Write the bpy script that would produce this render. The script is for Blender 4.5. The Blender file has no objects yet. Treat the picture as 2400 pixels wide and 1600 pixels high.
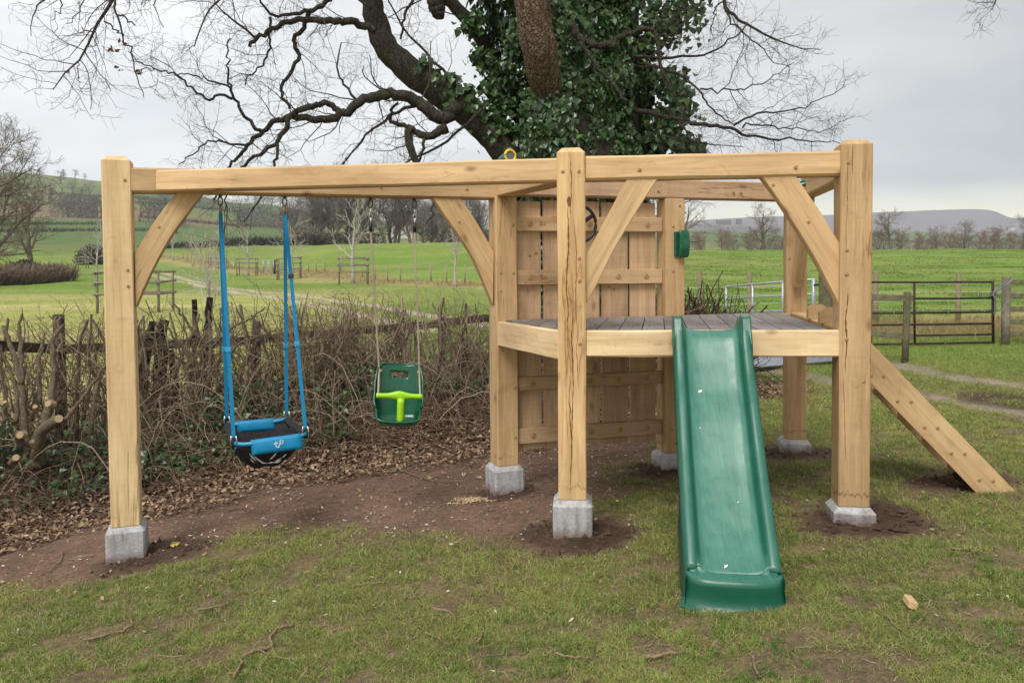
import bpy, math
import numpy as np
from mathutils import Vector, Matrix
SC = bpy.context.scene
COL = SC.collection
rng = np.random.default_rng(7)
R = math.radians

# ------------------------------------------------------------------ camera
F_PX, PPX, PPY = 1800.0, 1200.0, 700.0           # focal length and principal point for a 2400 x 1600 picture
CAM = np.array((0.0, 0.0, 1.64))
PITCH, ROLL = math.atan((PPY - 633.0) / F_PX), 0.0078
_F = np.array((0, math.cos(PITCH), -math.sin(PITCH)))
_R0 = np.array((1.0, 0, 0)); _U0 = np.array((0, math.sin(PITCH), math.cos(PITCH)))
_U = _U0 * math.cos(ROLL) + _R0 * math.sin(ROLL)
_R = _R0 * math.cos(ROLL) - _U0 * math.sin(ROLL)
cd = bpy.data.cameras.new('camera')
cam = bpy.data.objects.new('camera', cd); COL.objects.link(cam)
cd.sensor_width = 36.0; cd.lens = F_PX / 2400 * 36.0
cd.shift_x = 0.0; cd.shift_y = -(800.0 - PPY) / 2400.0
cd.clip_start = 0.05; cd.clip_end = 20000
cam.matrix_world = Matrix(((_R[0], _U[0], -_F[0], CAM[0]), (_R[1], _U[1], -_F[1], CAM[1]),
                           (_R[2], _U[2], -_F[2], CAM[2]), (0, 0, 0, 1)))
SC.camera = cam

def at(u, v, Y):
    """world point seen at photo pixel (u, v) at distance Y in front of the camera"""
    d = _F + _R * ((u - PPX) / F_PX) - _U * ((v - PPY) / F_PX)
    return CAM + d * (Y / d[1])
def proj(P):
    P = np.asarray(P, float) - CAM
    z = P @ _F
    return np.stack([PPX + F_PX * (P @ _R) / z, PPY - F_PX * (P @ _U) / z], -1)

# ------------------------------------------------------------------ world, sun, exposure
W = bpy.data.worlds.new('World'); SC.world = W; W.use_nodes = True
nt = W.node_tree; N = nt.nodes; L = nt.links
for n in list(N): N.remove(n)
def wn(t, **k):
    n = N.new(t)
    for a, b in k.items(): setattr(n, a, b)
    return n
SUN_EL, SUN_AZ = R(54), R(200)                    # high, behind the camera and a little to its left, veiled by cloud
out = wn('ShaderNodeOutputWorld'); bg = wn('ShaderNodeBackground'); bg2 = wn('ShaderNodeBackground'); add = wn('ShaderNodeAddShader')
sky = wn('ShaderNodeTexSky'); sky.sky_type = 'NISHITA'; sky.sun_disc = False
sky.sun_elevation = SUN_EL; sky.sun_rotation = SUN_AZ
tc = wn('ShaderNodeTexCoord'); sep = wn('ShaderNodeSeparateXYZ'); L.new(tc.outputs['Generated'], sep.inputs[0])
mp = wn('ShaderNodeMapping'); mp.inputs['Scale'].default_value = (1.0, 1.0, 4.0); L.new(tc.outputs['Generated'], mp.inputs[0])
no = wn('ShaderNodeTexNoise'); no.inputs['Scale'].default_value = 2.2; no.inputs['Detail'].default_value = 5; no.inputs['Roughness'].default_value = .5
no.inputs['Distortion'].default_value = .3
L.new(mp.outputs[0], no.inputs['Vector'])
ra = wn('ShaderNodeValToRGB'); e = ra.color_ramp.elements
e[0].position = .36; e[0].color = (.64, .655, .68, 1); e[1].position = .60; e[1].color = (.875, .875, .875, 1)
L.new(no.outputs['Fac'], ra.inputs[0])
xr = wn('ShaderNodeMapRange'); xr.inputs['From Min'].default_value = -.65; xr.inputs['From Max'].default_value = .65
xr.inputs['To Min'].default_value = 1.10; xr.inputs['To Max'].default_value = .62; L.new(sep.outputs['X'], xr.inputs['Value'])
mu = wn('ShaderNodeMix', data_type='RGBA', blend_type='MULTIPLY'); mu.inputs[0].default_value = 1.0
L.new(ra.outputs[0], mu.inputs[6]); L.new(xr.outputs[0], mu.inputs[7])
hz = wn('ShaderNodeValToRGB'); h = hz.color_ramp.elements
h[0].position = .05; h[0].color = (1, 1, 1, 1); h[1].position = .10; h[1].color = (0, 0, 0, 1)
hn = wn('ShaderNodeMath', operation='MULTIPLY_ADD'); L.new(no.outputs['Fac'], hn.inputs[0]); hn.inputs[1].default_value = -.06
ad = wn('ShaderNodeMath', operation='ADD'); L.new(sep.outputs['Z'], ad.inputs[0]); ad.inputs[1].default_value = .03
L.new(ad.outputs[0], hn.inputs[2]); L.new(hn.outputs[0], hz.inputs[0])
mh = wn('ShaderNodeMix', data_type='RGBA'); L.new(hz.outputs[0], mh.inputs[0]); L.new(mu.outputs[2], mh.inputs[6])
mh.inputs[7].default_value = (1.12, 1.03, .74, 1)
L.new(mh.outputs[2], bg.inputs['Color']); bg.inputs['Strength'].default_value = .60
L.new(sky.outputs[0], bg2.inputs['Color']); bg2.inputs['Strength'].default_value = .005
L.new(bg.outputs[0], add.inputs[0]); L.new(bg2.outputs[0], add.inputs[1]); L.new(add.outputs[0], out.inputs[0])
sd = bpy.data.lights.new('sun', 'SUN'); sd.energy = 1.5; sd.angle = R(28); sd.color = (1.0, .965, .90)
so = bpy.data.objects.new('sun', sd); COL.objects.link(so)
sdir = Vector((math.sin(SUN_AZ) * math.cos(SUN_EL), math.cos(SUN_AZ) * math.cos(SUN_EL), math.sin(SUN_EL)))
so.rotation_euler = sdir.to_track_quat('Z', 'Y').to_euler(); so.location = (-3, -5, 9)
vs = SC.view_settings; vs.view_transform = 'Standard'; vs.look = 'None'; vs.gamma = 1; vs.exposure = 1.02
vs.use_curve_mapping = False
SC.cycles.use_denoising = True
SC.cycles.max_bounces = 6; SC.cycles.diffuse_bounces = 3; SC.cycles.glossy_bounces = 3; SC.cycles.transparent_max_bounces = 6
SC.cycles.volume_bounces = 1; SC.cycles.caustics_reflective = False; SC.cycles.caustics_refractive = False

# ------------------------------------------------------------------ noise
_lat = np.random.default_rng(3).random((256, 256))
def vnoise(x, y):
    xi = np.floor(x).astype(int); yi = np.floor(y).astype(int)
    fx = x - xi; fy = y - yi; fx = fx * fx * (3 - 2 * fx); fy = fy * fy * (3 - 2 * fy)
    a = _lat[xi % 256, yi % 256]; b = _lat[(xi + 1) % 256, yi % 256]; c = _lat[xi % 256, (yi + 1) % 256]; d = _lat[(xi + 1) % 256, (yi + 1) % 256]
    return (a * (1 - fx) + b * fx) * (1 - fy) + (c * (1 - fx) + d * fx) * fy
def fbm(x, y, o=4):
    x = np.asarray(x, float); y = np.asarray(y, float)
    s = 0; a = .5; t = 0
    for k in range(o):
        s = s + a * vnoise(x * 2 ** k + 17.3 * k, y * 2 ** k + 5.1 * k); t += a; a *= .5
    return s / t
def sstep(a, b, x):
    t = np.clip((np.asarray(x, float) - a) / (b - a), 0, 1); return t * t * (3 - 2 * t)

# ------------------------------------------------------------------ mesh building
class MB:
    def __init__(s): s.v = []; s.f = []; s.n = 0; s.c = []
    def add(s, v, faces, col=None):
        v = np.asarray(v, float).reshape(-1, 3)
        for fa in (faces if isinstance(faces, list) else [faces]):
            s.f.append(np.asarray(fa, np.int64) + s.n)
        s.v.append(v); s.n += len(v)
        if col is None: col = (1, 1, 1)
        col = np.asarray(col, float)
        s.c.append(np.broadcast_to(col, (len(v), 3)) if col.ndim == 1 else col)
    def poly(s, v, faces, col=None):               # faces: list of index tuples of mixed length
        by = {}
        for fa in faces: by.setdefault(len(fa), []).append(fa)
        s.add(v, [np.array(x) for x in by.values()], col)
    def mesh(s, name, smooth=False, col=False):
        me = bpy.data.meshes.new(name)
        v = np.concatenate(s.v); me.vertices.add(len(v)); me.vertices.foreach_set('co', v.astype(np.float32).ravel())
        fs = [f for f in s.f if len(f)]
        li = np.concatenate([f.ravel() for f in fs]).astype(np.int32)
        tot = np.concatenate([np.full(len(f), f.shape[1]) for f in fs])
        st = np.concatenate([[0], np.cumsum(tot)[:-1]]).astype(np.int32)
        me.loops.add(len(li)); me.loops.foreach_set('vertex_index', li)
        me.polygons.add(len(st)); me.polygons.foreach_set('loop_start', st)
        me.polygons.foreach_set('use_smooth', np.full(len(st), bool(smooth)))
        me.update(calc_edges=True); 
        if col:
            at_ = me.color_attributes.new('Col', 'FLOAT_COLOR', 'POINT')
            c = np.concatenate(s.c); c4 = np.ones((len(c), 4), np.float32); c4[:, :3] = c
            at_.data.foreach_set('color', c4.ravel())
        return me

def tubes(mb, P, rad, sides=5, col=None, cap=False):
    """P (K,n,3) polylines, rad (K,n) or scalar: swept tubes, all in one go"""
    P = np.asarray(P, float)
    if P.ndim == 2: P = P[None]
    K, n, _ = P.shape
    rad = np.broadcast_to(np.asarray(rad, float), (K, n))
    T = np.empty_like(P); T[:, 1:-1] = P[:, 2:] - P[:, :-2]; T[:, 0] = P[:, 1] - P[:, 0]; T[:, -1] = P[:, -1] - P[:, -2]
    T /= np.linalg.norm(T, axis=2, keepdims=True) + 1e-12
    m = T.mean(1); ref = np.zeros((K, 3)); ax = np.argmin(np.abs(m), 1); ref[np.arange(K), ax] = 1
    A = np.cross(T, ref[:, None]); A /= np.linalg.norm(A, axis=2, keepdims=True) + 1e-12
    B = np.cross(T, A)
    th = np.arange(sides) * 2 * np.pi / sides
    V = P[:, :, None] + rad[:, :, None, None] * (A[:, :, None] * np.cos(th)[None, None, :, None] + B[:, :, None] * np.sin(th)[None, None, :, None])
    i = np.arange(sides); j = (i + 1) % sides
    base = (np.arange(K) * n * sides)[:, None, None] + (np.arange(n - 1) * sides)[None, :, None]
    f = np.stack([base + i, base + j, base + sides + j, base + sides + i], -1).reshape(-1, 4)
    fs = [f]
    if cap:
        b0 = (np.arange(K) * n * sides)[:, None]
        fs.append((b0 + i[::-1])); fs.append(b0 + (n - 1) * sides + i)
    if col is not None:
        col = np.asarray(col, float)
        if col.ndim == 2: col = np.repeat(col, n * sides, 0)
    mb.add(V.reshape(-1, 3), fs, col)

def resample(pts, n, jit=0.0):
    pts = np.asarray(pts, float)
    d = np.concatenate([[0], np.cumsum(np.linalg.norm(np.diff(pts, axis=0), axis=1))])
    t = np.linspace(0, d[-1], n)
    q = np.stack([np.interp(t, d, pts[:, k]) for k in range(pts.shape[1])], 1)
    for _ in range(2):                              # soften corners
        q[1:-1] = (q[:-2] + 2 * q[1:-1] + q[2:]) / 4
    if jit: q[1:-1] += rng.normal(0, jit, q[1:-1].shape)
    return q

def box_mesh(mb, c, size, M=None, col=None):
    s = np.array(size) / 2
    v = np.array([(x, y, z) for x in (-1, 1) for y in (-1, 1) for z in (-1, 1)]) * s
    if M is not None: v = v @ np.asarray(M).T
    v = v + np.asarray(c)
    mb.add(v, np.array([(0, 1, 3, 2), (4, 6, 7, 5), (0, 4, 5, 1), (2, 3, 7, 6), (0, 2, 6, 4), (1, 5, 7, 3)]), col)

# ------------------------------------------------------------------ objects
WM = {}
def put(name, me, mat, parent=None, M=None, **props):
    o = bpy.data.objects.new(name, me); COL.objects.link(o)
    M = M if M is not None else Matrix.Identity(4)
    if parent is not None:
        o.parent = parent; o.matrix_basis = WM[parent].inverted() @ M
    else: o.matrix_basis = M
    WM[o] = M.copy()
    if mat is not None and me is not None and not me.materials: me.materials.append(mat)
    for k, v in props.items(): o[k] = v
    return o
def empty(name, loc, label, cat, group=None, rz=0.0):
    M = Matrix.Translation(Vector(loc)) @ Matrix.Rotation(rz, 4, 'Z')
    o = put(name, None, None, None, M, label=label, category=cat)
    o.empty_display_size = .1
    if group: o['group'] = group
    return o
def clone(o, M=None, parent=None, name=None):
    """a copy of a thing with copies of its parts and sub-parts, sharing mesh data"""
    c = o.copy(); COL.objects.link(c)
    c.parent = parent
    if M is not None: c.matrix_basis = M
    for ch in [x for x in bpy.data.objects if x.parent == o]: clone(ch, None, c)
    return c
def frame(p, x, up=(0, 0, 1)):
    x = Vector(x).normalized(); up = Vector(up)
    y = up.cross(x).normalized(); z = x.cross(y)
    return Matrix(((x[0], y[0], z[0], p[0]), (x[1], y[1], z[1], p[1]), (x[2], y[2], z[2], p[2]), (0, 0, 0, 1)))

# ------------------------------------------------------------------ materials
def new_mat(name, rough=.8, spec=.3):
    m = bpy.data.materials.new(name); m.use_nodes = True
    b = m.node_tree.nodes['Principled BSDF']
    b.inputs['Roughness'].default_value = rough
    b.inputs['Specular IOR Level'].default_value = spec
    return m, m.node_tree, b
def nd(nt, t, ins=None, **k):
    n = nt.nodes.new(t)
    for a, b in k.items(): setattr(n, a, b)
    for a, b in (ins or {}).items():
        if hasattr(b, 'is_linked') or isinstance(b, bpy.types.NodeSocket): nt.links.new(b, n.inputs[a])
        else: n.inputs[a].default_value = b
    return n
def ramp(nt, fac, stops):
    n = nt.nodes.new('ShaderNodeValToRGB'); el = n.color_ramp.elements
    while len(el) < len(stops): el.new(.5)
    for e_, (p, c) in zip(el, stops):
        e_.position = p; e_.color = (*c, 1) if len(c) == 3 else c
    nt.links.new(fac, n.inputs[0]); return n.outputs[0]
def mixc(nt, fac, a, b, mode='MIX'):
    n = nt.nodes.new('ShaderNodeMix'); n.data_type = 'RGBA'; n.blend_type = mode
    for i, x in ((0, fac), (6, a), (7, b)):
        if isinstance(x, bpy.types.NodeSocket): nt.links.new(x, n.inputs[i])
        elif i == 0: n.inputs[0].default_value = x
        else: n.inputs[i].default_value = (*x, 1)
    return n.outputs[2]
def noise(nt, vec, scale, detail=4, rough=.55, dist=0.0):
    n = nd(nt, 'ShaderNodeTexNoise', {'Scale': scale, 'Detail': detail, 'Roughness': rough, 'Distortion': dist})
    if vec is not None: nt.links.new(vec, n.inputs['Vector'])
    return n.outputs['Fac']
def bump(nt, b, hgt, strength=.4, dist=.01):
    n = nd(nt, 'ShaderNodeBump', {'Strength': strength, 'Distance': dist, 'Height': hgt})
    nt.links.new(n.outputs[0], b.inputs['Normal'])
def coords(nt, kind='Object'):
    return nd(nt, 'ShaderNodeTexCoord').outputs[kind]

def wood_mat(name, base, dark, grain=1.0, stain=0.0, rough=.62, foot=False):
    """oak, grain along the local X axis of each piece, every piece cut from another place in the log"""
    m, nt, b = new_mat(name, rough, .25)
    oi = nd(nt, 'ShaderNodeObjectInfo').outputs['Random']
    off = nd(nt, 'ShaderNodeMath', {0: oi, 1: 57.0}, operation='MULTIPLY').outputs[0]
    comb = nd(nt, 'ShaderNodeCombineXYZ', {0: off, 1: off, 2: off}).outputs[0]
    v = nd(nt, 'ShaderNodeVectorMath', {0: coords(nt), 1: comb}, operation='ADD').outputs[0]
    def mp(s): return nd(nt, 'ShaderNodeMapping', {'Vector': v, 'Scale': s}).outputs[0]
    g1 = noise(nt, mp((1.1, 9, 9)), 2.2, 6, .6, 1.2)
    g2 = noise(nt, mp((3.0, 70, 70)), 1.6, 3, .6, .4)
    big = noise(nt, mp((1.3, 3, 3)), 1.1, 3, .5)
    mid_ = [.5 * (x + y) for x, y in zip(base, dark)]
    c = ramp(nt, g1, [(.28, mid_), (.46, base), (.62, [min(1, x * 1.08) for x in base]), (.78, mid_)])
    c = mixc(nt, nd(nt, 'ShaderNodeMapRange', {'Value': g2, 'From Min': .35, 'From Max': .75, 'To Min': 0, 'To Max': .32 * grain}).outputs[0], c, dark)
    stk_ = noise(nt, mp((.45, 13, 13)), 1.4, 4, .6, .5); saw = noise(nt, mp((55, 1.2, 1.2)), 1.0, 2, .5)
    c = mixc(nt, 1.0, c, ramp(nt, stk_, [(.30, (.80, .75, .68)), (.55, (1.03, 1.02, 1.0))]), 'MULTIPLY')
    c = mixc(nt, 1.0, c, ramp(nt, saw, [(.35, [1 - .012 - .08 * max(0, grain - 1)] * 3), (.65, [1 + .010 + .06 * max(0, grain - 1)] * 3)]), 'MULTIPLY')
    c = mixc(nt, 1.0, c, ramp(nt, big, [(.3, (.80, .76, .71)), (.7, (1.08, 1.07, 1.05))]), 'MULTIPLY')
    # heart cracks: thin dark lines that run with the grain
    cr = noise(nt, mp((.26, 4.2, 4.2)), 1.5, 5, .6, .8)
    line = nd(nt, 'ShaderNodeMath', {0: cr, 1: .5}, operation='SUBTRACT').outputs[0]
    line = nd(nt, 'ShaderNodeMath', {0: line}, operation='ABSOLUTE').outputs[0]
    msk = noise(nt, mp((.9, 2.2, 2.2)), 1.3, 2)
    lf = nd(nt, 'ShaderNodeMapRange', {'Value': line, 'From Min': 0, 'From Max': .010 + .02 * stain, 'To Min': 1, 'To Max': 0}).outputs[0]
    mf = nd(nt, 'ShaderNodeMapRange', {'Value': msk, 'From Min': .56 - .18 * stain, 'From Max': .64 - .12 * stain, 'To Min': 0, 'To Max': .75}).outputs[0]
    crk = nd(nt, 'ShaderNodeMath', {0: lf, 1: mf}, operation='MULTIPLY').outputs[0]
    c = mixc(nt, crk, c, (.16, .072, .025))
    if stain:
        st = nd(nt, 'ShaderNodeMapRange', {'Value': line, 'From Min': 0, 'From Max': .07, 'To Min': .55 * stain, 'To Max': 0}).outputs[0]
        st = nd(nt, 'ShaderNodeMath', {0: st, 1: mf}, operation='MULTIPLY').outputs[0]
        c = mixc(nt, st, c, (.42, .20, .065))
    # knots
    vo = nd(nt, 'ShaderNodeTexVoronoi', {'Vector': mp((1.6, 3.4, 3.4)), 'Scale': 1.35, 'Randomness': 1.0})
    kn = nd(nt, 'ShaderNodeMapRange', {'Value': vo.outputs['Distance'], 'From Min': .02, 'From Max': .12, 'To Min': .9, 'To Max': 0}).outputs[0]
    c = mixc(nt, kn, c, (.22, .115, .05))
    # rust and water marks
    ms = noise(nt, mp((7, 7, 7)), 1.0, 5, .65, .8)
    mk = nd(nt, 'ShaderNodeMapRange', {'Value': ms, 'From Min': .60, 'From Max': .74, 'To Min': 0, 'To Max': .45}).outputs[0]
    c = mixc(nt, mk, c, (.30, .17, .075))
    if foot:                                        # tide mark where the end grain has drawn up wet
        sx = nd(nt, 'ShaderNodeSeparateXYZ', {0: coords(nt)}).outputs[0]
        wv = nd(nt, 'ShaderNodeMath', {0: noise(nt, mp((.2, 22, 22)), 1.5, 5, .7), 1: .15}, operation='MULTIPLY').outputs[0]
        dd = nd(nt, 'ShaderNodeMath', {0: nd(nt, 'ShaderNodeMath', {0: sx, 1: wv}, operation='SUBTRACT').outputs[0]}, operation='ABSOLUTE').outputs[0]
        tf = nd(nt, 'ShaderNodeMapRange', {'Value': dd, 'From Min': .0, 'From Max': .012, 'To Min': .85, 'To Max': 0}).outputs[0]
        tf = nd(nt, 'ShaderNodeMath', {0: tf, 1: nd(nt, 'ShaderNodeMapRange', {'Value': noise(nt, mp((.3, 7, 7)), 1.3, 2), 'From Min': .42, 'From Max': .6}).outputs[0]}, operation='MULTIPLY').outputs[0]
        c = mixc(nt, tf, c, (.17, .085, .03))
    hv = nd(nt, 'ShaderNodeMapRange', {'Value': oi, 'To Min': .84, 'To Max': 1.10}).outputs[0]
    hs = nd(nt, 'ShaderNodeHueSaturation', {'Value': hv, 'Color': c}).outputs[0]
    nt.links.new(hs, b.inputs['Base Color'])
    hh = nd(nt, 'ShaderNodeMath', {0: g2, 1: crk}, operation='SUBTRACT').outputs[0]
    bump(nt, b, hh, .35, .003)
    return m
def plain_mat(name, c, rough=.5, spec=.4, metal=0.0, var=.15, scale=8.0, bmp=.1):
    m, nt, b = new_mat(name, rough, spec)
    v = coords(nt)
    f = noise(nt, v, scale, 5, .6)
    nt.links.new(ramp(nt, f, [(.3, [x * (1 - var) for x in c]), (.7, [min(1, x * (1 + var)) for x in c])]), b.inputs['Base Color'])
    b.inputs['Metallic'].default_value = metal
    if bmp: bump(nt, b, noise(nt, v, scale * 8, 3), bmp, .002)
    return m
def vcol_mat(name, rough=.7, spec=.25, trans=0.0, var=.2, scale=30.0):
    """colour comes from a per-leaf / per-blade attribute, broken up by fine noise"""
    m, nt, b = new_mat(name, rough, spec)
    a = nd(nt, 'ShaderNodeAttribute', attribute_name='Col').outputs['Color']
    f = noise(nt, coords(nt, 'Object'), scale, 3)
    c = mixc(nt, 1.0, a, ramp(nt, f, [(.3, [1 - var] * 3), (.7, [1 + var] * 3)]), 'MULTIPLY')
    nt.links.new(c, b.inputs['Base Color'])
    if trans:
        t = nd(nt, 'ShaderNodeBsdfTranslucent', {'Color': c}); mx = nd(nt, 'ShaderNodeMixShader', {0: trans})
        nt.links.new(b.outputs[0], mx.inputs[1]); nt.links.new(t.outputs[0], mx.inputs[2])
        nt.links.new(mx.outputs[0], nt.nodes['Material Output'].inputs[0])
    return m

# ================================================================== the ground
POSTS = {'swing': (-2.70, 5.30), 'corner': (-.07, 6.05), 'middle': (.377, 4.85), 'front': (2.09, 4.72), 'wall': (1.33, 6.44), 'rear': (2.50, 6.78)}
_pz = {(-2.66, 5.2): -.35, (2.09, 4.6): .06, (1.03, 3.5): .04, (-.07, 5.95): -.17, (.377, 4.8): -.01, (1.33, 6.4): -.03, (2.5, 6.7): .04, (-1.6, 3.2): -.13, (3.3, 5.2): .10}
_A = np.array([(1, x, y, x * x) for x, y in _pz]); _c = np.linalg.lstsq(_A, np.array(list(_pz.values())), rcond=None)[0]
_TU = np.array([-800, 0, 300, 600, 900, 1150, 1600, 2000, 2400, 3200.])
_TY = np.array([8, 10, 14, 20, 33, 45, 60, 80, 105, 140, 200, 300, 450, 650, 900, 1200, 1600, 2200, 3300.])
_TZ = np.array([
 [-.1, -.05, -.1, -.1, -.1, -.05, .1, .12, .15, .15], [-.1, -.05, -.1, -.1, -.1, -.05, .1, .12, .15, .15], [0, 0, 0, 0, 0, .05, .1, .14, .16, .2], [.05, .05, .05, .05, .05, .1, .3, .36, .36, .36],
 [.15, .15, .15, .15, .25, .3, .8, .85, .85, .85], [.5, .5, .55, .5, .6, .5, 1.5, 1.5, 1.5, 1.5], [1.0, 1.0, 1.0, .9, .95, 1.2, 2.4, 2.3, 2.3, 2.3],
 [1.6, 1.6, 1.5, 1.25, 2.6, 3.1, 3.5, 3.3, 3.3, 3.3], [2.6, 2.6, 2.4, 2.3, 4.7, 5.2, 4.2, 4.0, 4.0, 4.0], [5, 5, 5, 6.4, 6.7, 6.8, 1.5, .5, .5, .5],
 [10, 11, 10.5, 8, 4, 2, -2, -2, -2, -2], [17, 18, 18, 14, 8, 5, 2, -3, -3, -3], [34, 36, 34, 28, 18, 12, 10, 0, 0, 0],
 [65, 69, 66, 52, 40, 30, 28, 12, 10, 10], [110, 120, 108, 81, 60, 50, 44, 26, 24, 24], [100, 110, 95, 70, 55, 48, 60, 42, 38, 38],
 [80, 90, 75, 60, 50, 45, 82, 76, 70, 70], [40, 40, 40, 40, 40, 40, 60, 60, 60, 60], [0] * 10])
HEDGE = np.array([(-12, 2.5), (-8, 5.4), (-5.3, 7.5), (-4.2, 8.35), (-3.2, 8.9), (-1.8, 9.35), (-.4, 9.7), (.8, 10.0), (2.3, 10.3)])
def seg_dist(x, y, pl):
    """distance to a polyline, signed side (+ = beyond it) and position along it"""
    best = np.full(np.shape(x), 1e9); side = np.zeros(np.shape(x)); par = np.zeros(np.shape(x)); s0 = 0
    for a, b in zip(pl[:-1], pl[1:]):
        d = b - a; l = np.hypot(*d); t = np.clip(((x - a[0]) * d[0] + (y - a[1]) * d[1]) / l ** 2, 0, 1)
        q = np.hypot(x - a[0] - t * d[0], y - a[1] - t * d[1]); m = q < best
        best = np.where(m, q, best); side = np.where(m, np.sign(d[0] * (y - a[1]) - d[1] * (x - a[0])), side); par = np.where(m, s0 + t * l, par); s0 += l
    return best, side, par
def gz0(x, y):
    x = np.asarray(x, float); y = np.asarray(y, float)
    xc = np.clip(x, -4.5, 4.5); yc = np.clip(y, 2.6, 8.5)
    near = _c[0] + _c[1] * xc + _c[2] * yc + _c[3] * xc * xc
    Y = np.clip(y, 8, 3299); U = np.clip(PPX + F_PX * x / Y, -800, 3200)
    iy = np.clip(np.searchsorted(_TY, Y) - 1, 0, len(_TY) - 2); iu = np.clip(np.searchsorted(_TU, U) - 1, 0, len(_TU) - 2)
    ty = (np.log(Y) - np.log(_TY[iy])) / (np.log(_TY[iy + 1]) - np.log(_TY[iy])); tu = (U - _TU[iu]) / (_TU[iu + 1] - _TU[iu]); tu = tu * tu * (3 - 2 * tu)
    far = (_TZ[iy, iu] * (1 - tu) + _TZ[iy, iu + 1] * tu) * (1 - ty) + (_TZ[iy + 1, iu] * (1 - tu) + _TZ[iy + 1, iu + 1] * tu) * ty
    w = sstep(7.5, 12.5, y)
    z = near * (1 - w) + far * w
    d, s, p = seg_dist(x, y, HEDGE)
    sd = d * s
    z = z + np.where(p < 19, 1, 0) * (.46 * sstep(-1.75, -.30, sd) * (1 - sstep(.3, 2.0, sd))) * (1 - .25 * sstep(-4.5, -6.5, x)) * (1 - sstep(1.2, 2.4, x))
    return z
def gz(x, y):
    x = np.asarray(x, float); y = np.asarray(y, float)
    z = gz0(x, y)
    nearw = 1 - sstep(9, 20, y)
    z = z + nearw * ((fbm(x * 1.3, y * 1.3, 3) - .5) * .05 + (fbm(x * 7, y * 7, 3) - .5) * .022)
    z = z + sstep(20, 60, y) * (1 - sstep(130, 300, y)) * (fbm(x * .25, y * .25, 3) - .5) * .35
    z = z + sstep(200, 600, y) * (fbm(x * .006, y * .006, 4) - .5) * .012 * np.clip(y, 0, 1200)
    return z
def ground_pt(u, v, y0=2.4, y1=400):
    Y = np.geomspace(y0, y1, 4000); d = (at(u, v, 1.0) - CAM)
    P = CAM + d[None] * Y[:, None]; h_ = P[:, 2] - gz0(P[:, 0], P[:, 1]); i = np.argmax(h_ < 0)
    return P[i, :2]
def on(x, y, dz=0.0): return Vector((x, y, float(gz(x, y)) + dz))
def inside(x, y, poly):
    c = np.zeros(np.shape(x), bool); n = len(poly)
    for i in range(n):
        (x1, y1), (x2, y2) = poly[i], poly[i - 1]
        if y1 == y2: continue
        c ^= ((y1 > y) != (y2 > y)) & (x < (x2 - x1) * (y - y1) / (y2 - y1) + x1)
    return c
def sdist(x, y, poly):
    p = np.vstack([poly, poly[:1]]); d, _, _ = seg_dist(x, y, p)
    return np.where(inside(x, y, poly), d, -d)
SOIL = np.array([ground_pt(u, v) for u, v in [(-300, 1410), (0, 1392), (150, 1372), (310, 1340), (440, 1306), (560, 1272), (720, 1262), (900, 1272), (1100, 1275), (1220, 1285), (1340, 1275),
       (1410, 1235), (1440, 1170), (1480, 1110), (1540, 1065)]] + [(1.5, 7.2), (1.2, 8.6), (-.4, 8.9), (-1.8, 8.5), (-3, 8.0), (-4.0, 7.4), (-5.2, 6.5), (-9, 4)])
RUTS = [np.array([ground_pt(u, v) for u, v in pl]) for pl in (
    [(330, 628), (380, 639), (516, 673), (686, 691), (856, 713), (958, 730), (1150, 765)], [(340, 640), (407, 657), (516, 678), (618, 695), (720, 710), (788, 724), (1000, 775)],
    [(1560, 835), (1640, 846), (1700, 855), (1780, 866), (1955, 892), (2170, 926), (2257, 940), (2400, 968), (2700, 1020)], [(1900, 838), (2000, 843), (2094, 850), (2170, 872), (2257, 887), (2400, 906), (2700, 940)])]
LITTER_R = ground_pt(1765, 915)
def masks(x, y):
    n1 = fbm(x * 1.1, y * 1.1, 4) - .5; n2 = fbm(x * 5 + 9, y * 5, 3) - .5; n3 = fbm(x * .5 + 3, y * .5, 3)
    soil = sstep(-.26, .36, sdist(x, y, SOIL) + n1 * .55 + n2 * .30)
    fresh = np.zeros_like(x)
    for k, (px, py) in POSTS.items():
        r_ = {'swing': .46, 'corner': .30, 'middle': .44, 'front': .50, 'wall': .42, 'rear': .42}[k]
        fresh = np.maximum(fresh, sstep(r_ * 1.25, r_ * .45, np.hypot(x - px - (.14 if k in ('swing', 'front') else 0), (y - py + .05) * 1.15) + n1 * .32 + n2 * .2))
    fresh = np.maximum(fresh, sstep(.42, .2, np.hypot(x - 3.2, (y - 5.45) * 1.6) + n1 * .3))
    d, s, p = seg_dist(x, y, HEDGE); sd = d * s
    hedge = sstep(-1.35, -.75, sd + n1 * .5) * (1 - sstep(.7, 1.3, sd)) * (1 - sstep(2.3, 3.0, x))
    litter = sstep(-2.5, -1.6, sd + n1 * 1.0 + n2 * .3) * (1 - sstep(.1, .9, sd)) * (1 - sstep(1.2, 2.0, x))
    litter = np.maximum(litter, sstep(.8, .35, np.hypot((x - LITTER_R[0]) * .75, y - LITTER_R[1]) + n1 * .5) * .9)
    rut = np.zeros_like(x)
    for i, r_ in enumerate(RUTS):
        w = (.36 if i < 2 else .30) 
        rut = np.maximum(rut, sstep(w * (1.15 if i < 2 else 1.35), w * (.6 if i < 2 else .35), seg_dist(x, y, r_)[0] + n1 * .35 * w + n2 * (.3 if i < 2 else .9) * w))
    mud = sstep(.5, .1, seg_dist(x, y, np.array([ground_pt(2330, 930), ground_pt(2560, 965)]))[0] + n1 * .5)
    bare = sstep(.50, .62, .5 * fbm(x * 1.7 + 31, y * 1.7 + 7, 4) + .5 * fbm(x * 6 + 3, y * 6, 3)) * (1 - sstep(8, 12, y))
    return soil, fresh, litter, rut, hedge, mud, bare

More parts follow.
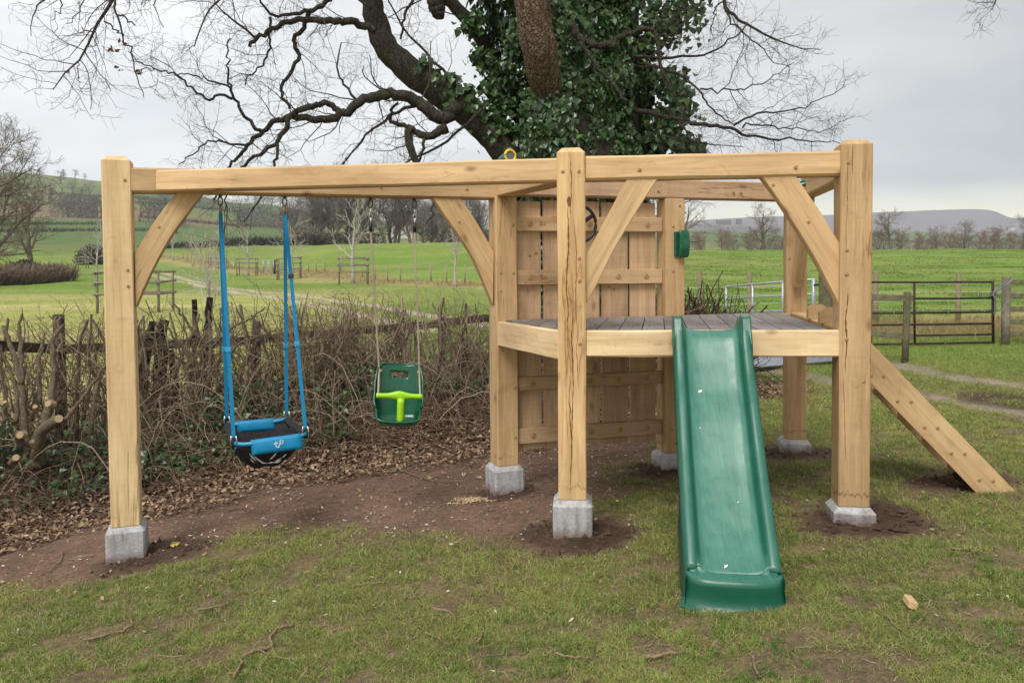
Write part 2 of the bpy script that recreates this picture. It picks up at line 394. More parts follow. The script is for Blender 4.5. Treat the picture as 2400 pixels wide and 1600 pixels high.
rows = np.concatenate([np.linspace(-9, 0, 8)[:-1], np.linspace(0, 2.4, 12)[:-1], np.arange(2.4, 10, .05), np.arange(10, 20, .12), np.arange(20, 60, .25), np.geomspace(60, 3290, 150)])
s_in = np.linspace(-1, 1, 400); s_out = np.array([1.02, 1.08, 1.2, 1.4, 1.7, 2.1, 2.6, 3.2])
ss = np.concatenate([-s_out[::-1], s_in, s_out])
wv = np.clip(rows + 2.5, 4, None)[:, None] * .95
ex = 14 + .10 * np.clip(rows, 0, None)[:, None]
GX = np.clip(ss, -1, 1)[None] * wv + np.sign(ss)[None] * np.clip(np.abs(ss) - 1, 0, None)[None] * ex
GY = np.broadcast_to(rows[:, None], GX.shape)
gxf, gyf = GX.ravel(), GY.ravel(); gzf = gz(gxf, gyf)
soil, fresh, litter, rut, hedge_m, mud, bare = masks(gxf, gyf)
gzf = gzf + fresh * .03 * (fbm(gxf * 9, gyf * 9, 3)) - rut * .03
nearG = 1 - sstep(8.5, 13, gyf)
U = PPX + F_PX * gxf / np.clip(gyf, 1, None)
def C(*c): return np.array(c)[None]
def lerp(a, b, t): return a + (b - a) * np.asarray(t)[:, None]
col = np.broadcast_to(C(.21, .165, .10), (len(gxf), 3)).copy()                      # thatch under the lawn
pale = fbm(gxf * .06 + 4, gyf * .35, 4)                                              # drifts of paler winter grass
fld = lerp(C(.155, .25, .045), C(.23, .27, .08), sstep(.42, .62, pale) * .75)
lawnL = lerp(C(.34, .365, .115), C(.46, .43, .19), sstep(.42, .64, pale))
fld = lerp(fld, lawnL, sstep(1000, 700, U) * (1 - sstep(34, 50, gyf)))
WIRE = np.array([((u - PPX) / F_PX * Y, Y) for u, Y in ((330, 140), (400, 125), (520, 108), (620, 92), (724, 76), (820, 64), (909, 57), (1000, 54), (1090, 51), (1180, 49), (1330, 46))])
dwf, swf, _p = seg_dist(gxf, gyf, WIRE)
fld = lerp(fld, C(.36, .30, .14), sstep(5.0, 1.2, dwf + swf * 1.2 + 3 * (fbm(gxf * .4, gyf * .4) - .5)) * .85)       # rank grass along the wire fence
fld = lerp(fld, C(.36, .29, .13), sstep(2.6, .8, np.abs(gyf - 17.2 - (U - 2000) * .004) + 1.2 * (fbm(gxf * 1.2, gyf * 1.2) - .5)) * sstep(1500, 1560, U) * .8)
fld = lerp(fld, C(.13, .21, .04), sstep(1450, 1600, U) * sstep(15.2, 12.5, gyf) * .7)
hillw = sstep(120, 170, gyf)
cell = (np.sin(gxf * .013 + 2 * fbm(gxf * .002, gyf * .002)) + np.sin(gyf * .017 + gxf * .004)) * .25 + .5
far = lerp(C(.10, .155, .05), C(.17, .19, .075), sstep(.3, .7, cell))
vv = proj(np.stack([gxf, np.clip(gyf, 1, None), gzf], 1))[:, 1]
tan_ = sstep(380, 400, gyf) * sstep(520, 490, gyf) * sstep(700, 400, U)
far = lerp(far, C(.20, .15, .085), tan_ * .9)
fld = lerp(fld, far, hillw)
col = lerp(col, fld, 1 - nearG)
col = lerp(col, C(.20, .15, .105), bare * .7 * nearG)
col = lerp(col, C(.225, .148, .112), soil * nearG)
col = lerp(col, C(.10, .066, .047), litter)
col = lerp(col, C(.085, .055, .042), np.clip(fresh, 0, 1) * .95)
col = lerp(col, np.where((gxf > 0)[:, None], C(.31, .26, .215), C(.46, .40, .33)), rut * .9)
col = lerp(col, C(.09, .065, .05), mud * sstep(1900, 2200, U) * (gyf < 30))
nr, nc = GX.shape
gi = np.arange(nr * nc).reshape(nr, nc)
gm = MB(); gm.add(np.stack([gxf, gyf, gzf], 1), np.stack([gi[:-1, :-1], gi[:-1, 1:], gi[1:, 1:], gi[1:, :-1]], -1).reshape(-1, 4), col)
m, nt, b = new_mat('ground_soil_and_turf', .95, .12)
a = nd(nt, 'ShaderNodeAttribute', attribute_name='Col').outputs['Color']
v = coords(nt)
f1 = noise(nt, v, 3.0, 6, .62); f2 = noise(nt, v, 26.0, 5, .65); f3 = noise(nt, v, 110.0, 3, .6); f4 = noise(nt, v, .11, 5, .6)
c = mixc(nt, 1.0, a, ramp(nt, f1, [(.28, (.72, .72, .72)), (.72, (1.26, 1.24, 1.2))]), 'MULTIPLY')
c = mixc(nt, 1.0, c, ramp(nt, f2, [(.25, (.55, .54, .53)), (.75, (1.42, 1.40, 1.36))]), 'MULTIPLY')
c = mixc(nt, 1.0, c, ramp(nt, f3, [(.25, (.7, .7, .7)), (.75, (1.25, 1.25, 1.25))]), 'MULTIPLY')
c = mixc(nt, 1.0, c, ramp(nt, f4, [(.25, (.82, .80, .78)), (.75, (1.16, 1.16, 1.1))]), 'MULTIPLY')
nt.links.new(c, b.inputs['Base Color'])
hb = nd(nt, 'ShaderNodeMath', {0: f2, 1: f3}, operation='ADD').outputs[0]
bump(nt, b, hb, .9, .02)
GROUND_MAT = m
put('ground', gm.mesh('ground', True, True), m, kind='structure')

# far moor on the horizon
prof = np.array([(1380, 548), (1480, 536), (1560, 525), (1640, 516), (1720, 511), (1790, 508), (1870, 506), (1960, 503), (2042, 498), (2110, 496), (2178, 493), (2267, 490), (2314, 491), (2335, 496), (2352, 504), (2372, 512), (2390, 511), (2420, 508), (2520, 502), (2700, 508), (3100, 535)])
us = np.linspace(1380, 3100, 260); pv = np.interp(us, prof[:, 0], prof[:, 1]); k = np.ones(3) / 3; pv[1:-1] = np.convolve(pv, k, 'valid')
mm = MB(); rowsP = []
for t in np.linspace(0, 1, 14):
    Y = 2350 + t * 450; hgt = t ** 1.15
    P = np.array([at(u, v_, 2800.0) for u, v_ in zip(us, pv)])
    x = P[:, 0] * Y / 2800; z = 20 + (P[:, 2] - 20) * hgt + (fbm(us * .02, np.full_like(us, t * 6), 3) - .5) * 26 * (1 - t) * t * 4
    rowsP.append(np.stack([x, np.full_like(x, Y), z], 1))
P2 = rowsP[-1].copy(); P2[:, 1] = 3250; P2[:, 2] = 0; rowsP.append(P2)
V = np.concatenate(rowsP); gi = np.arange(len(V)).reshape(len(rowsP), -1)
mm.add(V, np.stack([gi[:-1, :-1], gi[:-1, 1:], gi[1:, 1:], gi[1:, :-1]], -1).reshape(-1, 4), (.165, .125, .145))
put('moorland_hill', mm.mesh('moorland_hill', True, True), GROUND_MAT, kind='structure')

# ================================================================== the oak play frame
OAK = wood_mat('fresh_oak', (.62, .445, .255), (.41, .265, .13), 1.0)
OAK_PALE = wood_mat('pale_oak', (.73, .57, .36), (.56, .40, .22), .9)
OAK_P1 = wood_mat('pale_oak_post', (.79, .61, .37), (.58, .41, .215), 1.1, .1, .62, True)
OAK_POST = wood_mat('oak_post', (.61, .43, .245), (.41, .255, .12), 1.1, .25, .62, True)
OAK_CRACKED = wood_mat('cracked_oak', (.65, .465, .255), (.43, .265, .12), 1.0, .6, .62, True)
OAK_SAWN = wood_mat('sawn_oak_boards', (.53, .375, .245), (.36, .235, .14), 1.5)
OAK_RAIL = wood_mat('sawn_oak_rail', (.55, .39, .24), (.37, .24, .13), 1.2)
PEG = plain_mat('oak_peg', (.36, .22, .105), .7, .2, var=.3, scale=40)
CONC = plain_mat('cast_concrete', (.40, .40, .40), .9, .15, var=.22, scale=9, bmp=.5)
DECK = None
def timber_mesh(name, L_, w, h, ch=.010, top=0.0):
    """a chamfered baulk along +X from the origin; top > 0 bevels the far end like a post head"""
    mb = MB()
    def ring(x, ins):
        a, b2 = w / 2 - ins, h / 2 - ins; c_ = ch
        return [(x, -a + c_, -b2), (x, a - c_, -b2), (x, a, -b2 + c_), (x, a, b2 - c_), (x, a - c_, b2), (x, -a + c_, b2), (x, -a, b2 - c_), (x, -a, -b2 + c_)]
    e1 = top if top else ch * .7
    rs = [ring(0, ch * .7), ring(ch * .7, 0)]
    if L_ > .6:
        n = 5
        rs += [ring(ch + (L_ - e1 - ch) * k / n, 0) for k in range(1, n)]
    rs += [ring(L_ - e1, 0), ring(L_, e1)]
    v = np.array(rs).reshape(-1, 3); n = len(rs)
    if L_ > .6: v[16:-16] += rng.normal(0, .0012, v[16:-16].shape) * (0, 1, 1)
    i = np.arange(8); j = (i + 1) % 8; o = (np.arange(n - 1) * 8)[:, None]
    mb.add(v, [np.stack([o + i, o + j, o + 8 + j, o + 8 + i], -1).reshape(-1, 4), np.arange(8)[::-1][None], np.arange(8)[None] + (n - 1) * 8])
    return mb.mesh(name)
def timber(name, p0, p1, w, h, parent, mat, up=(0, 0, 1), ch=.010, top=0.0, **k):
    p0, p1 = Vector(p0), Vector(p1)
    return put(name, timber_mesh(name, (p1 - p0).length, w, h, ch, top), mat, parent, frame(p0, p1 - p0, up), **k)
_peg = {}
def peg(p, n, r_, parent, mat=None, proud=.006):
    """a round oak peg standing just proud of the face it pins"""
    key = round(r_, 3)
    if key not in _peg:
        mb = MB(); th = np.arange(10) * 2 * np.pi / 10
        a = np.stack([np.cos(th) * r_, np.sin(th) * r_, np.full(10, -.02)], 1); b2 = a.copy(); b2[:, 2] = proud - .003; c2 = a * .8; c2[:, 2] = proud
        i = np.arange(10); j = (i + 1) % 10
        mb.add(np.vstack([a, b2, c2]), [np.concatenate([np.stack([o + i, o + j, o + 10 + j, o + 10 + i], -1) for o in (0, 10)]), (i + 20)[None]])
        _peg[key] = mb.mesh('peg')
    z = Vector(n).normalized(); x = z.orthogonal().normalized(); y = z.cross(x)
    M = Matrix(((x[0], y[0], z[0], p[0]), (x[1], y[1], z[1], p[1]), (x[2], y[2], z[2], p[2]), (0, 0, 0, 1)))
    return put('peg', _peg[key], mat or PEG, parent, M)

pf = empty('play_frame', (0, 5.5, 0), 'pale oak post and beam climbing frame with raised deck and long swing beam', 'play frame')
S = .175
YAW = {'swing': 21, 'corner': 21, 'middle': -5, 'front': -9, 'wall': 15.9, 'rear': -11}
ZB = {'swing': -.10, 'corner': .108, 'middle': .197, 'front': .18, 'wall': .109, 'rear': .133}
ZT = {'swing': 2.435, 'corner': 2.212, 'middle': 2.395, 'front': 2.41, 'wall': 2.218, 'rear': 2.218}
post = {}
FN = {k: Vector((math.sin(R(a)), -math.cos(R(a)), 0)) for k, a in YAW.items()}     # front normals
SN = {k: Vector((math.cos(R(a)), math.sin(R(a)), 0)) for k, a in YAW.items()}      # right-hand side
for k, (x, y) in POSTS.items():
    w = S * (1.04 if k in ('front', 'swing') else 1.0)
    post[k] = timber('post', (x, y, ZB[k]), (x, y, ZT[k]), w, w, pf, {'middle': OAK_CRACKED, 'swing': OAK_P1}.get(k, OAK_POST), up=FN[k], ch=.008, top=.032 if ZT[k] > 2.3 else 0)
def V3(k, z): return Vector((*POSTS[k], z))
def pegface(k, dx, z, r_=.011):
    p = V3(k, z) + FN[k] * (S * (1.04 if k in ('front', 'swing') else 1.0) / 2 - .0005) + SN[k] * dx
    peg(p, FN[k], r_, post[k])
for k, dx, z in [('swing', .052, 2.27), ('swing', .055, 1.66), ('swing', .055, 1.55), ('middle', -.05, 2.245), ('middle', .05, 2.245), ('middle', .05, 1.71), ('middle', .05, 1.57), ('middle', .05, 1.18),
                 ('front', -.05, 2.27), ('front', -.055, 1.745), ('front', -.055, 1.60), ('front', -.052, 1.205), ('front', .05, .95), ('corner', .055, 1.99), ('corner', .055, 1.62), ('corner', -.05, 1.62), ('corner', -.05, 1.48), ('corner', .06, .72), ('corner', .06, .33),
                 ('wall', -.02, 1.99), ('wall', -.02, 1.62), ('wall', .04, 2.16), ('wall', -.03, .30), ('rear', -.06, 1.72)]:
    pegface(k, dx, z)
# long drying cracks that open along the heart of the two front posts
CRACK = plain_mat('dark_drying_crack', (.10, .045, .018), .95, .05, var=.4, scale=40, bmp=0); RUSTY = plain_mat('tannin_stain', (.47, .29, .125), .7, .2, var=.35, scale=25, bmp=0)
def crack(k, x0, z0, z1, w, seed, stain=2.0):
    r_ = np.random.default_rng(seed); n = max(10, int((z1 - z0) / .022)); z = np.linspace(z0, z1, n); x = x0 + np.cumsum(r_.normal(0, .0022, n)); x = x0 + (x - x0) * .8 + .004 * np.sin(z * 13 + seed)
    ww = w * np.sin(np.linspace(.05, math.pi - .05, n)) ** .5 * (.45 + 1.1 * r_.random(n)); hw = S * (1.04 if k == 'front' else 1.0) / 2
    for nm, mt, f_, off in (('stain_streak', RUSTY, stain, .0006), ('crack', CRACK, 1.0, .0012)):
        f2 = f_ * (1 if nm == 'crack' else (.5 + 1.0 * np.convolve(r_.random(n), np.ones(5) / 5, 'same'))); c_ = [V3(k, zz) + FN[k] * (hw + off) + SN[k] * xx for xx, zz in zip(x, z)]
        v = np.array([[q - SN[k] * a * .5 - FN[k] * .002, q - SN[k] * a * .32, q + SN[k] * a * .32, q + SN[k] * a * .5 - FN[k] * .002] for q, a in zip(c_, ww * f2)]); o_ = v[0, 0].copy(); gi = np.arange(n * 4).reshape(n, 4); mb = MB()
        mb.add(v.reshape(-1, 3) - o_, np.stack([gi[:-1, :-1], gi[:-1, 1:], gi[1:, 1:], gi[1:, :-1]], -1).reshape(-1, 4)); put(nm, mb.mesh(nm), mt, post[k], Matrix.Translation(o_))
for a_ in (('middle', -.012, .24, .98, .0055, 1), ('middle', .004, .55, 1.62, .0062, 2), ('middle', -.022, 1.15, 2.02, .0075, 3, 3.2), ('middle', .030, 1.20, 1.95, .0036, 4), ('middle', .0, 1.98, 2.36, .0045, 5), ('middle', .038, .9, 1.32, .003, 9),
           ('front', -.062, 1.0, 1.52, .007, 6), ('front', -.055, .45, .98, .003, 7), ('front', -.05, 1.75, 2.36, .0034, 8), ('front', -.028, 2.2, 2.375, .004, 10)): crack(*a_)
# the one big knot
kp = V3('middle', 2.06) + FN['middle'] * (S / 2 + .0002) + SN['middle'] * -.012
kb = MB(); th_k = np.arange(14) * 2 * np.pi / 14
for f_, dz_ in ((1.0, .0012), (.0, .0016)): pass
kv = [kp + SN['middle'] * (.013 * math.cos(t) * (1 + .15 * math.sin(3 * t))) + Vector((0, 0, .032 * math.sin(t))) + FN['middle'] * .0014 for t in th_k]
kb.poly(np.array(kv) - np.array(kp), [tuple(range(14))]); put('knot', kb.mesh('knot'), plain_mat('dark_knot', (.20, .09, .04), .8, .1, var=.5, scale=60, bmp=.2), post['middle'], Matrix.Translation(kp))
line = (V3('rear', 0) - V3('swing', 0)); line.z = 0; line.normalize()              # the long rear line: swing beam, then wall
lp = Vector((line.y, -line.x, 0))                                                  # towards the viewer
def along(k, d, z, off=0): return V3(k, z) + line * d + lp * off
swb = timber('swing_beam', along('swing', .075, 2.275), along('corner', .045, 2.275), .15, .17, pf, OAK, ch=.014)
rb = timber('top_beam', along('corner', -.02, 2.298, .01), along('rear', .09, 2.298, .01), .14, .155, pf, OAK_SAWN, ch=.010)
tb = timber('top_beam', V3('middle', 2.267) + Vector((.08, -.004, 0)), V3('front', 2.272) + Vector((-.08, .01, 0)), .135, .15, pf, OAK, ch=.014)
dg = timber('diagonal_beam', Vector((-2.42, 5.33, 2.268)), V3('middle', 2.262) + Vector((-.07, .01, 0)), .12, .145, pf, OAK, ch=.012)
cb = timber('top_beam', V3('corner', 2.283) + FN['corner'] * .02, V3('middle', 2.265), .15, .145, pf, OAK, ch=.008)
sb_ = timber('top_beam', V3('front', 2.262) + Vector((.0, .06, 0)), V3('rear', 2.285), .13, .15, pf, OAK, ch=.010)
for bm_, k, ds in ((tb, 'middle', (.42,)), (tb, 'front', (-.36, )), (swb, 'corner', (-.30, -.95, ))):
    for d in ds:
        if bm_ is tb:
            dv = (V3('front', 0) - V3('middle', 0)).normalized(); p = V3(k, 2.258) + dv * d; p.z = 2.25; n = Vector((dv.y, -dv.x, 0)); peg(p + n * .0665, n, .012, tb)
        else: peg(along(k, d, 2.26, .0745), lp, .012, swb)
for d in (-.15, .55, .62): peg(along('wall', d, 2.28, .0795), lp, .010, rb)
# curved braces: flat timbers sawn to a curve, tenoned into post and beam
def yat(k, d): return (V3(k, 0) + line * d).y
fl = (V3('front', 0) - V3('middle', 0)).normalized(); fnm = Vector((fl.y, -fl.x, 0))
def brace(upper, lower, o_, n, t=.09, mat=None):
    """upper, lower: the two long edges as sight points; o_, n: plane of the front face"""
    n = Vector(n).normalized(); m_ = 14
    def plane(uv):
        d = Vector(at(uv[0], uv[1], 1.0) - CAM); c_ = Vector(CAM); return c_ + d * ((o_ - c_).dot(n) / d.dot(n))
    A_ = resample(np.array([tuple(plane(q)) for q in upper]), m_); B_ = resample(np.array([tuple(plane(q)) for q in lower]), m_)
    d = Vector(B_[-1] - B_[0]); M = frame(Vector(A_[0]), d, n); Mi = M.inverted(); rings = []
    for a, b2 in zip(A_, B_):
        a, b2 = Vector(a), Vector(b2); e_ = (b2 - a).normalized() * .006
        rings += [a + e_, b2 - e_, b2 - n * .006, b2 - n * (t - .006), b2 - e_ - n * t, a + e_ - n * t, a - n * (t - .006), a - n * .006]
    v = np.array([Mi @ r_ for r_ in rings]); i = np.arange(8); j = (i + 1) % 8; of = (np.arange(m_ - 1) * 8)[:, None]; mb = MB()
    mb.add(v, [np.stack([of + i, of + 8 + i, of + 8 + j, of + j], -1).reshape(-1, 4), np.arange(8)[None], np.arange(8)[::-1][None] + (m_ - 1) * 8])
    me = mb.mesh('brace'); import bmesh as _b; bm = _b.new(); bm.from_mesh(me); _b.ops.recalc_face_normals(bm, faces=bm.faces); bm.to_mesh(me); bm.free()
    return put('brace', me, mat or OAK, pf, M)
def Z(lst, ox, oy, k=2.94): return [(ox + x / k, oy + y / k) for x, y in lst]
br = []
o1 = V3('swing', 0) + lp * .055; o2 = V3('middle', 0) + fnm * .05
br.append(brace([(417, 448), (390, 480), (352, 532), (316, 592)], [(478, 448), (440, 500), (398, 556), (352, 640), (318, 720)], o1, lp))
br.append(brace(Z([(815, 30), (930, 200), (1050, 410)], 800, 450), Z([(625, 30), (700, 140), (790, 270), (900, 430), (975, 600), (1045, 775)], 800, 450), o1, lp))
br.append(brace([(1473, 412), (1437, 480), (1400, 550), (1372, 600)], [(1548, 412), (1521, 450), (1467, 538), (1433, 596), (1399, 668), (1374, 712)], o2, fnm, .085))
br.append(brace([(1862, 405), (1891, 450), (1927, 501), (1974, 580)], [(1778, 405), (1813, 450), (1865, 530), (1916, 613), (1968, 716)], o2, fnm, .085, OAK))
dr = (V3('rear', 0) - V3('front', 0)).normalized(); rn = Vector((-dr.y, dr.x, 0))
o6 = V3('rear', 0) + rn * .045
br.append(timber('brace', V3('rear', 1.50) - dr * .125, V3('rear', 2.22) - dr * .62, .085, .12, pf, OAK, up=rn.cross(Vector((0, 0, 1)))))
for (u, v), bo, o_, n in (((373, 532), br[0], o1, lp), ((1895, 520), br[3], o2, fnm), ((1812, 433), br[3], o2, fnm), ((1076, 520), br[1], o1, lp)):
    d = Vector(at(u, v, 1.0) - CAM); c_ = Vector(CAM); peg(c_ + d * ((o_ - c_).dot(n) / d.dot(n)), n, .009, bo)
# deck: rim beams and boards
DZ = 1.252
rim = []
rim.append(timber('deck_beam', V3('middle', 1.178) + fl * .085 + fnm * .045, V3('front', 1.178) - fl * .09 + fnm * .045, .05, .165, pf, OAK_PALE, ch=.010))
rim.append(timber('deck_beam', V3('corner', 1.148) + FN['corner'] * .02 - SN['corner'] * .05, V3('middle', 1.158) + Vector((-.06, .06, 0)), .06, .185, pf, OAK_PALE, ch=.008))
rim.append(timber('deck_beam', V3('front', 1.17) + dr * .08 + rn * -.02, V3('rear', 1.17) - dr * .08 + rn * -.02, .13, .165, pf, OAK, ch=.008))
rim.append(timber('deck_beam', along('corner', .12, 1.165, .06), along('rear', -.10, 1.165, .06), .06, .165, pf, OAK, ch=.008))
bd = Vector((math.sin(R(10.8)), math.cos(R(10.8)), 0)); bs = Vector((bd.y, -bd.x, 0))
m, nt, b = new_mat('grey_decking', .75, .25)
v = coords(nt); oi = nd(nt, 'ShaderNodeObjectInfo').outputs['Random']
vv_ = nd(nt, 'ShaderNodeMapping', {'Vector': v, 'Scale': (2, 40, 40)}).outputs[0]
g = noise(nt, vv_, 1.5, 5, .6); g2 = noise(nt, v, 5, 5, .6)
c = ramp(nt, g, [(.3, (.15, .132, .12)), (.7, (.255, .232, .215))])
c = mixc(nt, 1.0, c, ramp(nt, g2, [(.3, (.75, .75, .74)), (.7, (1.25, 1.25, 1.26))]), 'MULTIPLY')
c = nd(nt, 'ShaderNodeHueSaturation', {'Value': nd(nt, 'ShaderNodeMapRange', {'Value': oi, 'To Min': .82, 'To Max': 1.15}).outputs[0], 'Color': c}).outputs[0]
nt.links.new(c, b.inputs['Base Color']); bump(nt, b, g, .3, .002); DECK = m
outer = [V3('middle', 0) + Vector((.0, .02, 0)), V3('front', 0) + fl * -.02 + fnm * .015, V3('rear', 0) + rn * .03 - dr * .0, V3('corner', 0) + lp * .085]
dpoly = np.array([(q.x, q.y) for q in outer]); c0 = V3('front', 0)
def clip_board(s0, s1):
    """the strip s0..s1 (metres left of the front post, across the boards) clipped to the deck outline"""
    P = [np.array(q) for q in dpoly]
    for sg, lim in ((1, s0), (-1, -s1)):
        Q = []; f_ = lambda q: sg * ((q[0] - c0.x) * bs.x + (q[1] - c0.y) * bs.y) - lim
        for a_, b2 in zip(P, P[1:] + P[:1]):
            fa, fb = f_(a_), f_(b2)
            if fa >= 0: Q.append(a_)
            if (fa >= 0) != (fb >= 0): Q.append(a_ + (b2 - a_) * fa / (fa - fb))
        P = Q
        if len(P) < 3: return None
    return P
sgap = -.12; 
while sgap > -2.9:
    P = clip_board(sgap - .139, sgap - .001)
    if P is not None and len(P) >= 3:
        o = Vector((float(np.mean([q[0] for q in P])), float(np.mean([q[1] for q in P])), DZ)); M = frame(o, bd); Mi = M.inverted()
        n = len(P); tp = [Mi @ Vector((q[0], q[1], DZ)) for q in P]; bt = [Mi @ Vector((q[0], q[1], DZ - .024)) for q in P]
        if (np.cross(np.array(P[1]) - P[0], np.array(P[2]) - P[1])) < 0: tp.reverse(); bt.reverse()
        mb = MB(); mb.poly(np.array(tp + bt), [tuple(range(n)), tuple(range(2 * n - 1, n - 1, -1))] + [(i, n + i, n + (i + 1) % n, (i + 1) % n) for i in range(n)])
        put('deck_board', mb.mesh('deck_board'), DECK, pf, M)
    sgap -= .1445
# ledge and two shaped blocks where the ladder comes up
m_, nt, b = None, None, None
blk = MB()
prof_ = [(-.068, 0), (.068, 0), (.068, .078), (.036, .108), (-.036, .108), (-.068, .078)]
vb = [(x, -.026, z) for x, z in prof_] + [(x, .026, z) for x, z in prof_]
blk.poly(np.array(vb), [(5, 4, 3, 2, 1, 0)[::-1], tuple(range(11, 5, -1))] + [(i, i + 6, (i + 1) % 6 + 6, (i + 1) % 6) for i in range(6)])
blkm = blk.mesh('end_block')
# board wall between the corner post and the wall post
wdir = (V3('wall', 0) - V3('corner', 0)); wdir.z = 0; wdir.normalize(); wn_ = Vector((wdir.y, -wdir.x, 0))
def wall_x(u, off=0):
    """distance along the wall line at which the sight line through photo column u meets it"""
    d = at(u, 650, 1.0) - CAM; o_ = V3('corner', 0) + wn_ * off
    A_ = np.array([[d[0], -wdir.x], [d[1], -wdir.y]]); t = np.linalg.solve(A_, np.array([o_.x, o_.y])); return t[1]
bx_ = [(1206, 1267), (1273, 1333), (1339, 1404), (1410, 1470.5), (1476, 1535)]
for i, (ua, ub) in enumerate(bx_):
    a_, b2 = wall_x(ua, -.015), wall_x(ub, -.015); c_ = (a_ + b2) / 2
    q = V3('corner', 0) + wdir * c_ + wn_ * -.018
    timber('wall_board', (q.x, q.y, .20 + .02 * rng.random()), (q.x, q.y, 2.185 + .012 * rng.random()), b2 - a_, .026, pf, OAK_SAWN, up=wn_, ch=.004)
pegx = {1.5: None}
for zc, hh, us in ((2.005, .117, (1244, 1383, 1518)), (1.581, .117, (1244, 1381, 1449.5, 1515)), (.738, .108, (1247, 1381, 1450, 1515)), (.322, .122, (1248, 1385, 1452, 1517))):
    a_ = wall_x(1205, .03); b2 = wall_x(1552, .03); o_ = V3('corner', zc) + wn_ * .016
    rl = timber('wall_rail', o_ + wdir * a_, o_ + wdir * b2, .042, hh, pf, OAK_RAIL, ch=.004)
    for u in us: peg(o_ + wdir * wall_x(u, .037) + wn_ * .0205, wn_, .025, rl, None, .005)
# carpenter's marks cut into the two upper rails
MARK = plain_mat('dark_knife_cut', (.20, .11, .05), .8, .1)
def strokes(lines, o_, ex_, ey_, n, w, parent, mat, name, th=.0012):
    mb = MB()
    for pl in lines:
        for (x1, y1), (x2, y2) in zip(pl[:-1], pl[1:]):
            d = np.array((x2 - x1, y2 - y1)); l = np.hypot(*d); q = np.array((-d[1], d[0])) / l * w / 2; d = d / l * w * .35
            c4 = [(x1 - d[0] - q[0], y1 - d[1] - q[1]), (x2 + d[0] - q[0], y2 + d[1] - q[1]), (x2 + d[0] + q[0], y2 + d[1] + q[1]), (x1 - d[0] + q[0], y1 - d[1] + q[1])]
            vs_ = [o_ + ex_ * x + ey_ * y + n * th for x, y in c4] + [o_ + ex_ * x + ey_ * y - n * .001 for x, y in c4]
            mb.add(np.array(vs_), np.array([(0, 1, 2, 3), (0, 4, 5, 1), (1, 5, 6, 2), (2, 6, 7, 3), (3, 7, 4, 0)]))
    return put(name, mb.mesh(name), mat, parent)
for zc, fig, u in ((2.005, [[(.034, .012), (.042, -.016), (.051, .012)]], 1266), (1.581, [[(.034, .010), (.034, -.020)], [(.042, .010), (.049, -.020), (.057, .010)]], 1266)):
    o_ = V3('corner', zc) + wn_ * .0372 + wdir * wall_x(u, .037)
    strokes([[(.004, .022), (.009, -.020)], [(.016, .022), (.021, -.020)], [(-.004, .009), (.027, .009)], [(-.003, -.007), (.029, -.007)]] + fig, o_, wdir, Vector((0, 0, 1)), wn_, .0042, pf, MARK, 'carving')
STEEL = plain_mat('zinc_plated_steel', (.62, .62, .62), .3, .5, .9, var=.1)
for u, v in ((1243, 599), (1257, 593), (1428, 672), (1439.5, 677)):
    o_ = V3('corner', 0) + wdir * wall_x(u, 0) + wn_ * -.004; q = Vector(at(u, v, o_.y)); peg((o_.x, o_.y, q.z), wn_, .011, pf, STEEL, .004)

# concrete footings
fm = MB()
def fring(z, a): return [(-a, -a, z), (a, -a, z), (a, a, z), (-a, a, z)]
def footing_mesh(hgt):
    mb = MB(); a = .124; c_ = .012
    def r8(z, a, c): return [(-a + c, -a, z), (a - c, -a, z), (a, -a + c, z), (a, a - c, z), (a - c, a, z), (-a + c, a, z), (-a, a - c, z), (-a, -a + c, z)]
    rs = [r8(-hgt, a, c_), r8(-hgt * .66, a * 1.0, c_), r8(-hgt * .33, a * .995, c_), r8(-.034, a * .99, c_), r8(0, .094, .008)]
    v = np.array(rs).reshape(-1, 3); v[:24] += rng.normal(0, .0015, (24, 3)); i = np.arange(8); j = (i + 1) % 8; o = (np.arange(4) * 8)[:, None]
    mb.add(v, [np.stack([o + i, o + j, o + 8 + j, o + 8 + i], -1).reshape(-1, 4), (i + 32)[None]])
    return mb.mesh('concrete_footing')
m, nt, b = new_mat('cast_concrete_stained', .92, .15); v = coords(nt); oi = nd(nt, 'ShaderNodeObjectInfo').outputs['Random']
off = nd(nt, 'ShaderNodeVectorMath', {0: v, 1: nd(nt, 'ShaderNodeCombineXYZ', {0: nd(nt, 'ShaderNodeMath', {0: oi, 1: 31.}, operation='MULTIPLY').outputs[0]}).outputs[0]}, operation='ADD').outputs[0]
st = noise(nt, nd(nt, 'ShaderNodeMapping', {'Vector': off, 'Scale': (14, 14, 2.2)}).outputs[0], 1.6, 5, .6)
c = ramp(nt, st, [(.3, (.26, .245, .235)), (.5, (.40, .395, .40)), (.7, (.47, .465, .47))])
pit = noise(nt, off, 60, 3); c = mixc(nt, 1.0, c, ramp(nt, pit, [(.3, (.8, .8, .8)), (.6, (1.08, 1.08, 1.08))]), 'MULTIPLY')
sz = nd(nt, 'ShaderNodeSeparateXYZ', {0: nd(nt, 'ShaderNodeNewGeometry').outputs['Position']}).outputs[2]
nt.links.new(c, b.inputs['Base Color']); bump(nt, b, pit, .35, .004); CONC2 = m
lv = nd(nt, 'ShaderNodeAttribute', attribute_name='soil_level', attribute_type='OBJECT').outputs['Fac']
oz = nd(nt, 'ShaderNodeSeparateXYZ', {0: v}).outputs[2]
ht = nd(nt, 'ShaderNodeMath', {0: oz, 1: lv}, operation='SUBTRACT').outputs[0]
ht = nd(nt, 'ShaderNodeMath', {0: ht, 1: nd(nt, 'ShaderNodeMath', {0: noise(nt, off, 11, 5, .7), 1: .16}, operation='MULTIPLY').outputs[0]}, operation='SUBTRACT').outputs[0]
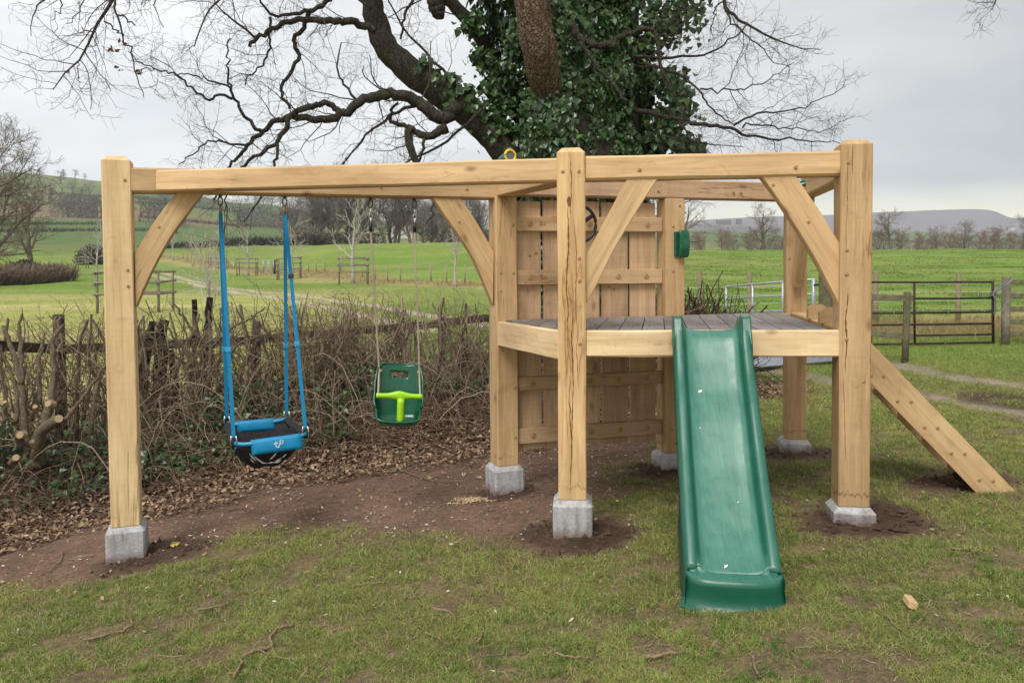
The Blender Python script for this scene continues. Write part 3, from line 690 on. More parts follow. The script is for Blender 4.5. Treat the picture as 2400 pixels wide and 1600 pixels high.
df = nd(nt, 'ShaderNodeMapRange', {'Value': ht, 'From Min': -.06, 'From Max': .012, 'To Min': .85, 'To Max': 0}).outputs[0]
c2 = mixc(nt, df, c, (.16, .10, .075)); nt.links.new(c2, b.inputs['Base Color'])      # mud splashed up from the soil
FL = {'swing': 'tall concrete footing under the swing beam post at its free end', 'corner': 'concrete footing with sawdust beside it, under the post joining wall and swing beam',
      'middle': 'concrete footing under the cracked oak post between swings and slide', 'front': 'low concrete footing under the thick oak post beside the ladder and slide',
      'wall': 'concrete footing half hidden behind the green slide under the board wall post', 'rear': 'low concrete footing under the back post seen between slide and front post'}
for k, (x, y) in POSTS.items():
    hgt = ZB[k] - float(gz(x, y)) + .25
    put('concrete_footing', footing_mesh(hgt), CONC2, None, Matrix.Translation((x, y, ZB[k])) @ Matrix.Rotation(R(YAW[k]), 4, 'Z'), label=FL[k], category='footing', group='concrete footings under the posts', soil_level=float(gz(x, y)) - ZB[k])

# ------------------------------------------------------------------ ladder
ld = empty('ladder', (2.9, 5.3, .1), 'sloping oak ladder with thick planked sides leaning on the deck edge', 'ladder')
l0 = Vector(at(1945, 752, 5.40)); l1 = Vector(at(2352, 1172, 5.16)); sdir_ = (l1 - l0).normalized()
perp = Vector((0, 0, 1)) - sdir_ * sdir_.z; perp.normalize(); sidev = sdir_.cross(perp).normalized()
if sidev.y < 0: sidev = -sidev
def stringer(off):
    # plank with its foot cut level with the ground
    w2 = .095; t2 = .024; a_ = l0 + sidev * off; L_ = (l1 - l0).length
    M = frame(a_, sdir_, perp); mb = MB()
    k = math.tan(math.acos(min(1, abs(sdir_.z))))      # slope of the foot cut
    kx = -sdir_.z and (perp.z / -sdir_.z)
    pts = [(0, -w2), (L_ - w2 * kx, -w2), (L_ + w2 * kx, w2), (0, w2)]
    v = [(x, -t2, z) for x, z in pts] + [(x, t2, z) for x, z in pts]
    mb.poly(np.array(v), [(3, 2, 1, 0)[::-1], (7, 6, 5, 4)] + [(i, (i + 1) % 4, (i + 1) % 4 + 4, i + 4)[::-1] for i in range(4)])
    return put('stringer', mb.mesh('stringer'), OAK, ld, M), M
st1, M1 = stringer(0); st2, M2 = stringer(.50)
for (ua, va), (ub, vb) in [((2047, 883), (2075, 883)), ((2106, 941), (2136, 941)), ((2166, 1000), (2194, 1000)), ((2224, 1057), (2253, 1057)), ((2284, 1116), (2313, 1116))]:
    Y = 5.26
    for u, v in ((ua, va), (ub, vb)):
        q = Vector(at(u, v, Y)); q = q - sidev * ((q - l0).dot(sidev)) - sidev * .0245; peg(q, -sidev, .011, st1)
    q = Vector(at((ua + ub) / 2, va, Y)); q = q - sidev * ((q - l0).dot(sidev)) - Vector((.012, 0, 0))
    timber('rung', q + sidev * .02, q + sidev * .48, .15, .036, ld, OAK, ch=.004)
for off, (u, v, Y) in ((0, (1943, 756, 5.36)), (.5, (1914, 746, 5.84))):
    q = Vector(at(u, v, Y)); q.z = DZ + .002
    e_ = put('end_block', blkm, OAK, ld, Matrix.Translation(q) @ Matrix.Rotation(R(-6), 4, 'Z'))
    peg(q + Vector((-.005, 0, .112)), (0, 0, 1), .012, e_, OAK, .016)

# ------------------------------------------------------------------ slide
m, nt, b = new_mat('green_moulded_plastic', .4, .5)
v = coords(nt); f = noise(nt, v, 6, 4); c = ramp(nt, f, [(.3, (.006, .082, .052)), (.7, (.010, .105, .068))])
wr_ = nd(nt, 'ShaderNodeAttribute', attribute_name='Col').outputs['Color']; wr_ = nd(nt, 'ShaderNodeSeparateXYZ', {0: wr_}).outputs[0]
sc_ = noise(nt, nd(nt, 'ShaderNodeMapping', {'Vector': v, 'Scale': (26, 3.0, 3.0)}).outputs[0], 2.0, 6, .7, .6); bl_ = noise(nt, v, 3.5, 4, .6)
wf_ = nd(nt, 'ShaderNodeMath', {0: wr_, 1: nd(nt, 'ShaderNodeMapRange', {'Value': nd(nt, 'ShaderNodeMath', {0: sc_, 1: bl_}, operation='ADD').outputs[0], 'From Min': .7, 'From Max': 1.25, 'To Min': .25, 'To Max': 1.0}).outputs[0]}, operation='MULTIPLY').outputs[0]
c = mixc(nt, wf_, c, (.072, .215, .165))                                  # chalky worn run down the middle of the bed
nt.links.new(c, b.inputs['Base Color']); nt.links.new(ramp(nt, noise(nt, v, 14, 5, .65), [(.3, (.24,) * 3), (.7, (.42,) * 3)]), b.inputs['Roughness'])
bump(nt, b, noise(nt, v, 5, 2), .08, .01); GREEN = m
top_c = Vector(at(1667, 775, 4.585)); foot_c = Vector(at(1722, 1372, 3.56))
sl = empty('slide', (foot_c.x, foot_c.y, float(gz(foot_c.x, foot_c.y))), 'glossy green plastic slide with ribbed sides hooked over the deck edge', 'slide')
sx = Vector((foot_c.x - top_c.x, foot_c.y - top_c.y, 0)); run = sx.length; sx.normalize(); sw = Vector((-sx.y, sx.x, 0)); sw = -sw if sw.x < 0 else sw
drop = 1.262 - .165
# bed profile: distance along the run, height of the bed, height of the side walls above it
prof_s = np.array([(-.10, 1.262, .085), (-.03, 1.262, .085), (.0, 1.250, .075), (.03, 1.205, .075), (.10, 1.10, .085), (.22, .945, .09), (.36, .80, .095), (.44, .705, .10), (.56, .57, .10), (.70, .43, .10), (.84, .305, .095), (.94, .232, .075), (1.0, .200, .050), (1.04, .188, .022)])
scale_x = run / 1.08
def cat(xs, t): return xs
W2 = .228; wi = .155
def xsec(zb, wh):
    """half cross-section from the centre of the bed out over the rolled wall and down its ribbed outside"""
    return [(0, zb), (.07, zb), (.115, zb + .003), (.142, zb + .014), (.158, zb + .04), (.166, zb + wh * .8), (.172, zb + wh - .004), (.182, zb + wh), (.205, zb + wh), (.216, zb + wh - .006),
            (.217, zb + wh - .03), (.222, zb + wh - .032), (.222, zb + wh - .05), (.217, zb + wh - .052), (.218, zb + wh - .075), (.224, zb + wh - .077), (.224, zb + wh - .095), (.219, zb + wh - .097), (.222, zb + wh - .125), (.226, zb - .055)]
tt = np.linspace(0, 1, 60); pr = resample(prof_s, 60); mb = MB(); ringv = []
for x, zb, wh in pr:
    h_ = xsec(zb, max(wh, .012)); full = [(-a, z) for a, z in h_[::-1]] + h_[1:]
    ringv.append([top_c + sx * (x * scale_x) + sw * a + Vector((0, 0, z - top_c.z)) for a, z in full])
# ears beside the top: raise the walls near the deck
nring = len(ringv[0]); v = np.array(ringv)
n = len(ringv); gi = np.arange(n * nring).reshape(n, nring)
aw = np.array([-a for a, z in xsec(0, .1)[::-1]] + [a for a, z in xsec(0, .1)[1:]]); wear = np.where(np.abs(aw) < .15, 1.0, 0.0); wear = np.where((np.abs(aw) > .18) & (np.abs(aw) < .21), .35, wear)
mb.add(v.reshape(-1, 3), np.stack([gi[:-1, :-1], gi[:-1, 1:], gi[1:, 1:], gi[1:, :-1]], -1).reshape(-1, 4), np.repeat(np.tile(wear, n)[:, None], 3, 1))
me = mb.mesh('chute', True, True)
ch_ = put('chute', me, GREEN, sl)
sm = ch_.modifiers.new('thick', 'SOLIDIFY'); sm.thickness = .006; sm.offset = 0
# foot: the bed rolls over a rounded, bowed lip and drops to the grass
last = ringv[-1]; i0 = next(i for i, q in enumerate(last) if abs((q - top_c).dot(sw)) < .206); inner = last[i0:len(last) - i0]
tq_ = np.array([(q - top_c).dot(sw) for q in inner]); tq_ = tq_ / np.abs(tq_).max()
zg = float(gz(foot_c.x, foot_c.y)) - .02
fb = MB(); rings = [inner]
for zt, y0_, bow_, k in ((.192, 1.055, .012, .0), (.196, 1.075, .035, .0), (.192, 1.090, .052, .005), (.178, 1.098, .060, .008), (.160, 1.100, .062, .010), (.130, 1.098, .060, .012), (.095, 1.102, .060, .016), (zg + .022, 1.108, .062, .022), (zg + .016, 1.122, .064, .034), (zg, 1.122, .064, .034)):
    rings.append([top_c + sx * ((y0_ + bow_ * (1 - abs(t) ** 3.2) - .035 * abs(t) ** 9) * scale_x * .985) + sw * (math.copysign(abs(t) ** .85, t) * (.220 + k)) + Vector((0, 0, zt - top_c.z)) for t in tq_])
v = np.array(rings); n, q_ = v.shape[:2]; gi = np.arange(n * q_).reshape(n, q_)
fb.add(v.reshape(-1, 3), np.stack([gi[:-1, :-1], gi[:-1, 1:], gi[1:, 1:], gi[1:, :-1]], -1).reshape(-1, 4))
fb.c = [np.repeat((np.repeat(np.array([.8, .7, .7, .5, .2, 0, 0, 0, 0, 0, 0])[:n], q_))[:, None], 3, 1)]; put('foot', fb.mesh('foot', True, True), GREEN, sl)
# skirt: the ribbed sides carried down to the grass
for s_ in (-1, 1):
    sk = MB(); rr = []
    xs_ = np.linspace(.62, 1.085, 18)
    for x in xs_:
        zt = float(np.interp(x, prof_s[:, 0], prof_s[:, 1])) - .05 + .055 * float(sstep(.90, 1.03, x)); zb = zg + max(0, (.80 - x)) * 1.55
        rr.append([top_c + sx * (x * scale_x) + sw * s_ * (a) + Vector((0, 0, zb + (zt - zb) * k - top_c.z)) for a, k in ((.226, 1), (.229, .7), (.224, .68), (.231, .35), (.226, .33), (.236, 0))])
    v = np.array(rr); n, q_ = v.shape[:2]; gi = np.arange(n * q_).reshape(n, q_)
    sk.add(v.reshape(-1, 3), np.stack([gi[:-1, :-1], gi[:-1, 1:], gi[1:, 1:], gi[1:, :-1]], -1).reshape(-1, 4), (0, 0, 0))
    put('side_skirt', sk.mesh('side_skirt', True, True), GREEN, sl)
# ears: the raised wall ends that stand above the deck
for s_ in (-1, 1):
    er = MB(); out_ = [(-.075, 1.27), (-.065, 1.33), (-.045, 1.352), (-.02, 1.352), (.0, 1.34), (.03, 1.288), (.09, 1.19), (.09, 1.12), (-.075, 1.20)]
    a0, a1 = .172, .226
    v = [top_c + sx * (x * scale_x) + sw * s_ * a0 + Vector((0, 0, z - top_c.z)) for x, z in out_] + [top_c + sx * (x * scale_x) + sw * s_ * a1 + Vector((0, 0, z - top_c.z)) for x, z in out_]
    n = len(out_); er.poly(np.array(v), [tuple(range(n)), tuple(range(2 * n - 1, n - 1, -1))] + [(i, (i + 1) % n, (i + 1) % n + n, i + n) for i in range(n)], (.2, .2, .2))
    eo = put('shoulder', er.mesh('shoulder', False, True), GREEN, sl); bv = eo.modifiers.new('round', 'BEVEL'); bv.width = .010; bv.segments = 3

# ================================================================== swings and toys
BLUE = plain_mat('blue_webbing', (.002, .165, .335), .7, .3, var=.12, scale=60, bmp=.3)
BLUEC = plain_mat('blue_padded_cloth', (.002, .20, .40), .55, .35, var=.15, scale=20, bmp=.25)
BLUET = plain_mat('blue_painted_tube', (.012, .22, .40), .35, .5, var=.1)
BLACK = plain_mat('black_nylon_mesh', (.016, .016, .020), .75, .25, var=.5, scale=50, bmp=.5)
FOAM = plain_mat('black_foam_sleeve', (.022, .021, .026), .9, .2, var=.3, scale=40, bmp=.4)
WHITE = plain_mat('white_print', (.62, .64, .68), .6, .3, var=.12, scale=60, bmp=0)
DARKM = plain_mat('dark_metal', (.12, .11, .10), .4, .5, .8)
LIME = plain_mat('lime_plastic', (.30, .60, .012), .35, .5, var=.06)
DGREEN = plain_mat('dark_green_plastic', (.008, .095, .048), .16, .55, var=.18, scale=12, bmp=0)
ROPE = plain_mat('twisted_rope', (.42, .35, .28), .9, .1, var=.35, scale=120)
BLKP = plain_mat('black_plastic', (.012, .012, .013), .4, .4, var=.2)
def tube_obj(name, pts, r_, mat, parent, sides=8, n=None, smooth=True, cap=True):
    P = resample(np.array([tuple(q) for q in pts]), n) if n else np.array([tuple(q) for q in pts])
    o = P[0].copy(); mb = MB(); tubes(mb, (P - o)[None], r_, sides, None, cap)
    return put(name, mb.mesh(name, smooth), mat, parent, Matrix.Translation(o))
def strip(name, a, b_, w, t, mat, parent, face=(0, -1, 0)):
    a, b_ = Vector(a), Vector(b_); M = frame(a, b_ - a, face); L_ = (b_ - a).length; mb = MB()
    box_mesh(mb, (L_ / 2, 0, 0), (L_, w, t)); return put(name, mb.mesh(name), mat, parent, M)
def soft(o, w, s=3):
    b2 = o.modifiers.new('round', 'BEVEL'); b2.width = w; b2.segments = s; return o
def ring_obj(name, c_, n, R_, r_, mat, parent, arc=(0, 2 * math.pi), sides=6, squash=1.0, k=24):
    z = Vector(n).normalized(); x = Vector((0, 0, 1)); x = (x - z * x.dot(z)).normalized(); y = z.cross(x)
    P = [Vector(c_) + x * math.cos(t) * R_ * squash + y * math.sin(t) * R_ for t in np.linspace(*arc, k)]
    return tube_obj(name, P, r_, mat, parent, sides)

def hook(parent, q, chain=False):
    """eye bolt under the beam with a shackle below it; returns the point where the rope begins"""
    q = Vector(q)
    tube_obj('eye_bolt', [q + Vector((0, 0, .03)), q - Vector((0, 0, .012))], .014, DARKM, parent, 8)
    ring_obj('shackle', q - Vector((0, 0, .045)), lp, .015, .006, DARKM, parent, squash=2.0)
    z = .085
    if chain:
        for i in range(3):
            ring_obj('chain_link', q - Vector((0, 0, .105 + i * .036)), lp if i % 2 else line, .012, .0042, STEEL, parent, squash=1.9, k=14); z = .2
    else:
        tube_obj('swivel', [q - Vector((0, 0, .075)), q - Vector((0, 0, .13))], .009, plain_brass, parent, 8); z = .13
    return q - Vector((0, 0, z))
plain_brass = plain_mat('copper_swivel', (.35, .19, .10), .4, .5, .7)
def beam_pt(u):
    d = at(u, 460, 1.0) - CAM; o_ = V3('swing', 0)
    t = np.linalg.solve(np.array([[d[0], -line.x], [d[1], -line.y]]), np.array([o_.x, o_.y]))[1]
    q = o_ + line * t; q.z = 2.19; return q
# --- blue cloth swing
hA, hB = beam_pt(516), beam_pt(667)
FL_ = Vector(at(548, 1044, 5.18)); FR_ = Vector(at(716, 1021, 5.27)); RL_ = Vector(at(532, 996, 5.60)); RR_ = Vector(at(672, 984, 5.68))
bsw = empty('toddler_swing', (hA + hB) / 2, 'blue and black cloth toddler swing on four blue straps', 'swing')
for h_, f_, r_ in ((hA, FL_, RL_), (hB, FR_, RR_)):
    q = hook(bsw, h_)
    for e_, nm, ky in ((f_, 'strap', .40), (r_, 'strap', .0)):
        e2 = e_ + Vector((0, 0, .055)); nrm = Vector((0, -1, 0))
        strap = strip(nm, q, e2, .026, .003, BLUE, bsw, (.25 if h_ is hA else -.1, -1, 0))
        mid_ = q + (e2 - q) * (.62 if e_ is f_ else .66)
        soft(strip('buckle', mid_ - (e2 - q).normalized() * .018, mid_ + (e2 - q).normalized() * .018, .04, .014, BLUET, strap, nrm), .004)
        if e_ is f_ and h_ is hB:
            m3 = q + (e2 - q) * .30; soft(strip('buckle', m3 - (e2 - q).normalized() * .015, m3 + (e2 - q).normalized() * .015, .04, .014, BLKP, strap, nrm), .004)
        for s_ in (-1, 1):
            tube_obj('clip_wire', [e2 + Vector((.016 * s_, 0, .012)), e2 + Vector((.021 * s_, 0, -.02)), e_ + Vector((.018 * s_, 0, -.012))], .0035, STEEL, strap, 6)
def bar(a, b_, name='cross_bar'):
    d = (b_ - a).normalized()
    return tube_obj(name, [a + Vector((0, .02, .012)), a + d * .03, a + d * .10 + Vector((0, 0, -.004)), b_ - d * .10 + Vector((0, 0, -.004)), b_ - d * .03, b_ + Vector((0, .02, .012))], .0145, BLUET, bsw, 10, 16)
fbar = bar(FL_, FR_); rbar = bar(RL_, RR_)
for a, b_ in ((FL_, RL_), (FR_, RR_)): tube_obj('foam_sleeve', [a + (b_ - a) * .03, b_ - (b_ - a) * .02], .026, FOAM, bsw, 10, 6)
def pad(a, b_, s0, s1, drop_, nrm, name='padded_cover'):
    p0, p1 = a + (b_ - a) * s0, a + (b_ - a) * s1; d = (p1 - p0).normalized(); nrm = Vector(nrm); nrm = (nrm - d * nrm.dot(d)).normalized(); up = nrm.cross(d); up = up if up.z > 0 else -up
    mb = MB(); L_ = (p1 - p0).length; nx, ny = 14, 8; vs_ = []
    top_, bot = .022, -drop_ + .022
    for sgn in (1, -1):
        for i in range(nx + 1):
            for j in range(ny + 1):
                x = L_ * i / nx; z = bot + (top_ - bot) * j / ny
                e2 = min(i, nx - i) / nx; th = .013 + .008 * (1 - (2 * j / ny - 1) ** 2) * min(1, e2 * 7) + .002 * math.sin(i * 1.9 + j)
                if j in (0, ny) or i in (0, nx): th *= .35
                vs_.append(p0 + d * x + up * z + nrm * th * sgn)
    v = np.array(vs_); m_ = (nx + 1) * (ny + 1); gi = np.arange(m_).reshape(nx + 1, ny + 1); o = np.array(p0)
    f1 = np.stack([gi[:-1, :-1], gi[1:, :-1], gi[1:, 1:], gi[:-1, 1:]], -1).reshape(-1, 4)
    edge = list(gi[:, 0]) + list(gi[-1, 1:]) + list(gi[-2::-1, -1]) + list(gi[0, -2:0:-1]); ne = len(edge)
    f2 = np.array([(edge[i], edge[i] + m_, edge[(i + 1) % ne] + m_, edge[(i + 1) % ne]) for i in range(ne)])
    mb.add(v - o, [f1, (f1 + m_)[:, ::-1], f2])
    return put(name, mb.mesh(name, True), BLUEC, bsw, Matrix.Translation(o)), p0, d, up, nrm, L_, bot
pd, p0, d_, up_, nr_, L_, bot = pad(FL_, FR_, .235, .945, .105, (0.05, -1, .12))
pad(RL_, RR_, .16, .80, .085, (0, -1, .12))
# the maker's white emblem on the front cover
eo = p0 + d_ * (L_ * .55) + up_ * (bot + .052); nn_ = nr_
def emb(x, y): return (x, y)
a_t = np.linspace(-.3, 1.5 * math.pi, 16)
logo = [[(-.030, .006), (-.008, .010)], [(-.020, .020), (-.020, -.004), (-.015, -.016), (-.006, -.020), (.002, -.012), (.006, .002), (.010, .014)],
        [(.017 + .011 * math.cos(t), .014 + .011 * math.sin(t)) for t in np.linspace(2.6, -2.2, 12)]]
strokes(logo, eo, d_, up_, nn_, .0068, pd, WHITE, 'emblem', .0235)
# black sling with grass-blade print
def sling(s, t):
    a = FL_ + (RL_ - FL_) * t; b_ = FR_ + (RR_ - FR_) * t; base = a + (b_ - a) * s
    g = (1 - abs(2 * t - 1) ** 3.2); f_ = 1 - abs(2 * s - 1) ** 3
    wr = .006 * math.sin(s * 23 + t * 9) * g * f_
    q = base + Vector((0, 0, -.012 - (.04 + .185 * f_) * g + wr)); return q
mb = MB(); ns, nt_ = 36, 30; o = np.array(FL_)
v = np.array([[sling(i / ns, j / nt_) for j in range(nt_ + 1)] for i in range(ns + 1)]).reshape(-1, 3); gi = np.arange(len(v)).reshape(ns + 1, nt_ + 1)
mb.add(v - o, np.stack([gi[:-1, :-1], gi[1:, :-1], gi[1:, 1:], gi[:-1, 1:]], -1).reshape(-1, 4))
seat_ = put('cloth_seat', mb.mesh('cloth_seat', True), BLACK, bsw, Matrix.Translation(o)); so_ = seat_.modifiers.new('thick', 'SOLIDIFY'); so_.thickness = .004; so_.offset = 0
pr_ = MB()
for s0, t0, s1, t1, w in [(.22, .05, .34, .13, .012), (.28, .07, .46, .155, .014), (.24, .10, .32, .16, .010), (.36, .12, .52, .17, .012), (.50, .17, .60, .165, .012), (.60, .16, .70, .12, .012), (.58, .175, .70, .15, .016),
                          (.54, .12, .62, .06, .012), (.52, .125, .58, .09, .010), (.70, .125, .76, .10, .010), (.62, .165, .68, .17, .012)]:
    a = sling(s0, t0); b_ = sling(s1, t1); m_ = sling((s0 + s1) / 2, (t0 + t1) / 2); dd = (b_ - a).normalized(); n_ = Vector((0, -1, -.25)).normalized(); q = n_.cross(dd) * w / 2
    A = [a + n_ * .012, m_ - q + n_ * .014, b_ + n_ * .012, m_ + q + n_ * .014]; B_ = [x + n_ * .001 for x in A]
    pr_.poly(np.array(A + B_) - o, [(0, 1, 2, 3), (7, 6, 5, 4), (0, 4, 5, 1), (1, 5, 6, 2), (2, 6, 7, 3), (3, 7, 4, 0)])
put('grass_print', pr_.mesh('grass_print'), WHITE, seat_, Matrix.Translation(o))
for s_ in (.03, .97): tube_obj('binding', [sling(s_, t) + Vector((0, -.006, 0)) for t in np.linspace(0.01, .22, 10)], .006, BLUET, seat_, 6)
# --- green baby swing
hC, hD = beam_pt(868), beam_pt(971)
gsw = empty('baby_swing', (hC + hD) / 2, 'dark green moulded baby swing seat with lime bar hanging on two ropes', 'swing')
gc = Vector(at(934, 932, 5.66)); ga = R(10)                       # seat turned a little
gx = Vector((math.cos(ga), math.sin(ga), 0)); gy = Vector((math.sin(ga), -math.cos(ga), 0)); gz_ = Vector((0, 0, 1))   # gy points to the front
tl = R(-3.5); gx = (gx * math.cos(tl) + gz_ * math.sin(tl)); gz_ = gy.cross(gx) * -1; gz_ = gz_ if gz_.z > 0 else -gz_
def gp(x, y, z): return gc + gx * x + gy * y + gz_ * z
# side profile of the shell: back top, down the back, round the seat, up to the front lip
prof = resample(np.array([(-.135, .235), (-.125, .20), (-.105, .08), (-.085, -.06), (-.06, -.15), (.0, -.195), (.09, -.20), (.155, -.18), (.175, -.15)]), 34)
mb = MB(); rows_ = []; q_n = 27
for k, (y, z) in enumerate(prof):
    s = k / 33
    T = prof[min(k + 1, 33)] - prof[max(k - 1, 0)]; T /= np.linalg.norm(T); Nn = np.array((-T[1], T[0])); Nn = Nn if (Nn[0] > 0 or Nn[1] > 0) else -Nn
    hw = np.interp(s, [0, .05, .2, .45, .55, .65, 1], [.12, .158, .172, .175, .155, .165, .150])
    wh = np.interp(s, [0, .08, .2, .35, .5, .6, .72, .9, 1], [.012, .04, .075, .11, .15, .14, .13, .10, .03])
    r_ = []
    for t in np.linspace(-1, 1, q_n):
        a = abs(t); flat = .62
        if a < flat: x = t / flat * hw * .80; up2 = .012 * (a / flat) ** 2
        else:
            e_ = (a - flat) / (1 - flat); x = math.copysign(hw * (.80 + .20 * math.sin(min(1, e_ * 1.4) * math.pi / 2)), t) * (1 + .02 * e_); up2 = .012 + wh * e_ ** 1.15
        r_.append(gp(x, y + Nn[0] * up2, z + Nn[1] * up2))
    rows_.append(r_)
v = np.array(rows_); gi = np.arange(34 * q_n).reshape(34, q_n); f = np.stack([gi[:-1, :-1], gi[1:, :-1], gi[1:, 1:], gi[:-1, 1:]], -1)
keep = np.ones((33, q_n - 1), bool); keep[3:5, 9:17] = False; o = np.array(gc)
mb.add(v.reshape(-1, 3) - o, f[keep])
shell = put('seat_shell', mb.mesh('seat_shell', True), DGREEN, gsw, Matrix.Translation(o)); sm = shell.modifiers.new('thick', 'SOLIDIFY'); sm.thickness = .007; sm.offset = 0
rimP = [rows_[0][i] for i in range(q_n)] + [rows_[k][-1] for k in range(1, 34)] + [rows_[-1][i] for i in range(q_n - 2, -1, -1)] + [rows_[k][0] for k in range(32, -1, -1)]
tube_obj('rim', [Vector(x) for x in resample(np.array(rimP), 110)], .0075, DGREEN, shell, 6)
# lime T-bar
cbm = MB(); xs_ = np.linspace(-.165, .165, 23); ring_ = []
for x in xs_:
    hh = .019 + .017 * math.exp(-(x / .055) ** 2); z0 = .012 * math.exp(-(x / .06) ** 2)
    for a in np.arange(8) * math.pi / 4 + math.pi / 8: ring_.append(gp(x, .135 + .018 * math.cos(a), .035 + z0 * .3 + hh * math.sin(a)))
i = np.arange(8); j = (i + 1) % 8; of = (np.arange(22) * 8)[:, None]
cbm.add(np.array(ring_) - o, [np.stack([of + i, of + j, of + 8 + j, of + 8 + i], -1).reshape(-1, 4), i[::-1][None], (i + 22 * 8)[None]])
put('lime_bar', cbm.mesh('lime_bar', True), LIME, gsw, Matrix.Translation(o))
tube_obj('lime_stem', [gp(.012, .137, .02), gp(.014, .14, -.06), gp(.016, .14, -.165)], .027, LIME, gsw, 10, 6)
lf_ = MB(); lf_.poly(np.array([gp(-.07, .09, -.176), gp(-.02, .12, -.170), gp(.0, .10, -.165), (gp(-.06, .06, -.178))]) - o, [(0, 1, 2, 3)])
def twisted(name, a, b_, parent, r_=.0065, pitch=.045):
    a, b_ = np.array(a), np.array(b_); L_ = np.linalg.norm(b_ - a); n = max(8, int(L_ / pitch * 6)); t = np.linspace(0, 1, n); d = (b_ - a) / L_
    A = np.cross(d, (0, 1, 0)); A /= np.linalg.norm(A); B_ = np.cross(d, A); mb = MB()
    for k in range(3):
        ph = 2 * np.pi * (t * L_ / pitch) / 1.0 + k * 2 * np.pi / 3
        P = a + (b_ - a) * t[:, None] + (A * np.cos(ph)[:, None] + B_ * np.sin(ph)[:, None]) * r_ * .62
        tubes(mb, (P - a)[None], r_ * .62, 5, None, True)
    return put(name, mb.mesh(name, True), ROPE, parent, Matrix.Translation(a))
for h_, s_ in ((hC, -1), (hD, 1)):
    q = hook(gsw, h_, True); tie = gp(.150 * s_, -.085, .185)
    tube_obj('ferrule', [q + Vector((0, 0, .015)), q - Vector((0, 0, .055))], .013, BLKP, gsw, 10)
    for k in range(3): ring_obj('ferrule_rib', q - Vector((0, 0, .004 + k * .017)), (0, 0, 1), .013, .003, BLKP, gsw, k=12)
    twisted('rope', q - Vector((0, 0, .05)), tie, gsw); twisted('rope', tie, gp(.150 * s_, .13, .045), gsw)
    soft(strip('knot', tie - gx * .015, tie + gx * .02, .022, .02, ROPE, gsw), .006)
# --- toys on the frame
def lathe(mb, c_, ax, prof, n=20):
    z = Vector(ax).normalized(); x = z.orthogonal().normalized(); y = z.cross(x); th = np.arange(n) * 2 * np.pi / n
    v = np.array([[Vector(c_) + z * h_ + (x * math.cos(t) + y * math.sin(t)) * r_ for t in th] for h_, r_ in prof]); m_ = len(prof)
    i = np.arange(n); j = (i + 1) % n; of = (np.arange(m_ - 1) * n)[:, None]
    mb.add(v.reshape(-1, 3), [np.stack([of + i, of + j, of + n + j, of + n + i], -1).reshape(-1, 4), i[::-1][None], (i + (m_ - 1) * n)[None]])
def lathe_obj(name, c_, ax, prof, mat, parent, n=20, smooth=False):
    mb = MB(); lathe(mb, (0, 0, 0), ax, prof, n); return put(name, mb.mesh(name, smooth), mat, parent, Matrix.Translation(c_))
YEL = plain_mat('yellow_plastic', (.62, .47, .02), .4, .5, var=.06); GRN2 = plain_mat('green_plastic', (.02, .14, .08), .4, .5, var=.1); LENS = plain_mat('grey_lens', (.10, .10, .13), .15, .6, var=.15)
tc_ = Vector(at(1196, 365, 6.02)); ts = empty('toy_telescope', tc_, 'green toy telescope with a yellow eyepiece ring on top of the beam', 'telescope')
ax = Vector((.42, -.90, .05)).normalized()
lathe_obj('tube', tc_ - ax * .17, ax, [(0, .028), (.06, .030), (.065, .036), (.13, .038), (.16, .040)], GRN2, ts)
ring_obj('eyepiece_ring', tc_, ax, .044, .010, YEL, ts, sides=8); lathe_obj('lens', tc_ - ax * .02, ax, [(0, .042), (.018, .040)], LENS, ts)
lathe_obj('stand', (tc_.x - .08, tc_.y + .07, tc_.z - .12), (0, 0, 1), [(0, .03), (.02, .025), (.10, .018)], GRN2, ts, 10)
wc = V3('corner', 0) + wdir * wall_x(1360, .13) + wn_ * .13; wc.z = at(1360, 525, wc.y)[2]
wh_ = empty('steering_wheel', wc, 'black toy steering wheel with spokes on the board wall', 'steering wheel')
wa = (wn_ + Vector((0.15, 0, 0))).normalized(); ring_obj('wheel_rim', wc, wa, .142, .013, BLKP, wh_, sides=8, k=40)
lathe_obj('hub', wc - wa * .08, wa, [(0, .03), (.05, .03), (.085, .035), (.095, .02)], BLKP, wh_, 16)
for t in (.5, 2.6, 4.7):
    z = Vector((0, 0, 1)); x = wa.cross(z).normalized(); e_ = wc + (x * math.cos(t) + z * math.sin(t)) * .138
    soft(strip('spoke', wc, e_, .034, .012, BLKP, wh_, wa), .004)
tq = V3('wall', 0) + SN['wall'] * .045 + FN['wall'] * (S / 2 + .0); tq.z = at(1590, 572, tq.y)[2]
th_ = empty('toy_telephone', tq, 'dark green rounded plastic toy fixed on the post beside the board wall', 'toy')
def shaped(name, c_, sx_, sy_, w, h_, t, mat, parent, bw, bow=0.0):
    mb = MB(); n = 7; vs_ = []
    for k in range(n):
        z = -h_ / 2 + h_ * k / (n - 1); b2 = bow * (1 - (2 * k / (n - 1) - 1) ** 2)
        for x, y in ((-w / 2, 0), (w / 2, 0), (w / 2, t + b2), (-w / 2, t + b2)): vs_.append(Vector((0, 0, 0)) + sx_ * x + sy_ * y + Vector((0, 0, z)))
    i = np.arange(4); j = (i + 1) % 4; of = (np.arange(n - 1) * 4)[:, None]
    mb.add(np.array(vs_), [np.stack([of + i, of + j, of + 4 + j, of + 4 + i], -1).reshape(-1, 4), i[::-1][None], (i + (n - 1) * 4)[None]])
    o_ = put(name, mb.mesh(name), mat, parent, Matrix.Translation(c_)); return soft(o_, bw, 4)
shaped('back_plate', tq + SN['wall'] * -.012, SN['wall'], FN['wall'], .10, .205, .022, DGREEN, th_, .008)
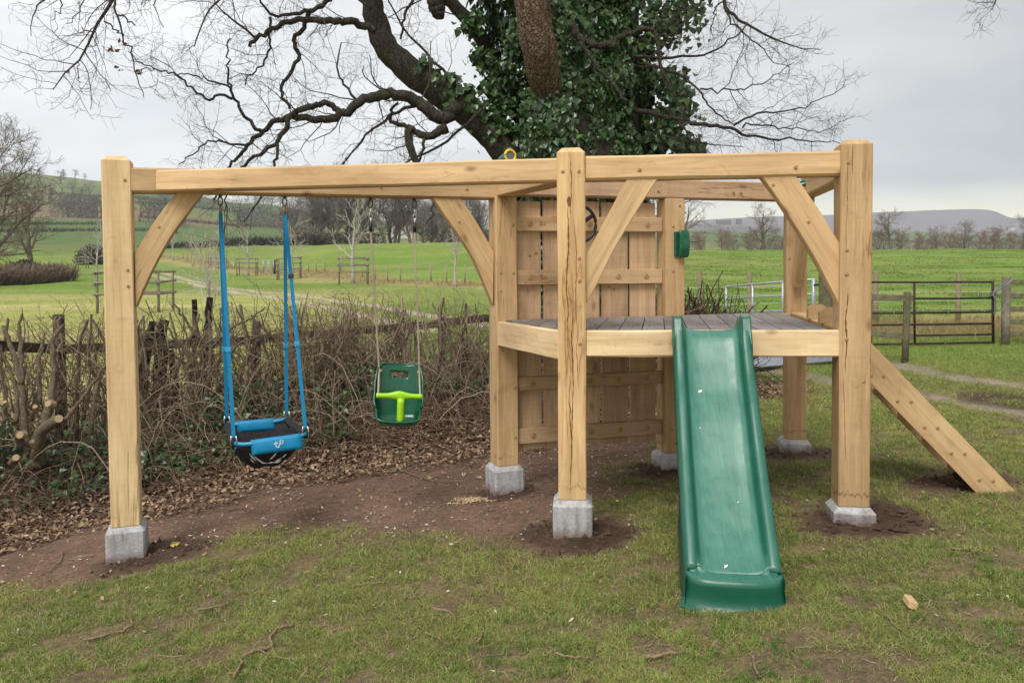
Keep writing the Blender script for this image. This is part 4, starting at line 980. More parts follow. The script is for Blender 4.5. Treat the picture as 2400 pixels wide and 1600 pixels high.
shaped('handset', tq + SN['wall'] * .008 + FN['wall'] * .024, SN['wall'], FN['wall'], .088, .225, .030, DGREEN, th_, .016, .022)
bq = Vector(at(1893, 427, 5.95)); bn_ = empty('toy_binoculars', bq, 'small dark green plastic viewer fixed under the side beam near the back post', 'toy')
for k in (-.022, .022): lathe_obj('barrel', bq + Vector((-.07, .0, k * .6 - .01)) + Vector((0, k, 0)), Vector((1, -.15, .12)), [(0, .014), (.03, .016), (.05, .022), (.115, .024), (.125, .027), (.14, .027)], DGREEN, bn_, 12)
soft(strip('bracket', bq + Vector((-.02, .03, .0)), bq + Vector((.04, .10, .03)), .03, .02, DGREEN, bn_), .004)

# ================================================================== trees: growing branches
def unit(a): return a / (np.linalg.norm(a, axis=-1, keepdims=True) + 1e-12)
def grow(P, rad, per, length, angle, n=6, crook=.25, up=0.0, rf=.5, tip=.35, t0=.25, t1=1.0, zig=0.0, r=None):
    """one generation of children on polylines P (K,n0,3): returns children (K*per,n,3) and radii"""
    r = r or rng
    K, n0, _ = P.shape
    k = np.repeat(np.arange(K), per); m_ = len(k)
    t = (np.tile(np.arange(per), K) + r.random(m_)) / per; t = t0 + (t1 - t0) * t
    x = t * (n0 - 1); i = np.clip(x.astype(int), 0, n0 - 2); f = (x - i)[:, None]
    o = P[k, i] * (1 - f) + P[k, i + 1] * f; T = unit(P[k, i + 1] - P[k, i]); r0 = (rad[k, i] * (1 - f[:, 0]) + rad[k, i + 1] * f[:, 0])
    q = unit(np.cross(T, unit(r.normal(size=(m_, 3)))))
    a = np.radians(angle[0] + (angle[1] - angle[0]) * r.random(m_))[:, None]
    d = unit(T * np.cos(a) + q * np.sin(a) + np.array((0, 0, up)))
    L_ = (length[0] + (length[1] - length[0]) * r.random(m_)) * (1.15 - .5 * t)
    out = np.empty((m_, n, 3)); out[:, 0] = o; st = (L_ / (n - 1))[:, None]
    zz = unit(np.cross(d, r.normal(size=(m_, 3))))
    for s in range(1, n):
        out[:, s] = out[:, s - 1] + d * st
        d = unit(d + r.normal(size=(m_, 3)) * crook + np.array((0, 0, up * .35)) + zz * zig * (-1) ** s)
    rr = np.minimum(r0 * .8, np.maximum(r0 * rf, L_ * .012))[:, None] * np.linspace(1, tip, n)[None]
    return out, rr
def bark_mat(name, a, b_, moss, scale=1.0, zs=.22, moss_amt=.3):
    m, nt, b = new_mat(name, .95, .1)
    v = coords(nt); vz = nd(nt, 'ShaderNodeMapping', {'Vector': v, 'Scale': (1, 1, zs)}).outputs[0]
    f = noise(nt, vz, 22 * scale, 6, .65, 1.2); g = noise(nt, v, 5 * scale, 4)
    vo = nd(nt, 'ShaderNodeTexVoronoi', {'Vector': nd(nt, 'ShaderNodeVectorMath', {0: vz, 1: nd(nt, 'ShaderNodeTexNoise', {'Vector': v, 'Scale': 9.0 * scale}).outputs['Color']}, operation='ADD').outputs[0], 'Scale': 17.0 * scale}, feature='DISTANCE_TO_EDGE')
    crk = nd(nt, 'ShaderNodeMapRange', {'Value': vo.outputs['Distance'], 'From Min': 0, 'From Max': .16, 'To Min': .25, 'To Max': 1}).outputs[0]
    c = ramp(nt, f, [(.3, b_), (.62, a)]); c = mixc(nt, 1.0, c, ramp(nt, crk, [(.2, (.35, .33, .32)), (.9, (1.05, 1.05, 1.05))]), 'MULTIPLY')
    c = mixc(nt, nd(nt, 'ShaderNodeMapRange', {'Value': g, 'From Min': .5, 'From Max': .7, 'To Max': moss_amt}).outputs[0], c, moss)
    nt.links.new(c, b.inputs['Base Color'])
    bump(nt, b, nd(nt, 'ShaderNodeMath', {0: crk, 1: nd(nt, 'ShaderNodeMath', {0: f, 1: .4}, operation='MULTIPLY').outputs[0]}, operation='ADD').outputs[0], .9, .03)
    return m
BARK = bark_mat('dark_oak_bark', (.115, .102, .084), (.045, .039, .031), (.09, .105, .045), 1.0, .6, .35)
BARK2 = bark_mat('brown_fissured_bark', (.225, .17, .12), (.085, .06, .042), (.12, .10, .06), .6, .2, .25)
TWIG = plain_mat('dark_twig', (.085, .070, .060), .9, .1, var=.3)
def limb(px, Y0, Y1, w0, w1, n=None, jit=.010):
    """a limb traced along sight points; w in photo pixels"""
    px = np.array(px, float); l = np.concatenate([[0], np.cumsum(np.hypot(*np.diff(px, axis=0).T))]); l /= l[-1]
    Y = np.array(Y0, float) if isinstance(Y0, (list, tuple)) else Y0 + (Y1 - Y0) * l; P = np.array([at(u, v, y) for (u, v), y in zip(px, Y)]); n = n or max(8, 3 * len(px))
    Q = resample(P, n, jit); t = np.linspace(0, 1, n)
    w = np.interp(t, [0, 1], [w0, w1]) if np.isscalar(w0) and np.isscalar(w1) else np.interp(t, l if len(w0) == len(l) else np.linspace(0, 1, len(w0)), w0)
    return Q, w * .5 * Q[:, 1] / F_PX
TX, TY_ = 1.02, 10.35
oak = empty('oak_tree', (TX, TY_, float(gz(TX, TY_))), 'big bare oak wrapped in dark ivy standing behind the play frame', 'tree')
L_main = [  # (sight points, Y0, Y1, w0, w1)
 ([(1250, 430), (1191, 367), (1140, 306), (1082, 245), (1018, 204), (960, 167), (919, 129), (892, 85), (878, 44), (871, 0), (868, -80), (880, -300), (840, -600)], 10.0, 9.0, [66, 62, 66, 68, 70, 66, 60, 58, 54, 50, 46, 34, 20], None),
 ([(1320, 400), (1300, 320), (1284, 245), (1273, 170), (1256, 85), (1246, 0), (1240, -120), (1215, -400), (1190, -800)], [10.7, 10.2, 9.6, 9.15, 8.9, 8.8, 8.7, 8.5, 8.5], None, [40, 42, 48, 62, 76, 82, 84, 70, 40], None),
 ([(1230, 250), (1170, 160), (1127, 90), (1089, 34), (1050, 0), (985, -60), (900, -200)], 10.8, 9.6, [44, 40, 36, 32, 30, 28, 20], None),
 ([(1340, 60), (1361, 95), (1395, 104), (1425, 106), (1446, 106)], 9.4, 9.2, 19, 16),
 ([(1418, 106), (1440, 99), (1480, 75), (1514, 65), (1538, 78), (1543, 112), (1550, 160), (1580, 220), (1610, 280)], 9.25, 9.1, 15, 3),
 ([(1360, 100), (1371, 116), (1405, 163), (1440, 197), (1469, 238)], 9.2, 9.0, 12, 8),
 ([(1018, -30), (1020, 0), (1024, 20), (1026, 38)], 9.3, 9.2, [48, 42, 36, 30], None)]
L_br = [
 ([(1074, 248), (1060, 262), (1038, 282), (1018, 272), (990, 245), (946, 224), (902, 218), (868, 224), (834, 252), (800, 268), (775, 279), (750, 284), (706, 273), (680, 272), (640, 289), (612, 306), (585, 340), (560, 362), (537, 388), (515, 420)], 9.2, 8.7, 34, 5),
 ([(612, 306), (578, 279), (551, 238), (536, 200), (530, 167), (537, 143), (530, 126), (540, 90)], 8.7, 8.6, 9, 3),
 ([(800, 265), (772, 241), (731, 245), (700, 258), (680, 272)], 9.0, 8.8, 15, 13),
 ([(680, 272), (672, 300), (650, 333), (600, 372), (570, 388), (520, 440), (500, 470)], 8.8, 8.4, 13, 4),
 ([(650, 333), (653, 354), (645, 384), (610, 464), (590, 490), (571, 520)], 8.7, 8.4, 8, 2.5),
 ([(880, 72), (861, 65), (834, 53), (800, 48), (750, 49), (680, 48), (667, 58), (630, 71), (605, 88), (585, 99), (585, 110)], 9.1, 8.6, 20, 9),
 ([(868, -90), (810, -40), (765, 0), (748, 17), (724, 27), (680, 32), (636, 41), (612, 10), (600, -20)], 9.1, 8.8, 18, 4),
 ([(730, 24), (707, 68), (687, 99), (701, 126), (694, 150), (677, 177), (660, 197), (661, 224), (680, 255)], 9.0, 8.8, 12, 7),
 ([(633, 41), (633, 61), (629, 129), (612, 153), (585, 177), (575, 200)], 8.8, 8.7, 7, 3),
 ([(545, 232), (534, 224), (510, 221), (493, 233), (469, 224), (442, 200), (418, 177), (381, 165), (354, 158), (323, 146), (300, 120)], 8.6, 8.2, 7, 2),
 ([(538, 205), (510, 190), (476, 184), (439, 173), (418, 175)], 8.6, 8.4, 5, 2.5),
 ([(585, 340), (544, 340), (490, 328), (452, 357), (418, 386)], 8.7, 8.5, 6, 2.5),
 ([(1045, 300), (1035, 306), (1004, 320), (984, 316), (970, 303), (953, 296), (916, 286), (912, 265), (933, 241)], 9.1, 9.2, [28, 22, 18, 18, 14, 11, 9, 8, 6], None),
 ([(968, 300), (956, 296), (958, 340), (970, 367), (980, 382), (1005, 440), (1018, 475), (1000, 525)], 9.1, 9.0, [14, 20, 17, 9, 6, 4, 3], None),
 ([(996, 322), (990, 345), (983, 380), (950, 450)], 9.1, 9.1, 8, 3),
 ([(1000, -60), (963, 7), (950, 20), (946, 61), (939, 92)], 9.3, 9.3, 9, 5),
 ([(1130, 255), (1050, 330), (990, 360), (920, 400), (880, 450)], 9.6, 9.3, 8, 3),
 ([(1100, 230), (1000, 130), (940, 60), (900, -20)], 9.9, 10.2, 8, 3),
 ([(985, 245), (930, 260), (880, 300), (830, 350), (790, 400)], 9.3, 9.5, 9, 2.5),
 ([(845, 240), (800, 200), (790, 150), (800, 100)], 9.0, 9.2, 7, 2.5),
 ([(870, 20), (830, -10), (770, -50), (700, -60)], 9.2, 9.4, 9, 3),
 ([(600, 92), (560, 60), (520, 30), (490, -20)], 8.7, 8.4, 6, 2),
 ([(765, 0), (700, -40), (640, -60), (560, -40), (500, 10), (470, 60), (455, 110)], 9.0, 8.2, 9, 2.5),
 ([(530, 427), (527, 457), (534, 501), (524, 552)], 8.6, 8.4, 4, 2),
 # hanging ends of a limb that reaches over from above the picture
 ([(1270, -700), (1000, -560), (700, -420), (480, -260), (330, -120), (252, 0), (245, 51), (218, 75), (201, 99), (180, 146), (163, 177), (150, 197), (124, 211)], 9.6, 6.6, [36, 30, 24, 18, 14, 9, 8, 6.5, 5.5, 4.5, 3.5, 3, 2], None),
 ([(310, -95), (265, 0), (272, 31), (279, 75), (296, 92), (306, 136), (320, 173), (337, 228)], 6.9, 6.5, 7, 2),
 ([(245, 51), (268, 70), (290, 84)], 6.7, 6.6, 4, 3), ([(278, 35), (300, 48), (316, 60)], 6.7, 6.6, 4, 3),
 ([(330, -120), (240, -60), (160, -30), (82, 0), (78, 42), (73, 85)], 6.9, 6.4, 9, 1.5),
 ([(200, -45), (187, 0), (190, 20), (156, 56)], 6.8, 6.6, 4, 1.5), ([(150, -25), (146, 0), (143, 27), (121, 49)], 6.7, 6.5, 4, 1.5),
 ([(380, -150), (361, 0), (366, 41), (384, 65)], 6.9, 6.7, 5, 1.5), ([(320, 173), (345, 160), (385, 168)], 6.5, 6.9, 2.5, 1.5),
 ([(218, 75), (190, 70), (176, 78)], 6.6, 6.5, 3, 1.5), ([(182, 146), (184, 180), (190, 195)], 6.5, 6.5, 2.5, 1.5),
 # right side
 ([(1480, 255), (1540, 268), (1600, 279), (1634, 286), (1678, 301), (1729, 304), (1770, 320), (1811, 330), (1855, 329), (1933, 329), (1971, 337)], 9.8, 8.6, 13, 1.6),
 ([(1560, -170), (1640, -80), (1695, 0), (1699, 24), (1736, 51), (1770, 68), (1811, 88), (1858, 110), (1899, 119), (1923, 117)], 9.8, 8.8, 16, 1.6),
 ([(1450, 130), (1540, 138), (1600, 133), (1651, 131), (1685, 114), (1726, 85), (1750, 58)], 9.9, 9.0, 9, 3),
 ([(1500, 150), (1560, 160), (1600, 177), (1620, 194), (1641, 211), (1661, 248), (1692, 279), (1719, 292)], 9.8, 9.0, 8, 3),
 ([(1719, 294), (1777, 265), (1831, 262), (1889, 252), (1940, 231), (1981, 202)], 9.1, 8.6, 5.5, 1.4),
 ([(1740, 300), (1750, 289), (1811, 296), (1882, 303), (1926, 309), (1960, 292)], 9.0, 8.6, 4.5, 1.4),
 ([(1660, -60), (1644, 0), (1620, 41), (1600, 58), (1560, 90)], 9.7, 9.4, 7, 3),
 ([(1641, 208), (1688, 213), (1736, 211), (1780, 197), (1831, 170), (1862, 146)], 9.0, 8.7, 4.5, 1.5),
 ([(1699, 24), (1716, 54), (1746, 82), (1780, 109), (1811, 143), (1852, 158)], 9.2, 8.8, 5, 1.5),
 ([(1540, 240), (1600, 292), (1620, 320), (1644, 344), (1665, 359)], 9.7, 9.2, 6, 2),
 ([(1695, 5), (1673, 22), (1670, 50), (1664, 75)], 9.2, 9.0, 4, 2), ([(1560, 320), (1620, 335), (1690, 340), (1745, 345)], 9.6, 9.0, 5, 1.5),
 ([(1500, -500), (1800, -330), (2100, -210), (2300, -90), (2372, -10), (2345, 12), (2325, 24)], 9.4, 8.2, [22, 18, 14, 9, 5, 3, 1.5], None)]
TRUNK = [(TX + dx, TY_ + dy, z) for dx, dy, z in ((0, 0, -.1), (.0, 0, .8), (.02, .0, 1.8), (.05, .0, 2.8), (.05, .05, 4.0), (.1, .1, 5.5), (.0, .2, 7.5))]
mb = MB(); P = resample(np.array(TRUNK), 24); rr = np.interp(np.linspace(0, 1, 24), [0, .12, .3, .7, 1], [.95, .74, .72, .62, .4]); o = np.array((TX, TY_, 0.0))
tubes(mb, (P - o)[None], rr[None], 20, None, True); put('trunk', mb.mesh('trunk', True), BARK, oak, Matrix.Translation(o))
polys = []
for i, (px, Y0, Y1, w0, w1) in enumerate(L_main):
    Q, r_ = limb(px, Y0, Y1, w0, w1, n=len(px) * 5); o = Q[0].copy(); mb = MB()
    if i in (0, 1, 2): r_ = r_ * (1 + .06 * (fbm(np.arange(len(r_)) * .45, np.full(len(r_), i * 3.)) - .5) * 2)
    tubes(mb, (Q - o)[None], r_[None], 16 if i < 3 else 9, None, True)
    put('limb', mb.mesh('limb', True), BARK2 if i == 1 else BARK, oak, Matrix.Translation(o)); polys.append((Q, r_))
for px, Y0, Y1, w0, w1 in L_br:
    Q, r_ = limb(px, Y0, Y1, w0, w1, jit=.012); o = Q[0].copy(); mb = MB(); tubes(mb, (Q - o)[None], r_[None], 8, None, True)
    put('branch', mb.mesh('branch', True), BARK, oak, Matrix.Translation(o)); polys.append((Q, r_))
tw = MB()
for i, (Q, r_) in enumerate(polys):
    if i in (1, 3, 5, 6): continue
    L_ = np.linalg.norm(np.diff(Q, axis=0), axis=1).sum(); n1 = int(L_ / (.15 if i >= 7 else .30)) + 2; t0 = .15 if i >= 7 else .3
    big = np.mean(r_) > .04
    if L_ > 5: t0 = .55; 
    over = Q[:, 1].mean() < 7.6 and Q[:, 0].mean() < -2
    if over: n1 = max(2, n1 // 3)
    A_, ra_ = grow(Q[None], r_[None], n1, (.35, 1.0) if big else ((.12, .36) if over else (.22, .62)), (35, 75), 8, .20, .02, .22, .4, t0, 1.0, .14)
    ra_ = np.clip(ra_ * .8, .0018, .009)
    B_, rb_ = grow(A_, ra_, 2 if over else 4, (.16, .42), (30, 70), 6, .26, .03, .5, .5, .2, 1, .16); rb_ = np.clip(rb_ * .8, .0014, .0036)
    C_, rc_ = grow(B_, rb_, 2 if over else 3, (.07, .20), (30, 75), 4, .28, .04, .6, .6, .2, 1, .15); rc_ = np.clip(rc_ * .8, .0011, .0021)
    for x, y, s in ((A_, ra_, 5), (B_, rb_, 4), (C_, rc_, 3)): tubes(tw, x - np.array((TX, TY_, 0)), y, s)
put('fine_twigs', tw.mesh('fine_twigs', True), TWIG, oak, Matrix.Translation((TX, TY_, 0)), kind='stuff')
# a few dead brown leaves still hanging on the overhanging twigs
# ------------------------------------------------------------------ ivy
def leaves(mb, c_, n_, up_, size, colr, fold=.14, shape='ivy', r=None):
    """leaf-shaped faces: centre (K,3), facing n_, tip along -up_"""
    r = r or rng
    K = len(c_); n_ = unit(n_); s_ = unit(np.cross(up_, n_)); t_ = unit(np.cross(n_, s_))      # t_ = towards the stalk
    if shape == 'ivy': sh = [(0, .42), (-.52, .30), (-.36, -.12), (0, -.62), (.36, -.12), (.52, .30)]
    elif shape == 'oak': sh = [(0, .6), (-.22, .25), (-.34, -.15), (0, -.55), (.30, -.2), (.24, .22)]
    else: sh = [(0, .55), (-.2, .2), (-.2, -.2), (0, -.6), (.2, -.2), (.2, .2)]
    V = []
    for k, (x, y) in enumerate(sh):
        z = fold * abs(x) * 1.6 + (r.random(K) - .5) * fold * .8
        V.append(c_ + (s_ * x + t_ * y + n_ * z[:, None]) * size[:, None])
    V = np.stack(V, 1).reshape(-1, 3); b0 = (np.arange(K) * 6)[:, None]
    mb.add(V, np.concatenate([b0 + np.array([0, 1, 2, 3]), b0 + np.array([0, 3, 4, 5])]), np.repeat(colr, 6, 0))
IVY = vcol_mat('ivy_leaf', .30, .5, .12, .2, 40)
def ivy_col(K, r=None):
    r = r or rng
    a = r.random(K)[:, None]; c_ = (1 - a) * np.array((.016, .044, .013)) + a * np.array((.052, .108, .032)); l = r.random(K) < .12
    c_[l] = np.array((.10, .165, .05)) * (.6 + .6 * r.random((l.sum(), 1))); return c_
K = 32000; v_ = rng.uniform(-110, 900, K); v_[: int(K * .74)] = rng.uniform(-110, 480, int(K * .74))
ul = np.interp(v_, [-110, 0, 65, 120, 170, 215, 290, 360, 500, 900], [1075, 1088, 1116, 1132, 1150, 1170, 1195, 1192, 1170, 1150]); ur = np.interp(v_, [-110, 0, 60, 130, 170, 210, 255, 305, 360, 500, 900], [1560, 1500, 1485, 1520, 1528, 1540, 1528, 1515, 1540, 1520, 1500])
th = rng.uniform(-1.75, 1.75, K)
uc, hw = (ul + ur) / 2, (ur - ul) / 2
clump = fbm(th * 3.2 + 5, v_ * .016, 3)
rad_ = .80 + .52 * (clump - .38) + rng.normal(0, .035, K)
Yc = 10.4; P = np.array([at(u, v, Yc) for u, v in zip(uc, v_)]); hwm = hw * Yc / F_PX
c_ = P + np.stack([np.sin(th) * rad_ * hwm, -np.cos(th) * rad_ * hwm * .85, np.zeros(K)], 1)
nrm = unit(np.stack([np.sin(th), -np.cos(th), np.full(K, .25)], 1) + rng.normal(0, .38, (K, 3)))
ivm = MB(); oo = np.array((TX, TY_, 0)); upv = np.array((0, 0, 1.0)) + rng.normal(0, .35, (K, 3))
leaves(ivm, c_ - oo, nrm, upv, .028 + .08 * rng.random(K) ** 1.3, ivy_col(K))
# sprays that stick out to the sides
sp = [(1590, 30, 55), (1545, 60, 45), (1570, 200, 40), (1590, 250, 35), (1545, 330, 45), (1600, 345, 30), (1105, 60, 25), (1130, 140, 25), (1155, 200, 25), (1180, 255, 30), (1190, 320, 30), (1510, 110, 35), (1565, 290, 35), (1630, 350, 20), (1450, 20, 60)]
for u, v, w in sp:
    k = int(w * 5); q = at(u, v, 10.1); d = rng.normal(0, 1, (k, 3)) * np.array((w * .55, w * .5, w * .55)) * 10 / F_PX
    leaves(ivm, q + d - oo, unit(rng.normal(0, .6, (k, 3)) + np.array((0, -1, .2))), np.array((0, 0, 1.0)) + rng.normal(0, .4, (k, 3)), rng.uniform(.05, .11, k), ivy_col(k))
# leaves closing over the foot of the bare second stem
for u, v, Y, k in ((1262, 228, 9.35, 60), (1306, 232, 9.35, 60), (1268, 262, 9.3, 150), (1296, 268, 9.3, 160), (1282, 290, 9.25, 260), (1290, 325, 9.3, 260), (1285, 352, 9.35, 160)):
    q = at(u, v, Y); d = rng.normal(0, 1, (k, 3)) * np.array((.11, .07, .09)); leaves(ivm, q + d - oo, unit(rng.normal(0, .4, (k, 3)) + np.array((0, -1, .25))), np.array((0, 0, 1.0)) + rng.normal(0, .35, (k, 3)), .035 + .07 * rng.random(k), ivy_col(k))
# ivy creeping out along the top of the low limb
Q, r_ = polys[0]; k = 900; t = rng.uniform(0, 1, k) ** 1.1 * 22; i = t.astype(int); f = (t - i)[:, None]; q = Q[i] * (1 - f) + Q[i + 1] * f; T = unit(Q[i + 1] - Q[i])
upn = unit(np.array((.35, -.35, 1)) - T * (T @ np.array((.35, -.35, 1)))[:, None]); th = rng.normal(0, .75, k)[:, None]; sd_ = np.cross(T, upn)
nn = upn * np.cos(th) + sd_ * np.sin(th); keep = fbm(t * .9, th[:, 0]) > .40
q = (q + nn * (r_[i][:, None] + rng.uniform(.0, .10, (k, 1))))[keep]; k = len(q)
leaves(ivm, q - oo, unit(nn[keep] + rng.normal(0, .45, (k, 3)) + np.array((0, -.4, 0))), np.array((0, 0, 1.0)) + rng.normal(0, .5, (k, 3)), rng.uniform(.05, .10, k), ivy_col(k))
put('ivy', ivm.mesh('ivy', False, True), IVY, oak, Matrix.Translation(oo), kind='stuff')
dl = MB(); pts = np.array([at(u, v, 6.6) for u, v in ((258, 117), (283, 163), (289, 101), (325, 170), (162, 168), (270, 118))]); pts = np.repeat(pts, 3, 0) + rng.normal(0, .012, (18, 3))
leaves(dl, pts - oo, unit(rng.normal(0, 1, (18, 3)) + np.array((0, -1, 0))), rng.normal(0, 1, (18, 3)), rng.uniform(.03, .055, 18), np.tile((.16, .10, .07), (18, 1)), .3, 'oak')
DRY = vcol_mat('dry_leaf', .85, .15, .12, .25, 60)
put('dead_leaves', dl.mesh('dead_leaves', False, True), DRY, oak, Matrix.Translation(oo), kind='stuff')

# ================================================================== hedge bank, leaf litter, lawn
hl = np.concatenate([[0], np.cumsum(np.hypot(*np.diff(HEDGE, axis=0).T))])
def hpt(p, off):
    p = np.asarray(p, float); x = np.interp(p, hl, HEDGE[:, 0]); y = np.interp(p, hl, HEDGE[:, 1])
    i = np.clip(np.searchsorted(hl, p) - 1, 0, len(HEDGE) - 2); d = np.diff(HEDGE, axis=0)[i]; d = d / np.linalg.norm(d, axis=-1, keepdims=True)
    return x - d[..., 1] * off, y + d[..., 0] * off
STEM = vcol_mat('hedge_stem', .85, .15, 0, .3, 35)
def stem_cols(K, dark, pale, r=None):
    t = (r or rng).random(K)[:, None] ** 1.4; return np.array(dark) * (1 - t) + np.array(pale) * t
def stems(mb, x, y, top, rad, col_, lean=.25, n=7, crook=.14, z0=-.03, r=None):
    K = len(x); z = gz(x, y) + z0; h_ = np.maximum(.15, top - z); d = unit(np.stack([rng.normal(0, lean, K), rng.normal(0, lean, K), np.ones(K)], 1))
    P = np.empty((K, n, 3)); P[:, 0] = np.stack([x, y, z], 1)
    for s in range(1, n):
        P[:, s] = P[:, s - 1] + d * (h_ / (n - 1))[:, None]; d = unit(d + rng.normal(0, crook, (K, 3)) + np.array((0, 0, .06)))
    rr = rad[:, None] * np.linspace(1, .55, n); tubes(mb, P, rr, 4, np.asarray(col_)); return P, rr
hx0 = empty('hedge', (-3.2, 8.9, float(gz(-3.2, 8.9))), 'leafless tangled hedge of cut brown stems running behind the swings', 'hedge')
oo = np.array((-3.2, 8.9, 0))
# thick cut stems, each an object
for i in range(46):
    p = rng.uniform(7.2, 16.5) if i > 14 else rng.uniform(7.0, 11.2); x, y = hpt(p, rng.normal(0, .16)); mb = MB()
    tp = 1.22 + .12 * rng.random() - .14 * (p > 13.5); Pq, rq = stems(mb, np.array([x]), np.array([y]), np.array([tp]), np.array([rng.uniform(.014, .034)]), stem_cols(1, (.15, .12, .085), (.38, .31, .22)), .22, 9, .12)
    o = Pq[0, 0].copy(); mb.v[0] = mb.v[0] - o; put('stem', mb.mesh('stem', True, True), STEM, hx0, Matrix.Translation(o))
tm = MB(); K = 760; p = np.concatenate([rng.uniform(6.0, 12.5, int(K * .62)), rng.uniform(11.5, 16.4, K - int(K * .62))]); x, y = hpt(p, rng.normal(0, .24, K))
top = np.interp(p, [5, 8, 12, 15, 18], [1.36, 1.34, 1.30, 1.16, 1.2]) + rng.normal(0, .07, K) - (rng.random(K) < .3) * rng.random(K) * .6
Pq, rq = stems(tm, x, y, top, rng.uniform(.004, .011, K), stem_cols(K, (.10, .078, .058), (.38, .30, .215)), .30, 8, .17)
A_, ra_ = grow(Pq, rq, 5, (.15, .6), (35, 95), 6, .26, .02, .6, .5, .15, 1.0, .08); ra_ = np.clip(ra_, .002, .005); A_[:, :, 2] = np.minimum(A_[:, :, 2], 1.42 + .15 * rng.random((len(A_), 1)))
tubes(tm, A_, ra_, 3, stem_cols(len(A_), (.10, .068, .05), (.37, .275, .185)))
B_, rb_ = grow(A_, ra_, 2, (.08, .25), (25, 70), 4, .25, .08, .7, .6, .3, 1); tubes(tm, B_, np.clip(rb_, .0016, .0032), 3, stem_cols(len(B_), (.10, .075, .055), (.32, .24, .165)))
# bramble arcs
K = 1050; p = rng.uniform(9.3, 16.4, K); x, y = hpt(p, rng.normal(-.25, .42, K)); z = gz(x, y); n = 12; t = np.linspace(0, 1, n)[None]
az = rng.uniform(0, 2 * np.pi, K)[:, None]; L_ = rng.uniform(.35, 1.5, K)[:, None]; H_ = (.08 + .9 * rng.random(K) ** 2)[:, None]
Pb = np.stack([x[:, None] + np.cos(az) * L_ * t, y[:, None] + np.sin(az) * L_ * t * .5, z[:, None] + H_ * 4 * t * (1 - t) * (1 - .25 * t) + .02], 2) + np.cumsum(rng.normal(0, .012, (K, n, 3)), 1)
tubes(tm, Pb, np.linspace(1, .5, n)[None] * rng.uniform(.0025, .006, K)[:, None], 4, stem_cols(K, (.095, .066, .05), (.38, .29, .205)))
# low dark tangle of old runners matting the face of the bank
K = 2600; p = rng.uniform(8.5, 15.6, K); x, y = hpt(p, rng.uniform(-1.35, .1, K)); z = gz(x, y); n = 9; t = np.linspace(-.5, .5, n)[None]; az = rng.uniform(0, 2 * np.pi, K)[:, None]; L_ = rng.uniform(.15, .6, K)[:, None]
Pb = np.stack([x[:, None] + np.cos(az) * L_ * t, y[:, None] + np.sin(az) * L_ * t * .6, z[:, None] + .01 + rng.uniform(.02, .16, (K, 1)) * np.cos(t * np.pi)], 2) + np.cumsum(rng.normal(0, .014, (K, n, 3)), 1)
tubes(tm, Pb, rng.uniform(.0018, .0042, K)[:, None] * np.ones((1, n)), 3, stem_cols(K, (.06, .038, .028), (.24, .165, .115)))
tm.v = [v_ - oo for v_ in tm.v]
put('twig_mass', tm.mesh('twig_mass', False, True), STEM, hx0, Matrix.Translation(oo), kind='stuff')
# cut coppice stools in front of the hedge
PALE = bark_mat('pale_hazel_bark', (.40, .325, .225), (.24, .19, .13), (.13, .14, .07), 1.5, .4, .3); CUT = plain_mat('fresh_cut_wood', (.38, .275, .165), .8, .15, var=.2, scale=50)
DARKB = bark_mat('dark_stump_bark', (.07, .055, .042), (.025, .02, .016), (.05, .06, .03), 1.2, .4, .3)
def stool(name, label, cat, px, Y, parts_, cuts, mat):
    base = at(px[0], px[1], Y); t = empty(name, base, label, cat)
    for pl, Y0, Y1, w0, w1 in parts_:
        Q, r_ = limb(pl, Y0, Y1, w0, w1, n=4 * len(pl), jit=.006); mb = MB(); o = Q[0].copy(); tubes(mb, (Q - o)[None], r_[None], 9, None, True); put('stem', mb.mesh('stem', True), mat, t, Matrix.Translation(o))
    for u, v, Yc, r_, n in cuts:
        lathe_obj('cut_end', at(u, v, Yc), n, [(-.07, r_ * 1.05), (-.004, r_), (0, r_ * .92)], CUT, t, 12)
    return t
stool('coppice_stool', 'gnarled hedge stump with pale sawn branch ends sprawling over the bank', 'stump', (90, 1085), 7.15, [
    ([(88, 1090), (90, 1073), (93, 1011), (112, 997), (137, 983)], 7.2, 7.0, [34, 30, 27, 26, 22], None), ([(104, 995), (112, 968), (120, 950), (123, 918), (126, 848), (121, 792), (150, 760)], 7.15, 7.4, [22, 22, 20, 15, 13, 11, 6], None),
    ([(140, 985), (157, 977), (182, 946), (202, 924), (219, 893), (247, 854), (280, 815)], 7.05, 7.3, 11, 5), ([(93, 946), (90, 862), (104, 778)], 7.3, 7.4, 11, 5), ([(60, 1080), (66, 1050), (73, 1036)], 7.0, 6.95, 13, 11), ([(76, 985), (93, 920), (100, 850)], 7.3, 7.5, 9, 5)],
    [(138, 981, 6.98, .036, (.5, -.8, .25)), (112, 945, 7.08, .034, (-.2, -.9, .35)), (74, 1034, 6.94, .024, (.3, -.6, .7)), (82, 952, 7.2, .022, (.2, -.7, .6))], PALE)
stool('coppice_stool', 'clump of tall pale stems rising from one low stump at the hedge end', 'stump', (50, 1060), 7.0, [
    ([(62, 1045), (56, 983), (48, 899), (36, 837), (8, 764)], 7.1, 7.3, 19, 9), ([(50, 900), (48, 820), (45, 772), (52, 735)], 7.2, 7.4, 15, 6), ([(38, 990), (40, 920), (20, 860), (-5, 800)], 7.1, 7.3, 12, 6), ([(45, 1045), (46, 1025), (46, 1015)], 6.95, 6.85, 20, 18), ([(25, 1085), (36, 1074)], 6.9, 6.85, 15, 14), ([(10, 990), (12, 950), (10, 942)], 7.0, 6.95, 9, 8)],
    [(46, 1019, 6.82, .034, (.05, -.97, .2)), (37, 1072, 6.84, .030, (.3, -.8, .3)), (11, 941, 6.94, .018, (0, -.6, .7))], PALE)
yb = 8.35
